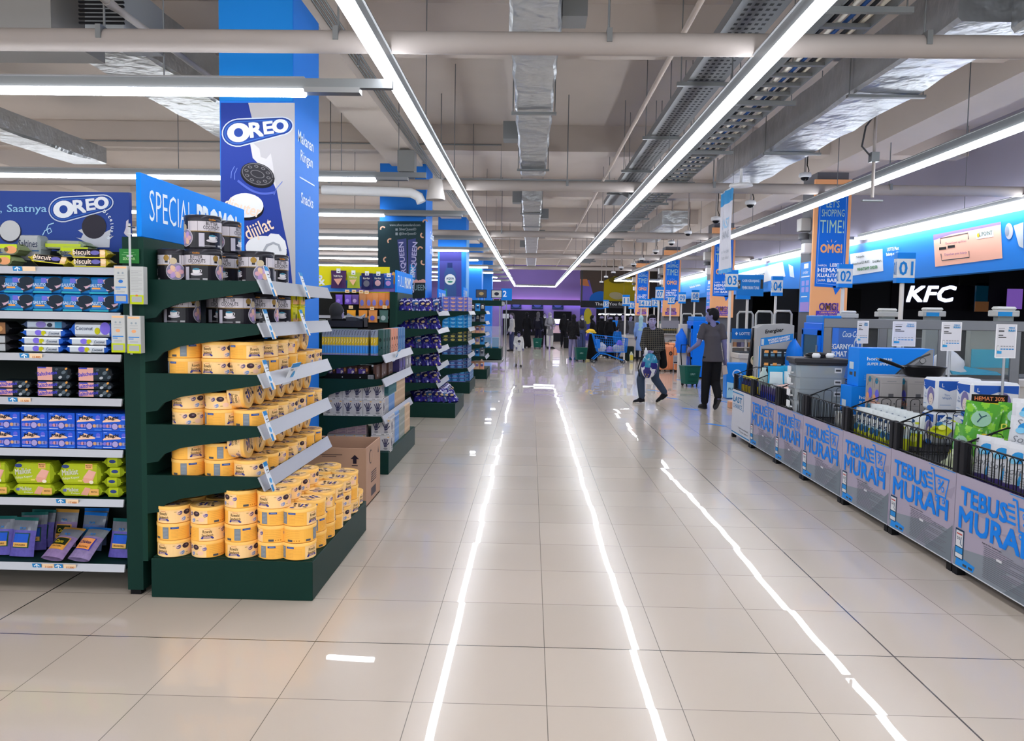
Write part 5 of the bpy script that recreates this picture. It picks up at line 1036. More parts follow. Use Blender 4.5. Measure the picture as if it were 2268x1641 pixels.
# ================================================================ promotion bins along the right side of the aisle
BY = [10.63, 9.74, 8.74, 7.87, 6.87, 5.95, 5.04, 4.13]
XF, XB, ZW = 2.79, 3.86, .86
MAUVE = mat('a9a1b4', .45); TEB = mat('1583ea', .4); WIRE = mat('1b1b1e', .4, .2)
def cart_icon(b, f, x, z, s):
    q = lambda a, c: (x+a*s, z+c*s)
    for p in (((-.2, .5), (0, .5), (.18, -.36), (.82, -.36), (1, .3), (.12, .3)),): b.stroke([q(*k) for k in p], .085*s, f, TEB, .003)
    b.stroke([q(.36, -.16), q(.66, .2)], .09*s, f, TEB, .003)
    for a, c in ((.38, .12), (.64, -.1)): b.ell(*q(a, c), .09*s, .1*s, f, TEB, .003, 12); b.ell(*q(a, c), .045*s, .05*s, f, MAUVE, .0035, 10)
    for a in (.26, .72): b.ell(*q(a, -.5), .09*s, .09*s, f, TEB, .003, 12); b.ell(*q(a, -.5), .04*s, .04*s, f, MAUVE, .0035, 10)
    for i, l in enumerate((.3, .45, .3, .55)): b.stroke([q(-.1+.035*i-l, .3-.17*i), q(-.1+.035*i, .3-.17*i)], .08*s, f, TEB, .003)
def promo_bin(k):
    y1, y0 = BY[k]-.012, BY[k+1]+.012; W = y1-y0; nm = ('farthest', 'second farthest', 'third farthest', 'fourth', 'third nearest', 'second nearest', 'nearest')[k]
    lab = 'black wire promo bin with white panel at the far end of the bin row' if k == 0 else f'black wire promo bin with grey and blue sale panel, {nm} of the bin row'
    t = thing('promo_bin', lab, 'bin', (XF, y1, 0), 0, 'wire promo bins')
    D = XB-XF
    for px_, py_ in ((0, 0), (0, -W+.05), (D-.05, 0), (D-.05, -W+.05)):
        MB().box(px_, py_-.05, .0 if px_ == 0 else .0, px_+.05, py_, ZW+.005, mat('26262a', .45), .003).box(px_-.004, py_-.055, 0, px_+.05, py_+.003, .045, BLACK).build('post', t)
    MB().box(.05, -W, .6, D-.05, 0, .615, mat('2a2a2e', .5)).box(.05, -W, .05, D-.05, 0, .07, BLACK).box(D-.03, -W, .07, D-.01, 0, .6, mat('6d6e74', .5)).build('bin_floor', t)
    # front panel with print
    f = PL(-.004, 0, .055); H = .6; b = MB(); b.slab([(-.008, 0), (W+.008, 0), (W+.008, H), (-.008, H)], f, -.012, 0, mat('c9ccd6', .4) if k == 0 else MAUVE); p = b.build('front_panel', t)
    b = MB(); rr = random.Random(k)
    if k == 0:
        B2 = mat('2a87c0', .5); b.rect(0, H*.93, W*.62, H*.955, f, B2, .002); b.rect(W*.62, H*.62, W*.63, H*.955, f, B2, .002); b.poly([(W*.6, H*.62), (W*.65, H*.62), (W*.625, H*.55)], f, B2, .002); b.rect(0, .02, W, .035, f, B2, .002)
        b.text('LAST', W*.3, H*.8, H*.13, f, B2, .002, .03, 0, W*.5); b.text('CHANCE', W*.3, H*.65, H*.1, f, B2, .002, 0, 0, W*.5); b.text('Now is the chance!', W*.66, H*.2, H*.04, f, DKGREY, .002, 0, 0, W*.5); b.text('The last chance!', W*.68, H*.13, H*.04, f, DKGREY, .002, 0, 0, W*.46)
    else:
        for i in range(9):
            a, c = rr.uniform(0, W*.8), rr.uniform(0, H*.8); b.poly([(a, c), (min(W, a+rr.uniform(.1, .3)), c), (min(W, a+rr.uniform(.05, .25)), min(H, c+rr.uniform(.05, .12)))], f, mat('9d96a9' if c > H*.4 else '8f919f', .45), .0006+.0001*i)
        b.poly([(0, 0), (W, 0), (W, H*.36), (W*.55, H*.3), (0, H*.2)], f, mat('88919b', .42), .0004)
        b.poly([(W*.6, 0), (W, 0), (W, H*.42), (W*.8, H*.2)], f, mat('757f89', .42), .0018); b.rect(0, .0, W, .008, f, mat('cfd4dc'), .002); b.rect(W*.62, H-.006, W, H, f, mat('3a8ad0'), .002)
        b.text('TEBUS', W*.335, H*.79, H*.2, f, TEB, .003, .06, 0, W*.55); b.text('MURAH', W*.49, H*.55, H*.235, f, TEB, .003, .06, 0, W*.88)
        cart_icon(b, f, W*.7, H*.79, W*.22)
        b.rect(W*.02, H*.1, W*.13, H*.42, f, mat('23405e'), .003); b.rect(W*.03, H*.23, W*.12, H*.4, f, mat('d9dbe0'), .0036); b.rect(W*.03, H*.16, W*.12, H*.22, f, mat('2f8fd8'), .0036); b.rect(W*.03, H*.11, W*.12, H*.155, f, mat('d9dbe0'), .0036); b.text('50', W*.065, H*.32, H*.035, f, mat('3a4a66'), .0044, .02, 0, W*.04); b.rect(W*.04, H*.36, W*.11, H*.375, f, mat('c0504a'), .0044); b.stroke([(W*.1, H*.34), (W*.09, H*.27), (W*.11, H*.25)], .008, f, mat('3a5a7a'), .0044)
        b.poly([(W*.03, H*.02), (W*.26, H*.03), (W*.28, H*.1), (W*.05, H*.13)], f, mat('2a90e6'), .002); b.rect(W*.13, H*.045, W*.18, H*.07, f, DKGREY, .003); b.rect(W*.2, H*.045, W*.25, H*.07, f, DKGREY, .003)
        b.text('Syarat dan ketentuan', W*.46, H*.395, H*.022, f, mat('3a3a44'), .0026, .02, 0, W*.22)
        for i in range(17): b.rect(W*(.37+.004*(i % 3)), H*(.365-.0195*i), W*(.93 if i % 4 else .7)-.03*((i*7) % 3), H*(.372-.0195*i), f, mat('70717c'), .0026)
        b.rect(W*.52, H*.285, W*.58, H*.31, f, mat('d5d7de'), .003)
    b.build('lettering', p)
    # wire front, sides and back
    def arches(b, pts_fn, n, z0, zt):
        for i in range(n):
            a0, a1 = (i+.18)/n, (i+.82)/n; am = (a0+a1)/2; z_ = zt((a0+a1)/2)-.012
            b.tube([pts_fn(a0, z0), pts_fn(a0, z_-.02), pts_fn(a0+(am-a0)*.35, z_-.004), pts_fn(am, z_), pts_fn(a1-(a1-am)*.35, z_-.004), pts_fn(a1, z_-.02), pts_fn(a1, z0)], .0032, WIRE, 4)
    zt = lambda a: ZW+.005
    b = MB(); fn = lambda a, z: Vector((.02, -.05-a*(W-.1), z)); arches(b, fn, 11, .655, zt)
    b.tube([fn(0, ZW), fn(1, ZW)], .006, WIRE, 5).tube([fn(0, .665), fn(1, .665)], .006, WIRE, 5); b.build('front_wire', t)
    side = lambda a: ZW+.1*min(1, a/.25, (1-a)/.22 if a < 1 else 0)
    b = MB(); fn = lambda a, z: Vector((.03+a*(D-.06), -.02, z)); arches(b, fn, 8, .625, side)
    b.tube([fn(0, ZW), fn(.25, ZW+.1), fn(.78, ZW+.1), fn(1, ZW)], .006, WIRE, 5).tube([fn(0, .64), fn(1, .64)], .005, WIRE, 5); b.build('side_wire', t)
    b = MB(); fn = lambda a, z: Vector((D-.02, -.05-a*(W-.1), z)); arches(b, fn, 8, .64, zt); b.tube([fn(0, ZW), fn(1, ZW)], .006, WIRE, 5); b.build('back_wire', t)
for k in range(7): promo_bin(k)
ZB = .616
def put(o, label, cat, loc, rot=0, g=None): return grp(o, label, cat, g, loc, rot)
# far bin: spray bottles and a white bottle
b = MB().lathe([(.03, 0), (.032, .01), (.032, .13), (.02, .16), (.012, .17), (.012, .2)], mat('3a3f8a', .3), 12); b.lathe([(.033, .03), (.033, .12)], mat('e2c82a', .35), 12, caps=False); b.box(-.02, -.012, .2, .03, .012, .235, mat('e6d23a', .4), .004); o = b.build('spray_bottle'); k = Kind(grp(o, 'x', 'bottle'))
for i in range(8): k.put((2.9+.07*(i % 2), 10.5-.075*i, ZB), .3*i, f'yellow and navy spray bottle in the far white bin, {ORD[i+1]} from the far end', 'yellow spray bottles')
for i in range(3):
    b = MB().lathe([(.034, 0), (.036, .01), (.036, .15), (.015, .19), (.015, .22)], mat('5f9a3a', .3), 12); b.lathe([(.037, .03), (.037, .1)], mat('a8c86a', .4), 12, caps=False); put(b.build('spray_bottle'), f'green bottle beside the spray bottles in the far white bin, {ORD[i+1]} back', 'bottle', (2.98+.09*i, 9.9+.03*i, ZB), 0, 'green bottles in the far bin')
b = MB().lathe([(.055, 0), (.06, .02), (.06, .2), (.045, .26), (.025, .29), (.025, .33), (.0, .33)], mat('b9ccc8', .3, coat=.3), 16); put(b.build('bottle'), 'tall translucent white bottle sticking out of the far white bin', 'bottle', (2.96, 9.83, ZB+.06))
b, f = pouch(.2, .22, .08, lambda a, q: mat('2f9fd0', .3) if q > .15 or abs(a) > .07 else mat('d6e6ea', .35)); k = Kind(grp(b.build('tissue_pack'), 'x', 'tissue pack'))
for i in range(3): k.put((3.05+.17*i, 9.62, .82+.01*i), (-.2, 0, -.2+.2*i), f'aqua and white soft pack in the second farthest bin, {ORD[i+1]} from left', 'aqua soft packs')
b = MB().box(-.13, -.13, 0, .13, .13, .2, mat('77787c', .5)); put(b.build('carton'), 'grey carton that carries the aqua packs inside the bin', 'carton', (3.2, 9.62, ZB))
b, f = pouch(.07, .19, .03, lambda a, q: mat('2c3a9a', .3) if q < .13 else mat('5a4a8a', .3), n=4, m_=5); k = Kind(grp(b.build('small_pouch'), 'x', 'pouch'))
for i in range(8): k.put((2.86, 9.6-.085*i, ZB), (-.1, 0, -math.pi/2), f'navy pouch behind the wire front of the second farthest bin, {ORD[i+1]} from the far end', 'navy pouches')
t = thing('display_box', 'open pinkish cardboard box tilted over the second farthest bin', 'box', (2.98, 8.9, .8), (0, R(-8), R(0))); MB().box(0, 0, 0, .42, .52, .02, mat('d8b4ac', .5)).box(-.02, 0, -.14, 0, .52, .02, mat('25252a', .5)).box(0, 0, -.14, .42, .015, 0, mat('2b2b30', .5)).build('lid_panel', t); MB().box(0, .02, -.15, .4, .5, -.13, BLACK).build('tray', t)
def heap(label, cat, loc, r, h, m, name, seed=1):
    rr = random.Random(seed); n = 16; rings = []
    for j in range(8):
        q = j/7; kq = math.sqrt(max(.03, 1-q*q*.96)) if h < 1.8*r else (.7+.45*math.sin(2.6*q+.3))*(1 if q < .7 else 1-(q-.7)*2.6); w_ = .16; ph = rr.uniform(0, 6)
        rings.append([(r*kq*(1+w_*math.sin(3*t+ph+q*4)+rr.uniform(-.07, .07))*math.cos(t), r*kq*(1+w_*math.sin(3*t+ph+q*4)+rr.uniform(-.07, .07))*math.sin(t), h*q*(1+rr.uniform(-.05, .05))) for t in [2*math.pi*i/n for i in range(n)]])
    return put(MB().loft(rings, m).build(name), label, cat, loc)
heap('heap of black cloth on top of the second farthest bin', 'cloth', (3.3, 9.1, ZB), .24, .34, mat('19191c', .8, noise=.2, nscale=12), 'black_cloth', 3)
heap('crumpled clear bag in front of the black cloth', 'bag', (3.0, 9.42, ZB), .14, .22, mat('9fa6b0', .2, coat=.4), 'clear_bag', 5)
heap('yellow print bag behind the black cloth', 'bag', (3.6, 9.35, ZB), .13, .42, mat('dcc850', .35, noise=.3, nscale=9), 'yellow_bag', 6)
b = carton(.17, .02, .2, mat('e6b8ac', .5)); b.rect(-.07, .165, .0, .175, PF(0, -.01, 0), mat('6a5ab0'), .001); put(b.build('sale_card'), 'pinkish card standing among the goods near the battery stand', 'card', (3.5, 9.7, .98), -.15); put(MB().box(-.12, -.1, 0, .12, .1, .36, mat('6a6a70', .5)).build('carton'), 'grey carton under the pinkish card in the far bins', 'carton', (3.5, 9.72, ZB))
# storage boxes
BOXC = mat('aab4ba', .15, coat=.3, alpha=.72)
def storage(i):
    t = thing('storage_box', 'clear plastic storage box', 'storage box'); b = MB(); h = .165
    rings = []
    for q, k_ in ((0, .93), (h*.93, 1), (h, 1.02)): rings.append([(x*.25*k_, y*.2*k_, q) for x, y in ((-1, -.8), (-.85, -1), (.85, -1), (1, -.8), (1, .8), (.85, 1), (-.85, 1), (-1, .8))])
    b.loft(rings, BOXC, smooth=False); b.build('body', t)
    MB().box(-.285, -.07, h-.09, -.25, .07, h-.075, WHITE).box(-.285, -.07, h-.09, -.275, .07, h-.02, WHITE).build('handle', t)
    b = MB(); f = PF(0, -.2, 0); b.rect(.13, h-.07, .2, h-.02, f, mat('d9dadc'), .004); b.rect(.14, h-.055, .19, h-.035, f, DKGREY, .005); b.build('sticker', t)
    return t
st = Kind(storage(0))
for i in range(4): st.put((3.05, 8.28, ZB+.001+.122*i), -.12, f'clear plastic storage box, {lv(i)} in the stack in the third farthest bin' if i else 'clear plastic storage box at the bottom of the stack in the third farthest bin', 'clear storage boxes')
put(MB().box(-.275, -.225, 0, .275, .225, .05, mat('3c3c40', .4), .01).box(-.25, -.2, -.02, .25, .2, 0, mat('3c3c40', .4)).build('box_lid'), 'dark grey lid on top of the clear storage box stack', 'lid', (3.05, 8.28, ZB+.026+.165+.122*3), -.12)
heap('black pouches with white caps lying on the storage box lid', 'pouch', (3.06, 8.3, 1.232), .13, .05, mat('222226', .5), 'black_pouch', 9)
for i, (dx, dy) in enumerate(((-.05, -.1), (.1, -.08))): put(MB().lathe([(.0, 0), (.04, .002), (.045, .03), (.03, .05), (0, .05)], WHITE, 10).build('white_cup'), f'small white cap on the storage box lid, {("left", "right")[i]} one', 'cap', (3.04+dx, 8.25+dy, 1.226), 0, 'white caps')
put(MB().box(-.13, -.17, 0, .13, .17, .62, mat('8b8c94', .5), .004).build('carton'), 'plain grey carton standing behind the storage boxes', 'carton', (3.67, 8.45, ZB))
# mop boxes
def mopbox():
    b = MB().box(-.355, -.13, 0, .355, .13, .372, mat('1b86ee', .4), .002); f = PF(0, -.13, 0)
    q = [(.02+.0*i, .0) for i in range(1)]+[(-.14+.33*(i/10)**1.6+.14, .33*math.sin(i/10*1.57)) for i in range(1, 11)]
    b.poly([(-.1, .005), (-.02, .1), (.08, .2), (.2, .28), (.32, .37), (.35, .37), (.35, .005)], f, mat('8f9196', .45), .001); b.stroke([(-.1, .005), (-.02, .1), (.08, .2), (.2, .28), (.32, .325)], .018, f, DKGREY, .0016)
    b.poly([(.02, .12), (.09, .2), (.15, .2), (.09, .12)], f, mat('5f6166'), .002); b.poly([(.14, .19), (.22, .26), (.29, .26), (.22, .19)], f, mat('6f7176'), .002); b.ell(.25, .26, .03, .03, f, DKGREY, .002, 14); b.ell(.25, .26, .025, .025, f, mat('9a9ca0'), .0026, 14)
    W = mat('dcecfa'); b.text('homeque', -.16, .265, .042, f, W, .0018, .02, 0, .24); b.text('SUPER SPINMOP', -.14, .22, .026, f, W, .0018, .04, .2, .28)
    for i in range(3): b.rect(-.3, .1-.018*i, -.12, .104-.018*i, f, mat('7ab4f0'), .0018)
    g = PL(-.355, .13, 0); b.rect(.04, .16, .14, .23, g, mat('c9d6e0'), .001); b.rect(.05, .1, .12, .13, g, DKGREY, .001); b.rect(.16, .09, .2, .14, g, DKGREY, .001)
    return b.build('mop_box')
k = Kind(grp(mopbox(), 'x', 'mop box'))
k.put((3.47, 7.66, ZB), 0, 'blue spin mop box standing in the bin under another one', 'blue spin mop boxes'); k.put((3.53, 7.66, ZB+.374), 0, 'blue spin mop box stacked on top behind the black pan', 'blue spin mop boxes')
# pans
def pan(r, hl, name='frying_pan'):
    o = MB().lathe([(.0, .0), (r*.68, 0), (r*.8, .01), (r, .085), (r+.008, .088), (r-.006, .082), (r*.78, .02), (.0, .012)], mat('1c1c1f', .3), 28, caps=False).build(name)
    MB().tube([(-r-.0, 0, .075), (-r-.05, 0, .09), (-r-.12, 0, .115), (-r-hl, 0, .15)], [.012, .016, .017, .013], mat('19191b', .45), 8).build('handle', o); MB().tube([(-r+.03, 0, .075), (-r-.04, 0, .09)], .012, STEEL, 6).tube([(-r-hl, 0, .15), (-r-hl-.03, 0, .16)], .006, STEEL, 6).build('ferrule', o); return o
put(pan(.19, .24), 'large black frying pan resting on the grey appliance boxes', 'pan', (3.57, 7.1, 1.132), (0, 0, .15))
put(pan(.15, .2), 'black frying pan with raised handle lying low in the fourth bin', 'pan', (3.12, 7.45, ZB+.05), (0, R(8), R(200)))
# appliance boxes
def appl(dark):
    b = carton(.19, .17, .255, mat('b3afae' if not dark else 'a09c9c', .5), .002); f = PF(0, -.085, 0); g = PL(-.095, .085, 0)
    if dark: b.rect(-.09, .2, .09, .202, f, mat('77777a'), .001); b.rect(-.04, .215, .04, .222, f, mat('88888c'), .001); b.rect(-.025, .07, .02, .11, f, mat('5a5a5e'), .001)
    b.ell(-.03, .02, .007, .007, f, DKGREY, .001, 8); b.ell(.03, .02, .007, .007, f, DKGREY, .001, 8)
    b.ell(.085, .215, .03, .028, g, mat('2a7a9a'), .001, 12); b.ell(.1, .09, .04, .05, g, mat('6a6ad8'), .001, 14); b.ell(.05, .06, .03, .03, g, mat('e0a070'), .0015, 12); b.stroke([(.04, .15), (.06, .22), (.14, .22), (.15, .06), (.09, .01)], .008, g, mat('6a6a70'), .002); b.rect(.0, .0, .17, .03, g, mat('c99a8a'), .001)
    return b.build('appliance_box')
k = Kind(grp(appl(True), 'x', 'appliance box')); AG = 'grey appliance boxes'
for i, (x, y) in enumerate(((3.22, 7.02), (3.26, 7.25), (3.46, 7.02), (3.66, 7.02), (3.46, 7.25), (3.72, 7.25))):
    k.put((x, y, ZB+.256), .0, f'grey appliance box in the top layer of the fourth bin, {("front left", "rear left", "front middle", "front right", "rear middle", "rear right")[i]}', AG)
for i, (x, y) in enumerate(((3.22, 7.02), (3.26, 7.25), (3.46, 7.02), (3.66, 7.02), (3.46, 7.25), (3.72, 7.25))): k.put((x, y, ZB), 0, f'grey appliance box in the hidden lower layer of the fourth bin, {("front left", "rear left", "front middle", "front right", "rear middle", "rear right")[i]}', AG)
for i in range(3):
    b = MB().lathe([(.045, 0), (.05, .16), (.055, .17), (.0, .17)], mat('b9c0c2', .2, .5), 14).tube([(.05, 0, .15), (.085, 0, .14), (.085, 0, .05), (.05, 0, .03)], .006, STEEL, 5); put(b.build('metal_jug'), f'shiny metal jug at the near end of the fourth bin, {ORD[i+1]} from left', 'jug', (2.88, 7.18-.11*i, ZB), -1.2, 'metal jugs')
# refill pouches
def refill():
    W = mat('cfd6d8', .3, coat=.2); Y = mat('c2cc22', .3); DB = mat('24426e', .3)
    b, f = pouch(.155, .26, .08, lambda a, q: Y if q < .1+.25*a else (mat('bcd8e0', .3) if q < .13 else W), n=8, m_=10)
    b.ell(-.02, .2, .028, .016, f, DB, .004, 14); b.ell(.03, .185, .02, .01, f, mat('c6d03a'), .004, 10); b.text('SU', .01, .14, .035, f, DB, .012, .04, .1, .07); b.ell(-.03, .09, .03, .03, f, mat('2f6a9a'), .014, 12); b.ell(.02, .06, .028, .026, f, mat('dfe06a'), .014, 12); b.ell(-.03, .04, .024, .022, f, mat('aeb81a'), .014, 12)
    return b.build('refill_pouch')
k = Kind(grp(refill(), 'x', 'refill pouch')); SG = 'white and lime refill pouches'
for i in range(8):
    k.put((2.9+.005*(i % 2), 6.78-.1*i, ZB+.0), (-.12, 0, R(-62)), f'white and lime pouch along the wire, third nearest bin, {ORD[i+1]} from far end', SG)
    if i < 7: k.put((3.03, 6.76-.105*i, ZB+.03), (-.15, 0, R(-50)), f'white and lime pouch, second row, third nearest bin, {ORD[i+1]} from far end', SG)
k.put((3.2, 6.12, .74), (-1.0, .2, R(-60)), 'white and lime refill pouch lying askew on the pouch rows', SG)
# tissue packs
def tissue():
    W = mat('d9dce2', .4); B_ = mat('2a5ab4', .4)
    b = MB().box(-.19, -.11, 0, .19, .11, .27, W, .02); f = PF(0, -.11, 0); g = PL(-.19, .11, 0)
    for fn, w0, w1 in ((f, -.17, .17), (g, .02, .2)):
        w = w1-w0; b.poly([(w0, .25), (w0, .2), (w0+.25*w, .165), (w0+.55*w, .2), (w1, .185), (w1, .25)], fn, B_, .001)
        cx = w0+.66*w; r = min(.062, w*.3); b.ell(cx, .12, r, .075, fn, mat('7f78a8'), .0016, 16); b.ell(cx+.006, .095, r*.66, .05, fn, mat('e2d3c8'), .0022, 14); b.ell(cx, .02, r*.9, .022, fn, mat('3a70c0'), .0022, 12); b.ell(cx-.015, .1, .003, .004, fn, DKGREY, .003, 6); b.ell(cx+.02, .1, .003, .004, fn, DKGREY, .003, 6); b.stroke([(cx-.008, .075), (cx+.004, .071), (cx+.014, .075)], .003, fn, DKGREY, .003)
        b.text('Tisu\nWajah', w0+.2*w, .12, .05, fn, mat('6f8ab8'), .0016, .01, 0, .22*w); b.rect(w0+.04*w, .05, w0+.3*w, .056, fn, mat('9ab0d0'), .0016); b.text('L', w0+.1*w, .215, .03, fn, W, .0016, .03)
    return b.build('tissue_pack')
k = Kind(grp(tissue(), 'x', 'tissue pack')); TG2 = 'white and blue tissue packs'
for (x, y, z, l) in ((3.52, 6.5, .28, 'white and blue tissue pack with a drawn face, left one of the upper row'), (3.6, 6.14, .28, 'white and blue tissue pack with a drawn face, right one of the upper row'), (3.52, 6.5, 0, 'white and blue tissue pack under the upper left one'), (3.6, 6.14, 0, 'white and blue tissue pack under the upper right one'), (3.35, 5.6, 0, 'white and blue tissue pack low behind the green bags')):
    k.put((x, y, ZB+z), 0, l, TG2)
# green detergent bags
def greenbag():
    G1, G2, Y = mat('4f9a34', .22, coat=.4), mat('7fc03a', .25, coat=.3), mat('dcd03a', .3)
    def pick(a, q): return Y if q < .06 and a > -.02 else (G2 if math.sin(a*60+q*25)+.6*math.sin(q*70-a*30) > .5 else G1)
    b, f = pouch(.23, .31, .1, pick, n=22, m_=26); b.ell(.0, .18, .065, .06, f, mat('8fb8a0'), .014, 16); b.stroke([(-.02, .15), (0, .19), (.03, .21)], .008, f, mat('2f4f5a'), .018); b.stroke([(0, .19), (-.02, .215)], .008, f, mat('2f4f5a'), .018); b.ell(.05, .05, .05, .03, f, mat('e2c63a'), .012, 14); b.text('D', -.08, .1, .04, f, mat('e0dc5a'), .014, .03)
    return b.build('detergent_bag')
k = Kind(grp(greenbag(), 'x', 'detergent bag')); GG = 'shiny green detergent bags'
for x, y, z, r, l in ((2.98, 5.36, ZB, (-.1, .1, R(-75)), 'shiny green detergent bag at the left of the second nearest bin'), (3.12, 5.42, .78, (-.35, .1, R(-35)), 'shiny green detergent bag leaning with crumpled top, second from left'), (3.32, 5.3, .82, (-.6, 0, R(-30)), 'shiny green detergent bag lying back in the middle of the pile'), (3.45, 5.2, .95, (-.3, .05, R(-30)), 'shiny green detergent bag highest at the right of the pile')): k.put((x, y, z), r, l, GG)
heap('clear bag with lime content at the bottom of the second nearest bin', 'bag', (2.93, 5.28, ZB), .1, .16, mat('c4cfae', .25, coat=.3), 'clear_bag', 12)
put(MB().box(-.25, -.25, 0, .25, .25, .2, mat('3a4a3a', .6)).build('carton'), 'dark carton under the green detergent bags', 'carton', (3.4, 5.4, ZB))
b = MB().box(-.12, 0, 0, .12, .004, .13, mat('1d1c1c', .4)); f = PF(0, 0, 0); b.text('HEMAT 30%', 0, .1, .03, f, mat('e28a5a'), .001, .03, 0, .2); b.poly([(-.1, 0), (.1, 0), (.08, .07), (-.07, .07)], f, mat('c8c030'), .001); put(b.build('sale_card'), 'black and yellow discount card stuck between the green bags', 'card', at(2190, 913, y=5.75), (0, 0, -.2)); 
# white pouches in the nearest bin
def whitepouch():
    W = mat('d3d6dc', .3, coat=.2); b, f = pouch(.19, .3, .09, lambda a, q: mat('4a3f78', .3) if q < .05 else W, n=8, m_=10)
    b.ell(.01, .22, .05, .035, f, mat('2f8fd0'), .006, 14); b.ell(-.02, .2, .03, .02, f, mat('7fc4e6'), .01, 12); b.text('Soft', .0, .14, .045, f, mat('7a7f88'), .014, .0, .2, .12); b.poly([(.03, .06), (.06, .06), (.045, .15)], f, mat('3a9ad8'), .014)
    for i in range(4): b.rect(-.07, .1-.014*i, .0, .104-.014*i, f, mat('8f929a'), .014)
    return b.build('refill_pouch')
k = Kind(grp(whitepouch(), 'x', 'refill pouch')); WG = 'white and purple refill pouches'
for i in range(5): k.put((2.9, 4.93-.16*i, ZB), (-.1, 0, R(-70)), f'white refill pouch with purple foot along the nearest wire front, {ORD[i+1]} from the far end', WG)
for i in range(3): k.put((3.1, 4.9-.2*i, ZB+.14), (-.3, 0, R(-50)), f'white pouch with purple foot, second row, nearest bin, {ORD[i+1]} from far end', WG)
for i in range(2): k.put((3.16, 4.95-.18*i, ZB+.24), (-.2, 0, R(-40)), f'white refill pouch raised at the back of the nearest bin, {("farther", "nearer")[i]} one', WG)
put(MB().box(-.3, -.3, 0, .2, .3, .22, mat('8a8c94', .6)).build('carton'), 'grey carton under the raised white pouches in the nearest bin', 'carton', (3.45, 4.75, ZB))
# price cards on stands
def card_stand(px, py, pxr, pyt, y, zfoot, label, wide=False):
    p0 = at(px, py, y=y); p1 = at(pxr, pyt, y=y); w, h = p1.x-p0.x, p1.z-p0.z
    t = thing('price_card_stand', label, 'sign', (p0.x+w/2, y, zfoot), 0, 'sale card stands'); z0 = p0.z-zfoot
    MB().tube([(0, .01, 0), (0, .01, z0)], .01, mat('a9adb4', .4, .3), 8).tube([(0, .01, z0*.5), (0, .01, z0*.56)], .015, WHITE, 8).box(-.08, -.05, 0, .08, .06, .008, DKGREY).build('pole', t)
    b = MB(); f = P((-w/2, 0, z0)); b.slab([(0, 0), (w, 0), (w, h), (0, h)], f, -.01, 0, mat('d9d9e2', .3)); b.stroke([(0, 0), (w, 0), (w, h), (0, h), (0, 0)], .008, f, mat('f0f0f6', .2), .001)
    T2 = mat('3aa0dc'); b.text('TEBUS', w*.75, h*.9, h*.05, f, T2, .002, .03, 0, w*.3); b.text('MURAH', w*.76, h*.82, h*.07, f, T2, .002, .04, 0, w*.34); b.rect(w*.1, h*.87, w*.4, h*.89, f, mat('9a9aa4'), .002); b.rect(w*.1, h*.78, w*.38, h*.82, f, DKGREY, .002)
    b.rect(w*.1, h*.66, w*.34, h*.69, f, DKGREY, .002); b.rect(w*.1, h*.6, w*.5, h*.63, f, DKGREY, .002); b.rect(w*.06, h*.2, w*.16, h*.36, f, mat('55565c'), .002); b.rect(w*.07, h*.21, w*.15, h*.35, f, WHITE, .0026); b.rect(w*.06, h*.12, w*.3, h*.2, f, T2, .003)
    for i in range(5): b.rect(w*(.24+.14*i), h*.33, w*(.34+.14*i), h*.36, f, mat('9a9aa4'), .002); b.rect(w*(.24+.14*i), h*.24, w*(.35+.14*i), h*.28, f, mat('4a94d0'), .002)
    b.build('card', t)
card_stand(1898, 760, 1924, 711, 8.9, ZB, 'narrow white sale card on a pole, leftmost of the four', 0)
card_stand(1976, 766, 2029, 713, 8.0, ZB, 'wide white sale card on a pole above the blue mop box')
card_stand(2084, 776, 2130, 714, 6.62, ZB, 'white sale card on a thin pole right of the black pan')
card_stand(2204, 792, 2252, 719, 6.0, ZB, 'white sale card on a pole above the tissue packs, rightmost of the four')
# ---------------- clear partition behind the bins
PFM = mat('6f7176', .35, .5)
P0, P1 = Vector((3.88, 10.2, 0)), Vector((6.6, 8.9, 0)); dr = (P1-P0).normalized(); LN = (P1-P0).length
t = thing('clear_partition', 'grey framed partition with clear panes behind the sale bins', 'partition', P0, math.atan2(dr.y, dr.x))
MB().box(-.05, -.05, 1.52, LN, .05, 1.64, PFM, .006).build('top_rail', t)
ps = [(1828, 1838), (1946, 1964), (2078, 2096), (2236, 2262)]
sx = []
for a, b_ in ps:
    r_ = at((a+b_)/2, 760, y=1) - Vector((0, 0, EYE)); r_ = Vector((r_.x, r_.y)); 
    # intersect sight line with the partition line
    det = r_.x*(-dr.y)+dr.x*r_.y; s_2 = (P0.x*r_.y-P0.y*r_.x)/(-dr.x*r_.y+dr.y*r_.x); sx.append(s_2)
for i, s_2 in enumerate(sx):
    MB().box(s_2-.05, -.045, 0, s_2+.05, .045, 1.56, PFM, .005).build('post', t)
for i in range(len(sx)-1): MB().box(sx[i]+.05, -.004, .45, sx[i+1]-.05, .004, 1.54, glass('dfe6ea', .035)).build('pane', t)
MB().box(sx[-1]+.05, -.004, .45, LN, .004, 1.54, glass('dfe6ea', .035)).build('pane', t)
MB().box(0, -.03, .35, LN, .03, .46, PFM).box(0, -.02, .02, LN, .02, .36, mat('8c8d92', .5)).build('lower_panel', t)
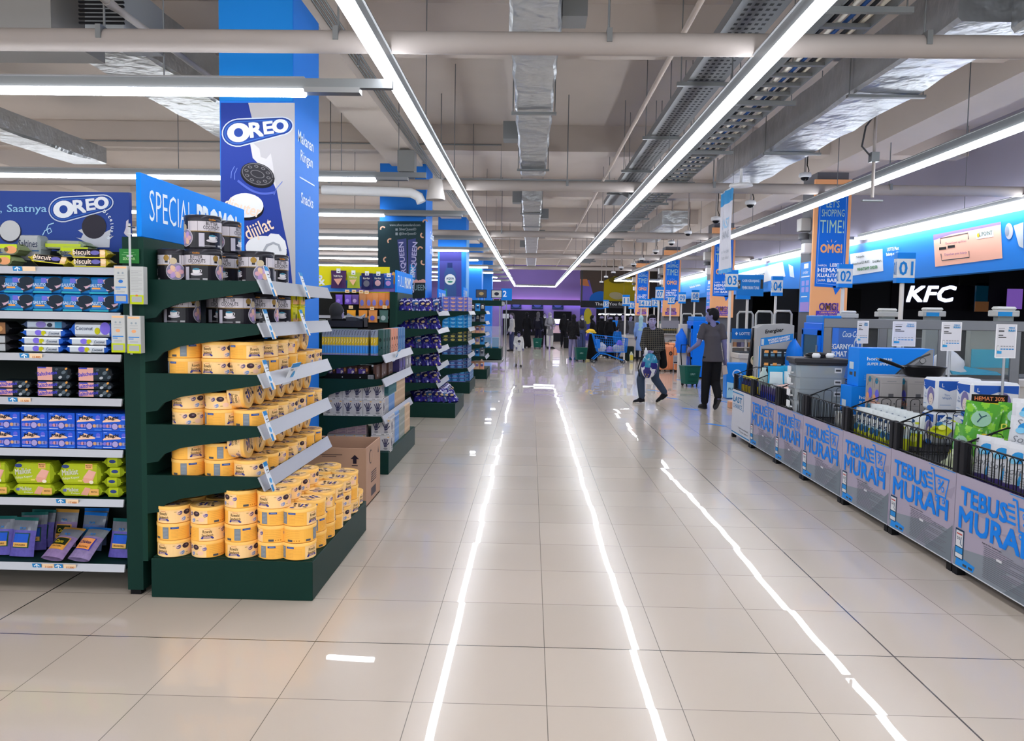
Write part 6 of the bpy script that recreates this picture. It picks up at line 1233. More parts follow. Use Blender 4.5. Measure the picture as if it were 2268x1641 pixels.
# ================================================================ checkout area
PW = mat('dcd6d0', .45)
def lane_sign(num, px, pyt, pyb, y, label, white=False):
    p0, p1 = at(px, pyb, y=y), at(px, pyt, y=y); h = p1.z-p0.z; w = .3
    t = thing('lane_sign', label, 'sign', (p0.x, y, 0), 0, 'checkout lane number signs')
    MB().tube([(0, 0, 0), (0, 0, p0.z+.02)], .03, PW, 10).lathe([(.11, 0), (.11, .02), (.04, .05)], PW, 12).build('pole', t)
    b = MB().box(-.1, -.05, p0.z, .14, .05, p0.z+h, mat('d3d6d8', .4)).box(-.102, -.052, p0.z, .142, .052, p0.z+h*.17, mat('1c7fd8', .4)).box(-.102, -.052, p0.z+h*.8, .142, .052, p0.z+h, mat('1c7fd8', .4)); b.build('box', t)
    b = MB(); T2 = mat('1f7cc8', .4); b.text(num, .02, p0.z+h*.485, h*.47, PF(0, -.053, 0), T2, .003, .02, 0, None if '1' in num else .19, 0, .19); b.text(num, 0, p0.z+h*.485, h*.45, PL(-.103, 0, 0), T2, .003, .02, 0, .08); b.build('lettering', t)
LS = [('01', 1998, 560, 627, 10.7), ('02', 1867, 585, 637, 13.8), ('03', 1617, 598, 643, 16), ('04', 1718, 612, 655, 18), ('06', 1597, 635, 662, 26), ('07', 1459, 636, 665, 24), ('08', 1538, 642, 669, 25.5), ('09', 1509, 647, 672, 27.5), ('10', 1485, 655, 674, 30), ('11', 1385, 653, 678, 27), ('12', 1449, 660, 680, 31), ('13', 1434, 662, 681, 32), ('14', 1420, 661, 681, 33), ('15', 1341, 664, 682, 36), ('16', 1397, 667, 684, 37)]
for n, *a in LS: lane_sign(n, *a, f'blue and white checkout lane box on a pole reading {n}')
p0 = at(1673, 660, y=17); t = thing('lane_sign', 'blue cash payment board on a pole left of lane 04', 'sign', (p0.x-.12, 17, 0)); z = p0.z
MB().tube([(-.05, 0, 0), (-.05, 0, z)], .03, PW, 10).build('pole', t); b = MB().box(-.3, -.03, z+.04, .28, .03, z+.5, mat('2478c4', .4)).box(-.3, -.06, z-.03, -.0, .06, z+.05, mat('1c7fd8', .4)); b.build('board', t)
b = MB(); f = PF(0, -.031, 0); W = mat('dce8f2'); b.text('KASIR KERANJANG', .0, z+.36, .07, f, W, .003, .01, 0, .36); b.text('PEMBAYARAN TUNAI', .0, z+.22, .07, f, W, .003, .01, 0, .36); b.rect(-.28, z+.2, -.22, z+.38, f, DKGREY, .003); b.rect(.21, z+.2, .265, z+.4, f, mat('3a3a3a'), .003); b.stroke([(-.265, z+.34), (-.25, z+.25), (-.235, z+.3)], .012, f, W, .004); b.build('lettering', t)
# counters: one per lane, customers pass between them
CB = mat('cbc4bd', .45); CT = mat('3f4146', .4)
def counter(x0, y0, label, L=2.0, w=.62, h=.9):
    t = thing('checkout_counter', label, 'counter', (x0, y0, 0), 0, 'checkout counters')
    MB().box(0, 0, .08, L, w, h-.12, CB, .02).box(.03, .03, 0, L-.03, w-.03, .08, DKGREY).build('body', t)
    MB().box(-.03, -.03, h-.14, L+.03, w+.03, h-.02, CB, .02).box(0, 0, h-.02, L, w, h, CT, .005).build('worktop', t)
    MB().box(L*.55, w*.3, h, L*.62, w*.7, h+.03, DKGREY).tube([(L*.58, w*.5, h), (L*.58, w*.5, h+.22)], .02, DKGREY, 8).box(L*.45, w*.42, h+.18, L*.72, w*.48, h+.42, mat('26282c', .3), .01).build('till_screen', t)
    return t
for (x0, y0, l) in ((5.15, 10.4, 'pale checkout counter at lane 01 behind the clear partition'), (5.6, 13.4, 'pale checkout counter at lane 02 beside the blue fridge'), (4.35, 16.15, 'pale checkout counter at lane 03 behind the man in grey'), (4.68, 17.95, 'pale checkout counter at lane 04'), (4.2, 22.9, 'pale checkout counter behind the orange luggage'), (4.6, 27.3, 'pale checkout counter at the far lanes behind the blue hijab'), (3.3, 28.6, 'grey checkout counter behind the blue trolley')): counter(x0, y0, l)
# gates with an arch top
def gate(px, pyt, y, label):
    p_ = at(px, pyt, y=y); t = thing('security_gate', label, 'gate', (p_.x, y, 0), 0, 'white security gates'); h = p_.z
    G_ = mat('b9bab8', .4)
    MB().tube([(-.17, 0, 0), (-.17, 0, h-.06), (-.13, 0, h), (.13, 0, h), (.17, 0, h-.06), (.17, 0, 0)], .025, G_, 8).box(-.2, -.06, 0, .2, .06, .05, G_, .01).build('frame', t)
    MB().box(-.15, -.006, .1, .15, .006, h-.04, mat('2d3034', .3, alpha=.5)).build('panel', t)
for i, (px, py, y) in enumerate(((1651, 691, 17.5), (1693, 690, 16.5), (1735, 689, 16), (1522, 695, 27), (1545, 695, 26.5))): gate(px, py, y, f'white arched security gate near the checkouts, {ORD[i+1]} in the row')
# white rounded till tops over the partition
for i, (px, py, y) in enumerate(((1878, 688, 13.8), (1965, 683, 12), (2065, 681, 11.2), (2224, 679, 10.2))):
    p_ = at(px, py, y=y); t = thing('scanner_tower', f'white rounded top of a till tower seen over the partition, {ORD[i+1]} from left', 'till tower', (p_.x, y, 0), 0, 'till towers')
    MB().box(-.16, -.08, p_.z-.13, .16, .08, p_.z-.05, mat('b8b8b4', .4), .01).box(-.13, -.07, p_.z-.05, .13, .07, p_.z, mat('d3d2ce', .4), .02).build('top', t); MB().box(-.1, -.05, 0, .1, .05, p_.z-.13, mat('8c9290', .45)).build('column', t)
    if i > 1: MB().box(-.12, -.085, p_.z-.125, .06, -.08, p_.z-.07, mat('2f8fd0', .4)).build('sticker', t)
# teal till screens behind the partition
t = thing('till_station', 'grey and teal till station seen through the right pane', 'till', (5.6, 9.8, 0)); MB().box(-.6, 0, 0, .45, .5, .92, mat('8f8f98', .5), .01).box(-.62, -.03, .92, .47, .5, .96, DKGREY).build('desk', t)
MB().box(-.05, .1, 1.0, .5, .2, 1.55, mat('8a8f88', .4)).box(-.03, .09, 1.05, .52, .1, 1.28, mat('2f9fb8', .4)).build('screen', t); MB().add([(-.35, -.1, .97), (.25, -.1, .97), (.3, .1, 1.0), (-.35, .1, 1.1), (-.35, .1, .97), (.3, .1, .97)], [(0, 1, 2, 3), (0, 3, 4), (1, 5, 2), (3, 2, 5, 4), (0, 4, 5, 1)], mat('1d94b4', .4)).build('scale', t)
heap('white carrier bag with blue print lying on the till station', 'bag', (5.3, 9.95, .96), .2, .3, mat('d6dae0', .25, noise=.1, nscale=9), 'carrier_bag', 21)
# fridges
FB = mat('1475ea', .35)
def fridge(x0, y0, w, d, h, label, coca=False):
    t = thing('drinks_fridge', label, 'fridge', (x0, y0, 0), 0, 'blue drinks fridges')
    MB().box(.02, 0, .04, w, d, h, FB, .01).box(.0, .02, .04, .03, d-.02, .5, FB).box(.03, .03, 0, w-.03, d-.03, .05, BLACK).build('cabinet', t)
    o = MB().box(-.02, .03, .5, .02, .1, h-.12, FB).box(-.02, d-.1, .5, .02, d-.03, h-.12, FB).box(-.02, .03, h-.2, .02, d-.03, h-.1, FB).box(-.02, .03, .5, .02, d-.03, .56, FB).build('door', t)
    MB().box(-.004, .1, .56, .0, d-.1, h-.2, mat('5a7a80', .1, alpha=.55)).build('glass_pane', o); MB().tube([(-.04, .06, .8), (-.04, .06, 1.2)], .012, STEEL, 6).build('handle', o)
    b = MB(); f = PF(0, -.002, 0); W = mat('e8f2fb')
    b.text('SEGARNYA', w*.48, h*.76, .085, f, W, .003, .03, 0, w*.62); b.text('NIKMAT', w*.4, h*.685, .085, f, W, .003, .03, 0, w*.46)
    if coca: b.rect(w*.42, .35, w-.03, h-.06, f, mat('1063c4'), .002); b.text('SEGARNYA', w*.48, h*.76, .085, f, W, .004, .03, 0, w*.62); b.text('NIKMAT', w*.4, h*.685, .085, f, W, .004, .03, 0, w*.46); b.text('Coca-Cola', w*.72, h*.89, .1, f, mat('d3e6f6'), .004, .01, .35, w*.42); b.ell(w*.84, h*.77, .04, .13, f, mat('c3d6e2'), .004, 16); b.ell(w*.84, h*.78, .028, .07, f, mat('1063c4'), .005, 12)
    else: b.text('AQUA', w*.5, h*.9, .05, f, W, .003, .0, 0, w*.35); b.stroke([(w*.25, h*.93), (w*.75, h*.93)], .008, f, W, .003)
    b.build('lettering', t); MB().box(.04, .04, h, w*.5, d-.04, h+.12, mat('2a7fd4', .4), .01).build('top_sign', t)
fridge(4.68, 12.6, .68, .85, 1.56, 'blue drinks fridge with a cursive cola logo behind the battery stand', True)
fridge(4.22, 20.3, .7, .85, 1.5, 'blue drinks fridge between the boy and the man in grey')
# battery stand
t = thing('battery_stand', 'white battery display stand with slanted header', 'display stand', (3.72, 11.85, 0)); b = MB(); G_ = mat('a7a8aa', .45); h0 = 1.35
b.slab([(-.28, 0), (.28, 0), (.28, 1.52), (.2, 1.545), (-.18, 1.53), (-.28, 1.47)], PF(0, 0, 0), -.3, 0, G_); b.build('body', t); f = PF(0, 0, 0); b = MB()
b.text('Energizer', -.02, 1.43, .075, f, BLACK, .003, .03, .25, .28, .13); b.poly([(-.22, 1.2), (.27, 1.3), (.27, 1.4), (-.22, 1.32)], f, mat('2a86d4'), .002); b.text("WORLD'S LONGEST\nLASTING BATTERY", .06, 1.305, .07, f, WHITE, .004, .03, .2, .34, .2); b.rect(-.21, 1.22, -.17, 1.31, f, mat('c9d6e0'), .004); b.rect(-.2, .4, .25, 1.16, f, mat('3a3c40', .5), .002); b.rect(-.25, .02, -.21, 1.2, f, mat('c9ccd0'), .002); b.rect(-.24, .02, -.22, 1.2, f, mat('2f8fd8'), .003)
b.build('graphics', t)
b = carton(.07, .025, .11, mat('2b333c', .35), .002); b.rect(-.03, .03, .03, .07, PF(0, -.0125, 0), mat('5f8aa8'), .001); b.rect(-.03, .08, .03, .1, PF(0, -.0125, 0), mat('b9c4cc'), .001); k = Kind(grp(b.build('battery_pack'), 'x', 'battery pack'))
for j in range(4):
    for i in range(4): k.put((3.58+.1*i, 11.83, 1.02-.19*j), 0, f'dark battery blister pack on the stand, row {ORD[j+1]} from top, {ORD[i+1]} from left', 'battery packs')
for j in range(3):
    for i in range(2): put(MB().box(-.03, -.004, -.02, .03, 0, .02, mat('f0a860', .5)).build('price_ticket'), f'orange price ticket on the battery stand, row {ORD[j+1]}, {("left", "right")[i]}', 'price ticket', (3.585+.13*i, 11.81, 1.12-.19*j), 0, 'battery price tickets')
# bottle shaped black stand
p_ = at(1672, 726, y=12.0); b = MB(); hz = p_.z
b.slab([(-.15, 0), (.11, 0), (.12, hz*.4), (.1, hz*.7), (.06, hz), (-.02, hz), (-.06, hz*.7), (-.11, hz*.4)], PF(0, 0, 0), -.08, 0, mat('141418', .35)); f = PF(0, 0, 0); b.ell(.02, hz*.88, .035, .07, f, mat('eda05a'), .003, 12); b.ell(.0, hz*.66, .05, .075, f, mat('d9c9b0'), .003, 14); b.ell(.0, hz*.68, .025, .03, f, mat('4a7a4a'), .004, 10); b.rect(.05, .1, .075, hz*.5, f, mat('2a6ac0'), .003); b.text('Black', -.02, hz*.35, .3, f, mat('d8d4c8'), .003, .02, 0, .05)
put(b.build('bottle_stand'), 'tall black bottle shaped cardboard stand left of the battery stand', 'display stand', (p_.x, 12.0, 0))
heap('blue plastic bag hanging on the side of the battery stand', 'bag', (3.98, 11.76, .82), .1, .5, mat('1f78e0', .3), 'plastic_bag', 31); 
# candy racks
def rack(x, y, w, z1, label, head, txt):
    t = thing('checkout_rack', label, 'rack', (x, y, 0), 0, 'checkout racks')
    MB().box(-w/2, .25, 0, w/2, .3, z1, mat('c9c6c2', .5)).box(-w/2-.02, 0, 0, -w/2, .3, z1, PW).box(w/2, 0, 0, w/2+.02, .3, z1, PW).build('frame', t)
    for i in range(4): MB().box(-w/2, 0, z1-.32-.3*i, w/2, .25, z1-.3-.3*i, PW).build('shelf', t)
    b = MB().box(-w/2-.02, -.02, z1-.13, w/2+.02, .02, z1+.1, mat(head, .45)); b.build('header', t)
    if txt: b = MB(); b.text(txt, .03, z1-.01, .06, PF(0, -.021, 0), mat('dfeaf5'), .003, .02, 0, w*.5); b.ell(-w*.33, z1-.01, .03, .04, PF(0, -.021, 0), mat('dfeaf5'), .003, 4); b.build('lettering', t)
rack(4.62, 16.95, .44, 1.28, 'white checkout rack with blue header near lane 03', '1f6fc4', 'LOTTE'); rack(4.2, 16.95, .3, 1.2, 'narrow white checkout rack left of the blue headed rack', '5a7a94', '')
p_ = at(1487, 760, y=23.5); rack(p_.x, 23.8, .5, 1.38, 'checkout rack with yellow capped bottles behind the boy', '8a8890', '')
b = MB().lathe([(.025, 0), (.025, .11), (.012, .14), (.012, .17)], mat('3a3a34', .3), 8); b.lathe([(.026, .1), (.02, .13)], mat('d8b03a'), 8, caps=False); k = Kind(grp(b.build('drink_bottle'), 'x', 'bottle'))
for i in range(8): k.put((p_.x-.2+.055*i, 23.88, 1.08), 0, f'small bottle on the rack behind the boy, {ORD[i+1]} from left', 'small bottles on the far rack')
for j in range(2):
    for i in range(5): put(carton(.07, .08, .1, mat(('b98a6a', '55506a', '8a86a0', '3a3f58', 'd0a070')[i], .4)).build('snack_box'), f'small snack box on the blue headed checkout rack, {ORD[i+1]} from left, {("upper", "lower")[j]} shelf', 'box', (4.47+.08*i, 17.04, .98-.3*j), 0, 'snack boxes on the checkout rack')
# orange luggage
def suitcase(x, y, rz, label, h=.6, w=.42, d=.26):
    t = thing('suitcase', label, 'suitcase', (x, y, 0), rz, 'orange suitcases'); O_ = mat('f0a070', .35, coat=.2)
    MB().box(-w/2, -d/2, .06, w/2, d/2, h+.06, O_, .04).build('shell', t); b = MB()
    for i in range(5): b.box(-w/2+.05+.07*i, -d/2-.008, .12, -w/2+.065+.07*i, -d/2+.01, h, mat('e08c5c', .4))
    b.build('ribs', t); MB().box(-w/2-.004, -.012, .06, w/2+.004, .012, h+.064, DKGREY).build('zip', t)
    for sx_ in (-1, 1): MB().tube([(sx_*w*.38-.015, 0, .035), (sx_*w*.38+.015, 0, .035)], .035, BLACK, 12).build('wheel', t)
    MB().tube([(-.08, 0, h+.06), (-.08, 0, h+.1), (.08, 0, h+.1), (.08, 0, h+.06)], .012, BLACK, 6).build('handle', t); b = MB(); b.ell(.1, h*.75, .05, .06, PF(0, -d/2-.01, 0), BLACK, .002, 14); b.ell(.1, h*.75, .03, .04, PF(0, -d/2-.01, 0), mat('8a6a5a'), .003, 10); b.build('badge', t)
suitcase(3.95, 22.6, .15, 'orange suitcase standing left of the price board', .72, .44); suitcase(4.38, 22.5, -.05, 'orange suitcase standing right behind the price board', .68, .44); suitcase(4.15, 22.95, .1, 'orange suitcase standing at the back between two others', .78)
b = MB().box(-.2, 0, 0, .2, .02, .24, mat('b4b4b6', .4))
for i in range(3):
    for j in range(4): b.rect(-.19+.13*i, .02+.05*j, -.08+.13*i, .06+.05*j, PF(0, 0, 0), mat('9a9a9e' if (i, j) != (0, 0) else '3a3a3e'), .002)
b.box(-.2, 0, -.26, -.18, .02, 0, STEEL).box(.18, 0, -.26, .2, .02, 0, STEEL); put(b.build('price_board'), 'grey price board on legs in front of the orange suitcases', 'sign', (4.3, 22.2, .26))
b = MB().box(-.1, -.12, 0, .1, .12, 1.42, mat('c8c2bc', .45), .01); put(b.build('pillar_stand'), 'narrow white stand beside the blue fridge in the middle', 'stand', (4.05, 20.7, 0))
heap('bright blue plastic bag hanging at the narrow white stand', 'bag', (3.98, 20.5, .66), .13, .62, mat('1f70e8', .3), 'plastic_bag', 33)
b = MB().box(-.2, -.15, 0, .2, .15, .72, mat('1f82e0', .3), .02); f = PF(0, -.15, 0); b.ell(0, .5, .09, .09, f, mat('cfe0f2'), .002, 18); b.ell(0, .5, .07, .07, f, mat('1f82e0'), .003, 18); b.poly([(-.19, .02), (.05, .02), (.0, .3), (-.19, .34)], f, mat('a9d4e8'), .002); b.text('PURE', -.08, .2, .05, f, mat('24507a'), .004, .02); put(b.build('promo_pack'), 'large blue and pale promotional pack standing behind the man in grey', 'pack', (4.12, 15.6, 0))
put(MB().box(-.16, -.1, 0, .16, .1, .12, mat('e0a888', .5), .01).build('carton'), 'small peach carton on the floor under the man with the packet', 'carton', (3.75, 13.95, 0))
# floor tape
for i, (px, py, r_) in enumerate(((1586, 941, 0), (1605, 890, .1), (1530, 906, 0), (1486, 882, 0), (1556, 860, .1), (1510, 842, .1), (1448, 865, .1))):
    p_ = at(px, py, z=0); put(MB().box(-.045, -.17, 0, .045, .17, .0015, mat('2f7fd0', .5)).build('floor_tape'), f'short strip of blue tape on the floor of the checkout area, {ORD[i+1]} of seven', 'tape', (p_.x, p_.y, 0.0005), R(38), 'blue floor tape strips')
# hanging cloth banner
t = thing('hanging_banner', 'white last chance banner hanging from the ceiling above the bins', 'banner', (3.07, 12.86, 2.33)); b = MB(); n = 8
f0 = lambda a, q, c=0: Vector((c*-1-.03*math.sin(q*2.2)*(a/.86)+.012*math.sin(a*14), -a, q))
for i in range(n):
    for j in range(6): b.add([f0(.86*(i+di)/n, 1.3*(j+dj)/6) for di, dj in ((0, 0), (1, 0), (1, 1), (0, 1))], [(0, 1, 2, 3)], mat('c9c9d2', .6) if j < 5 else mat('3a9ad8', .5), True)
b.build('cloth', t); b = MB(); DK3 = mat('9aa0aa'); b.text('LAST', .42, .78, .16, f0, mat('8fb8d8'), .004, .02, 0, .55); b.text('CHANCE', .42, .6, .12, f0, mat('8a929c'), .004, -.005, 0, .6); b.text('Now is the chance!', .42, .34, .055, f0, DK3, .004, 0, 0, .6); b.text('The last chance!', .42, .24, .055, f0, DK3, .004, 0, 0, .56); b.rect(.0, 0, .86, .06, f0, mat('3a9ad8'), .003, 8); b.build('lettering', t)
MB().tube([(.0, 0, 1.3), (0, -.86, 1.3)], .012, WHITE, 6).tube([(0, -.1, 1.3), (0, -.1, 2.8)], .003, GALV, 4).tube([(0, -.76, 1.3), (0, -.76, 2.8)], .003, GALV, 4).build('rod', t)
# sign band above the food court
t = thing('sign_band', 'long blue advert band above the food court shops', 'sign', (8.0, 20, 2.5)); kid(MB().box(8.0, 5.5, 2.5, 8.25, 52, 3.45, mat('2080dc', .45)), 'band', t)
f = AXL(8.0); b = MB()
WP = mat('d6dade', .5); b.poly([(1883, -563), (1955, -551), (1957, -600), (1886, -611)], f, WP, .006)
for s, x, y, w_ in (('GO MART', 1918, -580, 18), ('GrabMart', 1943, -578, 20), ('HappyFresh', 1899, -584, 20), ('Tokopedia', 1906, -569, 18)): b.text(s, x, y, 6, f, mat('5a6a64'), .01, .01, 0, w_, .14)
b.text('WHATSAPP ORDER', 1922, -594, 7, f, mat('3a8a4a'), .01, .03, 0, 46, .14)
b.text('LOTTE Mart', 1979, -551, 8, f, mat('e6f0fa'), .01, .03, 0, 26, .13); b.text('Belanja mudah', 1978, -563, 9, f, mat('e6f0fa'), .01, .03, 0, 28, .13)
b.poly([(2068, -520), (2217, -491), (2221, -572), (2072, -591)], f, mat('f2b8a0', .5), .006); b.poly([(2068, -520), (2217, -491), (2217, -497), (2110, -518), (2068, -532)], f, mat('7a6ac8'), .008)
b.poly([(2163, -513), (2201, -505), (2202, -524), (2164, -530)], f, WP, .01); b.text('L.POINT', 2185, -517, 9, f, mat('3a5a4a'), .013, .01, 0, 30, .14); b.ell(2168, -521, 3, 5, f, mat('c8b030'), .013, 10)
b.stroke([(2084, -540), (2084, -528), (2145, -516), (2146, -530)], 2, f, DKGREY, .01); b.stroke([(2085, -562), (2087, -577), (2148, -570), (2147, -556)], 2, f, DKGREY, .01)
for x, y in ((2089, -550), (2108, -546)): b.poly([(x-8, y-4), (x+8, y-2), (x+8, y+4), (x-8, y+2)], f, BLACK, .01)
b.text('Download aplikasi', 2118, -537, 6, f, mat('8a5a7a'), .01, 0, 0, 46, .13); b.text('Dapatkan poin belanja', 2118, -562, 6, f, mat('8a5a9a'), .01, 0, 0, 50, .1)
b.ell(2236, -512, 9, 18, f, mat('b8bcc4'), .01, 16); b.ell(2232, -512, 5, 12, f, mat('8a94a4'), .012, 14); b.poly([(2246, -500), (2268, -492), (2268, -550), (2258, -545)], f, mat('c2c9cc'), .01)
b.poly([(1636, -606), (1734, -580), (1740, -612), (1640, -640)], f, WP, .006); b.text('Belanja Online', 1670, -612, 6, f, mat('3a6a8a'), .01, .02, 0, 50, .25); b.text('App', 1692, -632, 12, f, mat('2a84d0'), .01, .03, 0, 18, .2); b.poly([(1747, -585), (1757, -590), (1760, -615), (1750, -612)], f, mat('c2d6e6'), .008)
b.poly([(1510, -633), (1562, -618), (1562, -648), (1512, -660)], f, mat('4a94e6'), .006); b.text('Belanja Online', 1540, -634, 6, f, WP, .01, .03, 0, 24, .25)
kid(b, 'artwork', t)
# food court: sign and screens
t = thing('shop_sign', 'glowing white three letter sign on the dark food court shop', 'sign', (12, 24.2, 2.1)); b = MB(); f = AY(24.2); b.rect(1990, -678, 2162, -628, f, mat('17131c', .4), .001); 
b.text('KFC', 2062, -651, 37, f, mat('dfe8ff', .4, emit=1.6), .02, .05, .28, 112); kid(b, 'lettering', t); kid(MB().box(11.1, 24.21, 1.95, 13.6, 24.28, 2.75, mat('17131c', .5)), 'fascia', t)
for x0, y0, x1, y1, c, l, e in ((2126, 632, 2192, 596, '0f0f12', 'black wall television above the shop sign', 0), (2160, 690, 2190, 626, '125a78', 'teal poster beside the dark shop sign', 0), (2232, 684, 2266, 640, '6a4a9a', 'purple menu screen at the right edge of the food court', .7), (1716, 690, 1770, 640, '121317', 'black television near lane 04 in the dark shop', 0), (1872, 690, 1908, 640, '0e0e10', 'black panel in the shop beside the peach column', 0)):
    p0, p1 = at(x0, y0, y=23.6), at(x1, y1, y=23.6); b = MB().box(p0.x, 23.6, p0.z, p1.x, 23.68, p1.z, mat(c, .3, emit=e)).box((p0.x+p1.x)/2-.04, 23.68, p0.z+.1, (p0.x+p1.x)/2+.04, 24.3, p0.z+.2, BLACK); put(b.build('wall_screen'), l, 'screen', (0, 0, 0))
p0, p1 = at(2160, 690, y=23.55), at(2190, 668, y=23.55); put(MB().box(p0.x, 23.55, p0.z, p1.x, 23.6, p1.z, mat('c98a5a', .4)).build('wall_screen'), 'orange picture under the teal poster in the food court', 'picture', (0, 0, 0))
tag(MB().box(8.36, 30, 0, 8.5, 46, 3.44, mat('232429', .7)).build('closed_shop'), 'dark closed shop front far beyond the checkouts', 'shop front')
# end wall dressing
for i, (a, b_, c, d) in enumerate(((1131, 684, 1155, 668), (1178, 684, 1203, 668), (1223, 685, 1248, 668))):
    p0, p1 = at(a, b_, y=56.9), at(c, d, y=56.9); b = MB().box(p0.x, 56.9, p0.z, p1.x, 56.98, p1.z, mat('2b3560', .4)); b.ell((a+c)/2, -(b_+d)/2, 8, 5, AY(56.9), mat('5a6ab0'), .01, 10); b.rect(a+1, -b_+1, c-1, -b_+5, AY(56.9), mat('3a5078'), .008); put(b.build('wall_picture'), f'dark blue picture on the lilac end wall, {ORD[i+1]} from left', 'picture', (0, 0, 0), 0, 'pictures on the end wall')
for i, (a, b_, c, d) in enumerate(((1113, 770, 1204, 688), (1225, 758, 1266, 690))):
    p0, p1 = at(a, 760, y=56.8), at(c, d, y=56.8); struct(MB().box(p0.x, 56.8, 0, p1.x, 56.95, p1.z, mat('1e1f25', .6)).build(f'door_{i+1}'))
p0 = at(1231, 757, z=0); t = thing('service_counter', 'lit service counter with dark base in front of the end wall', 'counter', (p0.x, 45, 0)); MB().box(-.2, 0, 0, .75, .5, .5, mat('24242a', .5)).build('base', t); MB().box(-.15, -.02, .5, .7, .5, .95, mat('d8b8c4', .5)).box(-.15, -.04, 1.05, .7, .5, 1.3, mat('e4dcea', .4, emit=1.2)).box(-.15, -.04, .95, .7, .5, 1.05, mat('6a58a8', .5)).build('light_panel', t)
p0, p1 = at(1113, 705, y=44), at(1127, 695, y=44); put(MB().box(p0.x, 44, p0.z, p1.x, 44.05, p1.z, mat('c9ccd2', .4)).box(p0.x+.1, 44.02, 0, p0.x+.14, 44.05, p0.z, STEEL).build('notice_board'), 'white notice board on a post near the far left people', 'sign', (0, 0, 0))
# the painted mural and the thank-you sign above the exit
t = thing('wall_mural', 'painted wall mural of round yellow and blue shapes above the exit', 'mural', (6, 50, 2)); f = AY(50); b = MB(); b.rect(1285, -668, 1440, -600, f, mat('5a4f48', .6), .001); b.poly([(1285, -668), (1285, -625), (1305, -620), (1318, -668)], f, mat('7a6ac8', .6), .01); b.poly([(1285, -632), (1285, -618), (1300, -618), (1306, -634)], f, mat('d98a5a', .6), .02); b.ell(1330, -665, 25, 20, f, mat('2a6fc8', .6), .03, 20); b.poly([(1336, -668), (1338, -622), (1360, -612), (1410, -615), (1412, -668)], f, mat('b8a424', .6), .04); b.ell(1365, -655, 16, 8, f, mat('b9b08a', .6), .06, 16, -.15); b.ell(1368, -620, 20, 8, f, mat('6a6020', .6), .05, 14)
p0, p1 = at(1285, 668, y=50), at(1440, 600, y=50); kid(MB().box(p0.x, 50.0, p0.z, p1.x+4, 50.2, 5.0, mat('4a443f', .7)), 'board', t); kid(b, 'artwork', t)
t = thing('exit_sign_board', 'dark board reading thank you for shopping above the far exit', 'sign', (6, 49.5, 1.8)); p0, p1 = at(1286, 681, y=49.5), at(1440, 668, y=49.5); kid(MB().box(p0.x, 49.5, p0.z, p1.x+4, 49.7, p1.z, mat('2b2b2e', .6)).box(p0.x, 49.55, p1.z, p0.x+.1, 49.65, 5.1, DKGREY), 'board', t); b = MB(); b.text('Thank You for Shopping', 1372, -674, 8.5, AY(49.5), mat('c9cac8', .5), .02, .01, 0, 108); kid(b, 'lettering', t)
p0, p1 = at(1326, 697, y=49), at(1400, 695, y=49); light_run('low bright strip light behind the far checkout crowd', p0.x, 49, p1.x+1, 49, p0.z, .1, .05, group='linear ceiling lights', rods=(0,))
p0, p1 = at(1284, 720, y=48), at(1307, 683, y=48); b = MB().box(p0.x, 48, 0, p1.x, 48.1, p1.z, mat('3a3f98', .5)); b.ell(1302, -700, 9, 18, AY(48), mat('a8a030'), .01, 14); put(b.build('wall_poster'), 'blue and yellow poster panel at the far exit', 'poster', (0, 0, 0))

# pinkish lamp strip that washes the upper lilac wall from the ledge
t = thing('wall_wash_light', 'pinkish lamp strip hidden on the ledge of the lilac end wall', 'light', (.5, 56.82, 2.482)); MB().box(-3.4, -.04, .0, 3.9, .04, .03, mat('f0b8d8', .4, emit=5)).build('tube', t)
t = thing('wall_wash_light', 'added violet lamp strip brightening the lilac end wall below the ledge', 'light', (.5, 56.82, 2.28)); MB().box(-3.4, -.03, .0, 3.9, .03, .03, mat('d0b8ff', .4, emit=5)).build('tube', t)  # second strip, added to brighten the wall below the ledge; source unseen
# ================================================================ people, trolley, baskets
V = Vector
def blob(b, c, r, m, n=14, rot=None):
    """closed ellipsoid"""
    c = V(c); vs, fs = [], []; k = n//2
    E = Euler(rot).to_matrix() if rot else None
    for i in range(1, k):
        for j in range(n):
            p, t = math.pi*i/k, 2*math.pi*j/n; q = V((r[0]*math.sin(p)*math.cos(t), r[1]*math.sin(p)*math.sin(t), r[2]*math.cos(p))); vs.append(c+(E@q if E else q))
    top = V((0, 0, r[2])); vs += [c+(E@top if E else top), c-(E@top if E else top)]; T_, B_ = len(vs)-2, len(vs)-1
    for i in range(k-2):
        for j in range(n): a, d = i*n+j, i*n+(j+1) % n; fs.append((a, a+n, d+n, d))
    for j in range(n): fs.append((T_, j, (j+1) % n)); fs.append((B_, (k-2)*n+(j+1) % n, (k-2)*n+j))
    b.add(vs, fs, m, True); return b
def limb(b, pts, rs, m, n=12, flat=1, open_end=False):
    k0 = len(b.v); limb_(b, pts, rs, m, n, open_end)
    if flat != 1:
        yc = sum(V(p).y for p in pts)/len(pts)
        b.v[k0:] = [(x, yc+(y-yc)*flat, z) for x, y, z in b.v[k0:]]
    return b
def limb_(b, pts, rs, m, n=12, open_end=False):
    pts = [V(p) for p in pts]; d0 = (pts[0]-pts[1]).normalized(); d1 = (pts[-1]-pts[-2]).normalized()
    P_ = [pts[0]+d0*rs[0]*k for k in (.95, .7, .3)]+pts+[pts[-1]+d1*rs[-1]*k for k in (.3, .7, .95)]
    R_ = [rs[0]*k for k in (.3, .7, .95)]+list(rs)+[rs[-1]*k for k in (.95, .7, .3)]
    if open_end: P_, R_ = P_[:-3]+[pts[-1]+d1*.002], R_[:-3]+[rs[-1]*.97]
    b.tube(P_, R_, m, n); return b
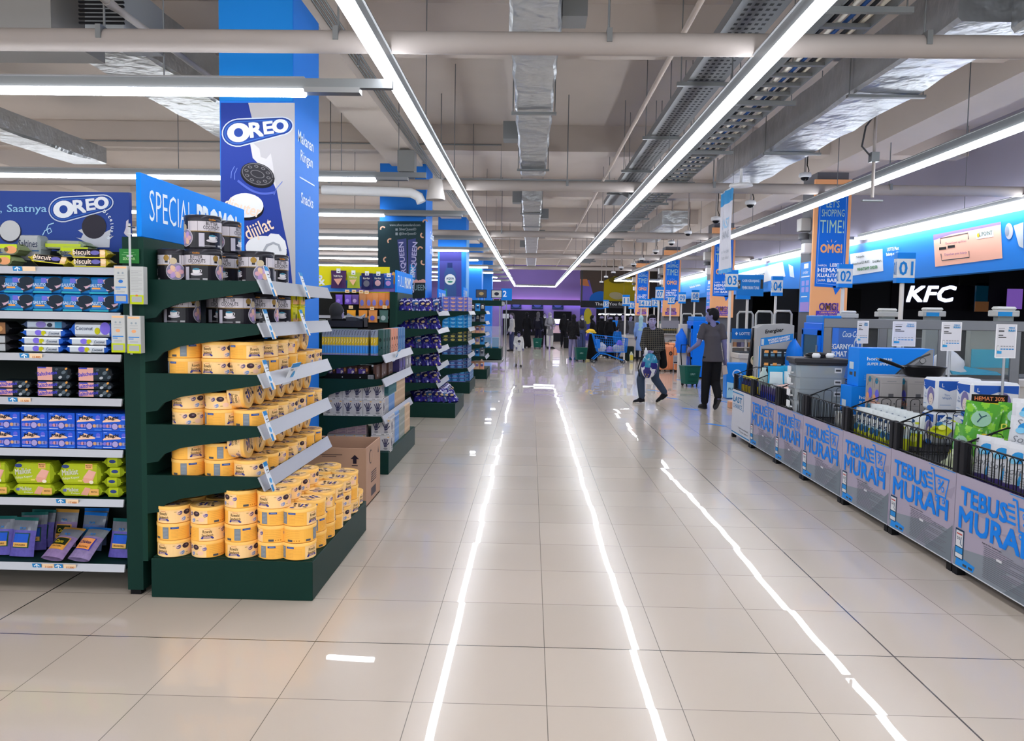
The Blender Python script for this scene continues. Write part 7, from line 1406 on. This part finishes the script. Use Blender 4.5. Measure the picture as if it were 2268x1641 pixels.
def fuse(b, name, m, vox, parent, it=4):
    o = b.build(name); md = o.modifiers.new('r', 'REMESH'); md.mode = 'VOXEL'; md.voxel_size = vox; md.use_smooth_shade = True
    ms = o.modifiers.new('s', 'SMOOTH'); ms.iterations = it; ms.factor = .5
    dg = bpy.context.evaluated_depsgraph_get(); me = bpy.data.meshes.new_from_object(o.evaluated_get(dg)); o.modifiers.clear(); o.data = me; me.name = name
    me.materials.clear(); me.materials.append(m if not isinstance(m, str) else mat(m)); me.polygons.foreach_set('use_smooth', [True]*len(me.polygons)); me.polygons.foreach_set('material_index', [0]*len(me.polygons)); me.update()
    if parent: o.parent = parent
    return o
def hand(b, w, d, side, m, s=1, curl=.5):
    """palm and five bent fingers from wrist w along direction d; side = thumb direction"""
    w, d, side = V(w), V(d).normalized(), V(side).normalized(); side = (side-d*side.dot(d)).normalized(); nrm = d.cross(side)
    pc = w+d*.045*s; limb(b, [w, pc-side*.012*s], [.026*s, .03*s], m, 10); limb(b, [pc+side*.02*s, pc-side*.025*s, w+d*.085*s-side*.02*s], [.018*s, .018*s, .014*s], m, 8)
    for i, l in enumerate((.07, .08, .074, .058)):
        r0 = w+d*.085*s+side*(.03-.02*i)*s; p1 = r0+d*l*.45*s+nrm*curl*.016*s; p2 = p1+(d*(1-curl)+nrm*curl)*l*.35*s; p3 = p2+(d*(.6-curl)+nrm*curl*1.2)*l*.25*s
        limb(b, [r0-d*.015*s, r0, p1, p2, p3], [.0105*s, .0105*s, .0098*s, .009*s, .0078*s], m, 8)
    t0 = w+d*.03*s+side*.025*s; limb(b, [t0, t0+d*.03*s+side*.026*s, t0+d*.06*s+side*.03*s+nrm*curl*.02*s], [.013*s, .011*s, .009*s], m, 8)
def head(b, c, yaw, m, s=1):
    c = V(c); Rz = Matrix.Rotation(yaw, 3, 'Z'); q = lambda x, y, z: c+Rz@(V((x, y, z))*s)
    s *= 1.06; blob(b, c+Rz@V((0, .01, .025))*s, (.073*s, .092*s, .09*s), m, 18, (0, 0, yaw)); blob(b, q(0, -.018, -.04), (.055*s, .068*s, .066*s), m, 16, (0, 0, yaw)); blob(b, q(0, -.045, -.085), (.03*s, .032*s, .024*s), m, 12, (0, 0, yaw))
    limb(b, [q(0, -.082, .01), q(0, -.1, -.022)], [.009*s, .014*s], m, 8); blob(b, q(0, -.082, -.06), (.026*s, .012*s, .012*s), m, 10, (0, 0, yaw))
    for k in (-1, 1): blob(b, q(k*.074, .012, -.01), (.01*s, .02*s, .03*s), m, 10, (0, 0, yaw)); blob(b, q(k*.04, -.06, -.025), (.022*s, .018*s, .02*s), m, 10, (0, 0, yaw))
    return q
def face(t, q, yaw, s=1, mask=False):
    for k in (-1, 1):
        b = MB(); blob(b, q(k*.03, -.077, .008), (.013*s, .008*s, .008*s), mat('c9c6d6', .3), 10, (0, 0, yaw)); blob(b, q(k*.03, -.083, .008), (.0065*s, .004*s, .007*s), mat('17151c', .2), 8, (0, 0, yaw)); b.build('eye', t)
        b = MB(); limb(b, [q(k*.046, -.074, .028), q(k*.03, -.083, .034), q(k*.014, -.083, .029)], [.003*s, .0045*s, .004*s], mat('1b1820'), 6); b.build('eyebrow', t)
    if mask:
        b = MB(); blob(b, q(0, -.062, -.055), (.056*s, .045*s, .045*s), mat('d5d8de', .6), 14, (0, 0, yaw)); b.build('face_mask', t)
    else:
        b = MB(); limb(b, [q(-.02, -.089, -.054), q(0, -.095, -.056), q(.02, -.089, -.054)], [.003*s, .0055*s, .003*s], mat('7a5478'), 6); b.build('mouth', t)
def hair(t, q, yaw, s, colr='17161b', long=0):
    b = MB(); m = mat(colr, .5)
    blob(b, q(0, .022, .045), (.084*s, .098*s, .086*s), m, 18, (0, 0, yaw)); blob(b, q(0, .055, .0), (.078*s, .066*s, .085*s), m, 14, (0, 0, yaw)); blob(b, q(0, -.05, .085), (.062*s, .04*s, .034*s), m, 12, (0, 0, yaw))
    for k in (-1, 1): blob(b, q(k*.07, .0, .035), (.014*s, .04*s, .05*s), m, 10, (0, 0, yaw))
    if long: limb(b, [q(0, .07, 0), q(0, .1, -.15), q(0, .09, -.15-long)], [.07*s, .06*s, .03*s], m)
    fuse(b, 'hair', m, .012*s, t, 3)
def hijab(t, q, yaw, s, colr, drop=.2, niqab=False):
    b = MB(); m = mat(colr, .75); blob(b, q(0, .034, .03), (.092*s, .1*s, .112*s), m, 18, (0, 0, yaw)); limb(b, [q(0, .035, -.07), q(0, .01, -.17), q(0, 0, -.16-drop)], [.08*s, .1*s, .135*s], m)
    if niqab: blob(b, q(0, -.045, -.062), (.07*s, .066*s, .062*s), m, 12, (0, 0, yaw)); blob(b, q(0, -.03, .07), (.07*s, .06*s, .04*s), m, 12, (0, 0, yaw))
    fuse(b, 'headscarf', m, .015*s, t, 3)
def shoe(t, a, toe, m, sole='d8d2c4', s=1):
    a, toe = V(a)-V((0, 0, .068))*s, V(toe)-V((0, 0, .012))*s; d = (toe-a).normalized(); up_ = V((0, 0, 1)); sd = d.cross(up_).normalized(); u = sd.cross(d)
    L = (toe-a).length; heel = a-d*.05*s; b = MB(); rings = []
    for k, w_, h_ in ((-.03, .02, .06), (.04, .036, .088), (.2, .04, .1), (.36, .041, .09), (.6, .045, .06), (.85, .043, .048), (.97, .03, .035), (1.02, .012, .015)):
        c = heel+d*(L+.06*s)*k; rings.append([c+sd*w_*s*math.cos(x)+u*(max(-.012*s, h_*s*math.sin(x))) for x in [2*math.pi*i/12 for i in range(12)]])
    b.loft(rings, m); o = b.build('shoe', t); b = MB(); out = []
    for k, w_ in ((0, .028), (.15, .038), (.4, .036), (.65, .045), (.88, .042), (1.02, .02)): out.append((k, w_))
    top_ = [heel+d*(L+.06*s)*k+sd*w_*s for k, w_ in out]+[heel+d*(L+.06*s)*k-sd*w_*s for k, w_ in out[::-1]]
    b.add([p-u*.018*s for p in top_]+[p+u*.006*s for p in top_], [tuple(range(12)), tuple(range(12, 24))[::-1]]+[(i, 12+i, 12+(i+1) % 12, (i+1) % 12) for i in range(12)], mat(sole, .5)); b.build('sole', o)
def person(label, loc, rz=0, H=1.65, skin='8a84ac', top='3a3a40', bottom='2a2d38', shoes='1d1c20', sleeves='long', hem=.86, pose=None, hd='hair', hcol='17161b', hyaw=0, mask=False, gown=False, vox=.018, topmat=None, drop=.2, longhair=0, skirt=0, cat='person', grp_=None, sole='3a393c'):
    k = H/1.7; p = dict(kL=(.1, -.02, .48), aL=(.1, .0, .09), tL=(.13, -.17, .03), kR=(-.1, -.02, .48), aR=(-.1, .0, .09), tR=(-.13, -.17, .03), sL=(.155, 0, 1.4), sR=(-.155, 0, 1.4), eL=(.21, .02, 1.12), wL=(.2, -.1, .9), eR=(-.21, .02, 1.12), wR=(-.2, -.1, .9),
                        hL=(.075, 0, .9), hR=(-.075, 0, .9), pel=(0, 0, .94), ch=(0, 0, 1.27), nk=(0, 0, 1.46), hc=(0, -.02, 1.585), dL=(0, -.3, -1), dR=(0, -.3, -1), thL=(-.6, -.5, 0), thR=(.6, -.5, 0), curl=.5)
    if pose: p.update(pose)
    p = {a: (V(v)*k if isinstance(v, tuple) else v) for a, v in p.items()}
    t = thing('person', label, cat, loc, rz, grp_); sk = mat(skin, .55)
    b = MB()
    q = head(b, p['hc'], hyaw, sk, k*1.0)
    limb(b, [p['ch']+V((0, 0, .13))*k, p['nk'], p['hc']-V((0, -.01, .04))*k], [.06*k, .055*k, .053*k], sk)
    limb(b, [p['pel'], (p['pel']+p['ch'])/2, p['ch']], [.125*k, .11*k, .125*k], sk, flat=.72); limb(b, [p['sL'], p['ch']+V((0, 0, .08))*k, p['sR']], [.05*k, .09*k, .05*k], sk, flat=.75)
    for s in 'LR':
        limb(b, [p['s'+s], p['e'+s]], [.052*k, .04*k], sk); limb(b, [p['e'+s], p['w'+s]], [.041*k, .027*k], sk)
        hand(b, p['w'+s], p['d'+s], p['th'+s], sk, k*1.05, p['curl'])
        limb(b, [p['h'+s], p['k'+s]], [.08*k, .055*k], sk); limb(b, [p['k'+s], p['k'+s].lerp(p['a'+s], .35), p['a'+s]], [.054*k, .054*k, .036*k], sk); blob(b, p['a'+s]-V((0, 0, .03))*k, (.034*k, .04*k, .04*k), sk, 10)
    body = fuse(b, 'body', sk, vox if vox < .012 else .016, t, 3)
    # top
    tm = topmat or mat(top, .75, noise=.06, nscale=14); b = MB(); hz = hem*k
    hemp = V((p['pel'].x, p['pel'].y, hz)) if not gown else V((0, 0, .04))
    limb(b, [p['ch']+V((0, 0, .12))*k, p['ch'], (p['ch']+p['pel'])/2, p['pel'], hemp.lerp(p['pel'], .02)], [.08*k, .14*k, .134*k, .155*k, (.178 if not gown else .24)*k], tm, 16, .74, True)
    limb(b, [p['sL'], p['ch']+V((0, 0, .1))*k, p['sR']], [.058*k, .088*k, .058*k], tm, flat=.85)
    if gown: limb(b, [p['pel'], V((0, 0, .06))], [.155*k, .25*k], tm, 16, .85, True)
    for s in 'LR':
        if sleeves == 'long': limb(b, [p['s'+s], p['e'+s]], [.06*k, .054*k], tm); limb(b, [p['e'+s], p['e'+s].lerp(p['w'+s], .93)], [.056*k, .042*k], tm)
        else: limb(b, [p['s'+s], p['s'+s].lerp(p['e'+s], .72)], [.062*k, .064*k], tm, open_end=True)
    fuse(b, 'gown' if gown else 'shirt', tm, vox, t)
    if not gown:
        bm = mat(bottom, .8, noise=.08, nscale=10); b = MB(); limb(b, [p['hL'].lerp(p['hR'], .25), p['pel']-V((0, 0, .02))*k, p['hR'].lerp(p['hL'], .25)], [.085*k, .11*k, .085*k], bm, flat=.85)
        for s in 'LR':
            limb(b, [p['h'+s], p['k'+s]], [.089*k, .076*k], bm); limb(b, [p['k'+s], p['k'+s].lerp(p['a'+s], .9)], [.078*k, .062*k], bm)
        if skirt: limb(b, [p['pel'], V((0, 0, skirt*k))], [.16*k, .2*k], bm)
        fuse(b, 'trousers', bm, vox, t)
    for s in 'LR': shoe(t, p['a'+s], p['t'+s], mat(shoes, .5), sole, k)
    if hd == 'hair': hair(t, q, hyaw, k, hcol, longhair)
    elif hd in ('hijab', 'niqab'): hijab(t, q, hyaw, k, hcol, drop, hd == 'niqab')
    elif hd == 'cap':
        hair(t, q, hyaw, k, '1b1a1e'); b = MB(); m = mat(hcol, .6); blob(b, q(0, .01, .07), (.09*k, .105*k, .075*k), m, 16, (0, 0, hyaw)); limb(b, [q(-.04, -.1, .06), q(.04, -.1, .06)], [.03*k, .03*k], m, 8); fuse(b, 'cap', m, .014, t, 2)
    face(t, q, hyaw, k, mask)
    return t
def foot(px, py): p_ = at(px, py, z=0); return (p_.x, p_.y, 0)
# checked shirt
def checked():
    m = mat('26262a', .8, noise=.01, nscale=77); nt = m.node_tree; b = nt.nodes['Principled BSDF']
    tc = nt.nodes.new('ShaderNodeTexCoord'); ws = []
    for ax in ('X', 'Z'):
        w_ = nt.nodes.new('ShaderNodeTexWave'); w_.bands_direction = ax; w_.inputs['Scale'].default_value = 9; nt.links.new(tc.outputs['Object'], w_.inputs[0]); ws.append(w_)
    mx = nt.nodes.new('ShaderNodeMath'); mx.operation = 'MAXIMUM'; nt.links.new(ws[0].outputs[1], mx.inputs[0]); nt.links.new(ws[1].outputs[1], mx.inputs[1])
    cr = nt.nodes.new('ShaderNodeValToRGB'); cr.color_ramp.elements[0].position = .72; cr.color_ramp.elements[0].color = (*hexc('1d1d20'), 1); cr.color_ramp.elements[1].position = .95; cr.color_ramp.elements[1].color = (*hexc('5c574e'), 1)
    nt.links.new(mx.outputs[0], cr.inputs[0]); nt.links.new(cr.outputs[0], b.inputs['Base Color']); return m
bx, by = 2.24, 14.4
boy = person('person in dark checked shirt striding left, helmet in hand, looking at the camera', (bx, by, 0), 0, 1.7, '938db0', 'x', '3d4a5e', '1c1b1f', 'long', .82, dict(
    pel=(.02, .02, .92), ch=(.04, .02, 1.24), nk=(.02, .0, 1.4), hc=(.0, -.03, 1.53), sL=(.17, .02, 1.34), sR=(-.1, .03, 1.36), hL=(.08, .02, .86), hR=(-.05, .0, .86),
    kR=(-.19, -.08, .45), aR=(-.14, .02, .1), tR=(-.3, -.08, .035), kL=(.1, .04, .46), aL=(.3, .1, .19), tL=(.14, .02, .035),
    eL=(.22, .04, 1.04), wL=(.02, -.16, .97), dL=(-.9, -.2, -.35), thL=(-.1, -.4, .9), eR=(-.16, -.02, 1.1), wR=(-.13, -.16, .94), dR=(0, -.4, -1), thR=(.5, -.5, 0), curl=.75),
    hyaw=.08, vox=.0105, topmat=checked(), sole='d8d2c4')
b = MB(); limb(b, [(.22, .1, 1.0), (.25, .1, .72)], [.07, .08], mat('18181b')); fuse(b, 'jacket', mat('18181b', .8), .016, boy)
# helmet held in the hand
t = thing('helmet', 'teal, navy and white motorcycle helmet hanging from the hand of the checked shirt person', 'helmet', (bx-.08, by-.25, .52), (0, R(6), R(-20)))
TE, NV, WH2 = mat('2a7fa0', .2, coat=.5), mat('2b2a74', .2, coat=.5), mat('d5d8e2', .2, coat=.5)
hb = MB(); n = 72; nj = 54
hf = lambda th, z: V((.15*math.sin(th)*math.sqrt(max(.02, 1-((z-.2)/.235)**2)), -.17*math.cos(th)*math.sqrt(max(.02, 1-((z-.2)/.235)**2)), z))
def hm(a, z):
    if z > .27: return TE
    if abs(a) < .35+.3*(.27-z) and z > .02: return TE if z > .18 else NV
    v = abs(a)*.12+z*.8
    return WH2 if .16 < v % .2 < .2 or (abs(abs(a)-.9) < .25 and z < .16) else NV
for i in range(n):
    for j in range(nj):
        a0, a1 = 2*math.pi*i/n-math.pi, 2*math.pi*(i+1)/n-math.pi; z0, z1 = -.02+.45*j/nj, -.02+.45*(j+1)/nj
        hb.add([hf(a0, z0), hf(a1, z0), hf(a1, z1), hf(a0, z1)], [(0, 1, 2, 3)], hm((a0+a1)/2, (z0+z1)/2), True)
hb.lathe([(.001, .43), (.04, .428)], TE, 16); hb.build('shell', t)
g = lambda a, z, c=0: hf(a, z)*1.0+V((math.sin(a)*c, -math.cos(a)*c, 0)); b = MB(); b.text('RC', 0, .33, .04, g, WH2, .004, .02, .3, .3); b.poly([(-.3, .06), (.3, .06), (.1, .0), (-.1, .0)], g, mat('a8915a'), .006); b.build('decal', t)
MB().tube([(-.1, 0, .38), (-.17, 0, .3), (-.2, 0, .12), (-.15, 0, -.02)], .012, mat('25252a', .3), 6).tube([(0, 0, .4), (.06, 0, .46), (.1, .02, .44)], .008, BLACK, 5).build('chin_strap', t)
put(MB().lathe([(.0, 0), (.03, .005), (.032, .13), (.016, .16), (.016, .185), (0, .185)], mat('d8d6da', .3), 12).build('drink_bottle'), 'small white bottle held beside the checked shirt person', 'bottle', (bx-.125, by-.23, .86))
# man walking away
man = person('person in a dark grey polo shirt walking away, head turned left, packet in right hand', (3.17, 13.62, 0), 0, 1.8, '74739c', '4d4a50', '1b1b1f', '1a191c', 'short', .8, dict(
    pel=(.03, 0, .93), ch=(.02, .02, 1.22), nk=(.02, .02, 1.41), hc=(.0, .03, 1.555), sL=(-.125, .04, 1.375), sR=(.16, .02, 1.375), hL=(-.05, 0, .86), hR=(.1, 0, .86),
    eL=(-.2, .05, 1.09), wL=(-.3, .2, .98), dL=(-.3, 1, -.2), thL=(0, .3, 1), eR=(.215, .0, 1.09), wR=(.25, .06, .85), dR=(.05, .2, -1), thR=(-.3, .6, 0),
    kL=(-.06, .05, .47), aL=(-.06, .1, .09), tL=(-.1, .26, .03), kR=(.1, .06, .45), aR=(.12, -.1, .21), tR=(.08, -.05, .04)), hyaw=R(-118), vox=.0105)
b = MB(); limb(b, [(-.055, .0, 1.515), (-.03, .06, 1.51), (.02, .08, 1.51), (.07, .06, 1.51), (.1, .0, 1.515)], [.024, .027, .028, .027, .024], mat('2a282c')); fuse(b, 'collar', mat('2a282c', .7), .012, man)
put(MB().box(-.05, -.015, 0, .05, .015, .16, mat('c6b6ae', .4), .006).build('snack_packet'), 'pale packet held in the right hand of the person in grey', 'packet', (3.17+.275, 13.62+.07, .62), (0, R(-12), .2))
# kid and crowd
kid_ = person('small person in white T-shirt and white trousers walking towards the camera', foot(1148, 812), .1, 1.08, '6a668c', 'cdcccb', 'c8c4bd', '2a2628', 'long', .74, dict(hc=(0, -.04, 1.56), kL=(.1, -.08, .48), aL=(.1, -.06, .09), tL=(.12, -.22, .03), aR=(-.09, .12, .12), wL=(.2, -.12, .88), wR=(-.12, -.2, .95)), hyaw=-.2, vox=.014)
b = MB(); f = lambda a, c, e=0: V((a, -.17+.25*abs(a)-e, c)); b.ell(0, .78, .05, .04, f, mat('3a3840'), .004, 12); b.rect(-.012, .68, .012, .72, f, mat('6a6ab0'), .004); b.build('shirt_print', kid_)
def crowd(label, px, py, rz, H, **k): return person(label, foot(px, py), rz, H, **k)
crowd('woman in beige striped top and dark trousers looking left near the kid in white', 1133, 778, -1.2, 1.62, skin='9a8fae', top='a9a6a2', bottom='353a58', hd='hair', longhair=.3, hcol='3a363c', hyaw=.2)
crowd('person in a long black gown seen from behind left of the green basket', 1166, 770, 2.8, 1.65, top='151519', gown=True, hd='hijab', hcol='17171b')
crowd('person in black with white mask facing the camera behind the far green basket', 1205, 768, .1, 1.6, top='1b1b20', bottom='202028', hd='hijab', hcol='25252b', mask=True)
crowd('person in dark jacket with pale hair tie pushing the far green basket', 1191, 769, 2.7, 1.68, top='20202c', bottom='24243a', hd='hijab', hcol='55545a', drop=.1)
crowd('woman in grey headscarf, patterned tunic and white trousers with a face mask', 1217, 772, .3, 1.66, skin='9a8fa8', top='77767c', bottom='c4c3bf', shoes='222226', hem=.62, hd='hijab', hcol='8a8990', mask=True, pose=dict(wL=(.1, -.28, 1.05), wR=(-.06, -.28, 1.05), eL=(.23, -.04, 1.12), eR=(-.23, -.04, 1.12), tL=(.2, -.15, .03)))
crowd('person in black with back turned, left of the floral black top', 1248, 769, 3.0, 1.6, top='17171a', bottom='1c1c22', hd='hijab', hcol='1b1b1e')
crowd('woman in black floral top and lavender trousers seen from behind', 1268, 797, 2.7, 1.6, top='1c1b1e', bottom='7f7ca0', shoes='2a5a8a', hem=.78, hd='hijab', hcol='201f22', drop=.12, topmat=mat('201f22', .8, noise=.9, nscale=22), hyaw=.6)
crowd('person in patterned grey top and blue skirt right of the lavender trousers', 1287, 782, .3, 1.58, top='4a4c52', bottom='3a4468', skirt=.35, hd='hijab', hcol='2c2b30', mask=True, topmat=mat('4a4c52', .8, noise=.8, nscale=25))
crowd('person in a long black gown standing at the trolley handle with a yellow cloth', 1311, 799, 1.2, 1.58, top='131316', gown=True, hd='hijab', hcol='1b1b20', mask=False)
heap('bright yellow cloth carried over the arm by the trolley', 'cloth', tuple(V(foot(1300, 799))+V((0.1, -.16, .98))), .17, .14, mat('efc640', .6), 'yellow_cloth', 41)
crowd('person in black veil behind the blue trolley, left one', 1331, 789, -.3, 1.62, top='141417', gown=True, hd='niqab', hcol='141417', drop=.35)
crowd('person in black veil behind the blue trolley, right one', 1350, 793, .2, 1.6, top='141417', gown=True, hd='niqab', hcol='141417', drop=.35)
crowd('person with white cap far behind the black veils', 1346, 772, .2, 1.66, top='3a3a40', hd='cap', hcol='c9c9c6')
crowd('person in bright blue shirt behind the black veils', 1364, 780, -.2, 1.62, skin='8a84a0', top='1f78d8', bottom='2a2d38', sleeves='short', hd='cap', hcol='22222a')
crowd('small person in blue shirt standing behind the trolley', 1366, 796, 2.6, 1.2, top='1f66b8', bottom='2a3050', hd='hair')
crowd('person in dark jacket right of the blue shirts', 1378, 786, -.3, 1.66, top='35353b', hd='hair')
crowd('person in grey near the far till beside the white pole', 1394, 783, .6, 1.62, top='5a5c66', hd='hair')
crowd('woman in pale blue tunic and pale green headscarf seen from behind', 1417, 799, 2.9, 1.6, top='7fa0dc', bottom='272a34', hem=.38, hd='hijab', hcol='9fc4cc', drop=.22, hyaw=.2)
crowd('person in grey and green behind the checked shirt person', 1466, 778, .3, 1.6, top='4a6a62', hd='hair')
crowd('cashier with black hair half hidden behind the blue fridge', 1508, 790, .2, 1.6, top='5a5560', hd='hair')
person('person in a black hood standing in the aisle behind the low glove box display', (-2.58, 10.25, 0), 2.6, 1.72, top='33343a', bottom='22232a', hd='hijab', hcol='35363b', drop=.3, hyaw=.2)
# blue trolley
t = thing('shopping_trolley', 'blue wire shopping trolley with white and lilac bags inside', 'trolley', foot(1346, 804), .06); TB = mat('1878d8', .35)
a0 = [(-.52, .95), (.62, .84), (.58, .38), (-.36, .38)]; b = MB()
for y in (-.24, .24):
    for i in range(4): b.tube([(a0[i][0], y, a0[i][1]), (a0[(i+1) % 4][0], y, a0[(i+1) % 4][1])], .011, TB, 5)
    for i in range(1, 16): u_ = i/16; b.tube([(a0[0][0]+(a0[1][0]-a0[0][0])*u_, y, a0[0][1]+(a0[1][1]-a0[0][1])*u_), (a0[3][0]+(a0[2][0]-a0[3][0])*u_, y, .38)], .004, TB, 4)
    for i in range(1, 6): u_ = i/6; b.tube([(a0[0][0]+(a0[3][0]-a0[0][0])*u_, y, .95-.57*u_), (a0[1][0]+(a0[2][0]-a0[1][0])*u_, y, .84-.46*u_)], .004, TB, 4)
for i in range(12): x = -.36+.94*i/11; b.tube([(x, -.24, .38), (x, .24, .38)], .004, TB, 4)
for i in range(1, 10):
    y = -.24+.48*i/10; b.tube([(-.52, y, .95), (-.36, y, .38)], .004, TB, 4).tube([(.62, y, .84), (.58, y, .38)], .004, TB, 4)
b.build('wire_basket', t)
MB().tube([(-.56, -.26, .97), (-.6, -.26, 1.0), (-.6, .26, 1.0), (-.56, .26, .97)], .016, mat('2a8ae8', .4), 8).build('handle', t); b = MB()
for y in (-.2, .2): b.tube([(-.52, y, .12), (-.3, y, .33), (-.05, y, .3), (.5, y, .1)], .02, TB, 8)
b.tube([(-.3, -.2, .33), (-.3, .2, .33)], .016, TB, 6).tube([(.5, -.2, .1), (.5, .2, .1)], .016, TB, 6).tube([(-.2, -.2, .32), (-.2, -.2, .38)], .014, TB, 6).tube([(.3, -.2, .18), (.4, -.2, .38)], .014, TB, 6).build('chassis', t)
for x in (-.5, .5):
    for y in (-.2, .2): MB().tube([(x, y-.018, .063), (x, y+.018, .063)], .062, mat('3a3c40', .5), 14).tube([(x, y-.02, .063), (x, y+.02, .063)], .03, mat('8a8c90', .4), 10).build('wheel', t)
MB().box(-.42, -.2, .5, -.3, .2, .8, mat('2f86e6', .35)).build('child_seat_flap', t)
fx, fy, _ = foot(1346, 804)
for i, (dx, dz, r_, h_, c, l) in enumerate(((-.22, .39, .13, .3, 'c9cacc', 'white bag lying in the blue trolley, left one'), (.05, .39, .12, .18, '9a86c8', 'lilac pack lying in the middle of the blue trolley'), (.3, .39, .13, .26, 'b4b8c8', 'pale bag lying in the blue trolley, right one'), (.38, .62, .1, .16, '7a6ae0', 'violet packet on top of the pale bag in the trolley'))): heap(l, 'bag', (fx+dx, fy, dz), r_, h_, mat(c, .4), 'carrier_bag', 50+i)
# green hand trolleys
def gbasket(px, py, rz, label):
    t = thing('shopping_basket', label, 'basket', foot(px, py), rz, 'green rolling baskets'); G_ = mat('1e5a50', .4); b = MB(); f0 = lambda z: .75+.25*z/.48; rings = []
    for z in (.06, .46, .48): rings.append([(x*.21*f0(z)*(1.08 if z > .47 else 1), y*.17*f0(z)*(1.08 if z > .47 else 1), z) for x, y in ((-1, -.8), (-.8, -1), (.8, -1), (1, -.8), (1, .8), (.8, 1), (-.8, 1), (-1, .8))])
    b.loft(rings, G_, caps=False, smooth=False).loft([rings[2], [(x*.92, y*.92, z) for x, y, z in rings[2]], [(x*.9, y*.9, .08) for x, y, z in rings[0]]], G_, smooth=False).poly([(x, y) for x, y, z in rings[0]][::-1], lambda a, c, e=0: V((a, c, .06)), G_, 0); b.build('tub', t)
    b = MB()
    for i in range(3): b.rect(-.13, .12+.1*i, .13, .135+.1*i, P((0, -.15-.02*i, 0)), mat('174a42', .4), .012)
    b.build('slots', t); b = MB(); b.text('LMart', -.02, .3, .06, P((0, -.175, 0)), mat('8fb8b0'), .008, .02, 0, .12); b.build('lettering', t)
    MB().tube([(-.12, .17, .4), (-.12, .24, .75), (-.1, .27, .95), (.1, .27, .95), (.12, .24, .75), (.12, .17, .4)], .012, BLACK, 6).build('pull_handle', t)
    for x in (-.13, .13): MB().tube([(x-.015, .1, .04), (x+.015, .1, .04)], .04, BLACK, 12).build('wheel', t); MB().tube([(x, -.1, 0), (x, -.1, .06)], .015, BLACK, 6).build('foot', t)
gbasket(1286, 800, .2, 'green rolling basket on the floor right of the lavender trousers'); gbasket(1190, 772, 0, 'green rolling basket far off by the white trousers'); gbasket(1527, 855, .3, 'green rolling basket on the floor left of the person in grey')
put(MB().box(-.13, -.09, 0, .13, .09, .5, mat('1b1b1e', .6), .02).build('shopping_bag'), 'black bag standing on the floor beside the floral top', 'bag', foot(1254, 771)); put(MB().box(-.16, -.12, 0, .16, .12, .52, mat('1f2a26', .6), .02).build('basket_block'), 'dark basket on the floor left of the pale blue tunic', 'basket', foot(1393, 799)); 
p_ = V(foot(1396, 801)); b = MB().lathe([(0, 0), (.06, .01), (.065, .26), (.03, .33), (.03, .36), (0, .36)], mat('c9ccb8', .3), 14); b.rect(-.05, .06, .05, .24, P((0, -.066, 0)), mat('d8c44a'), .002); put(b.build('bottle'), 'large white bottle with yellow label leaning on the dark basket', 'bottle', (p_.x, p_.y-.25, 0.001), (R(-6), 0, .0))
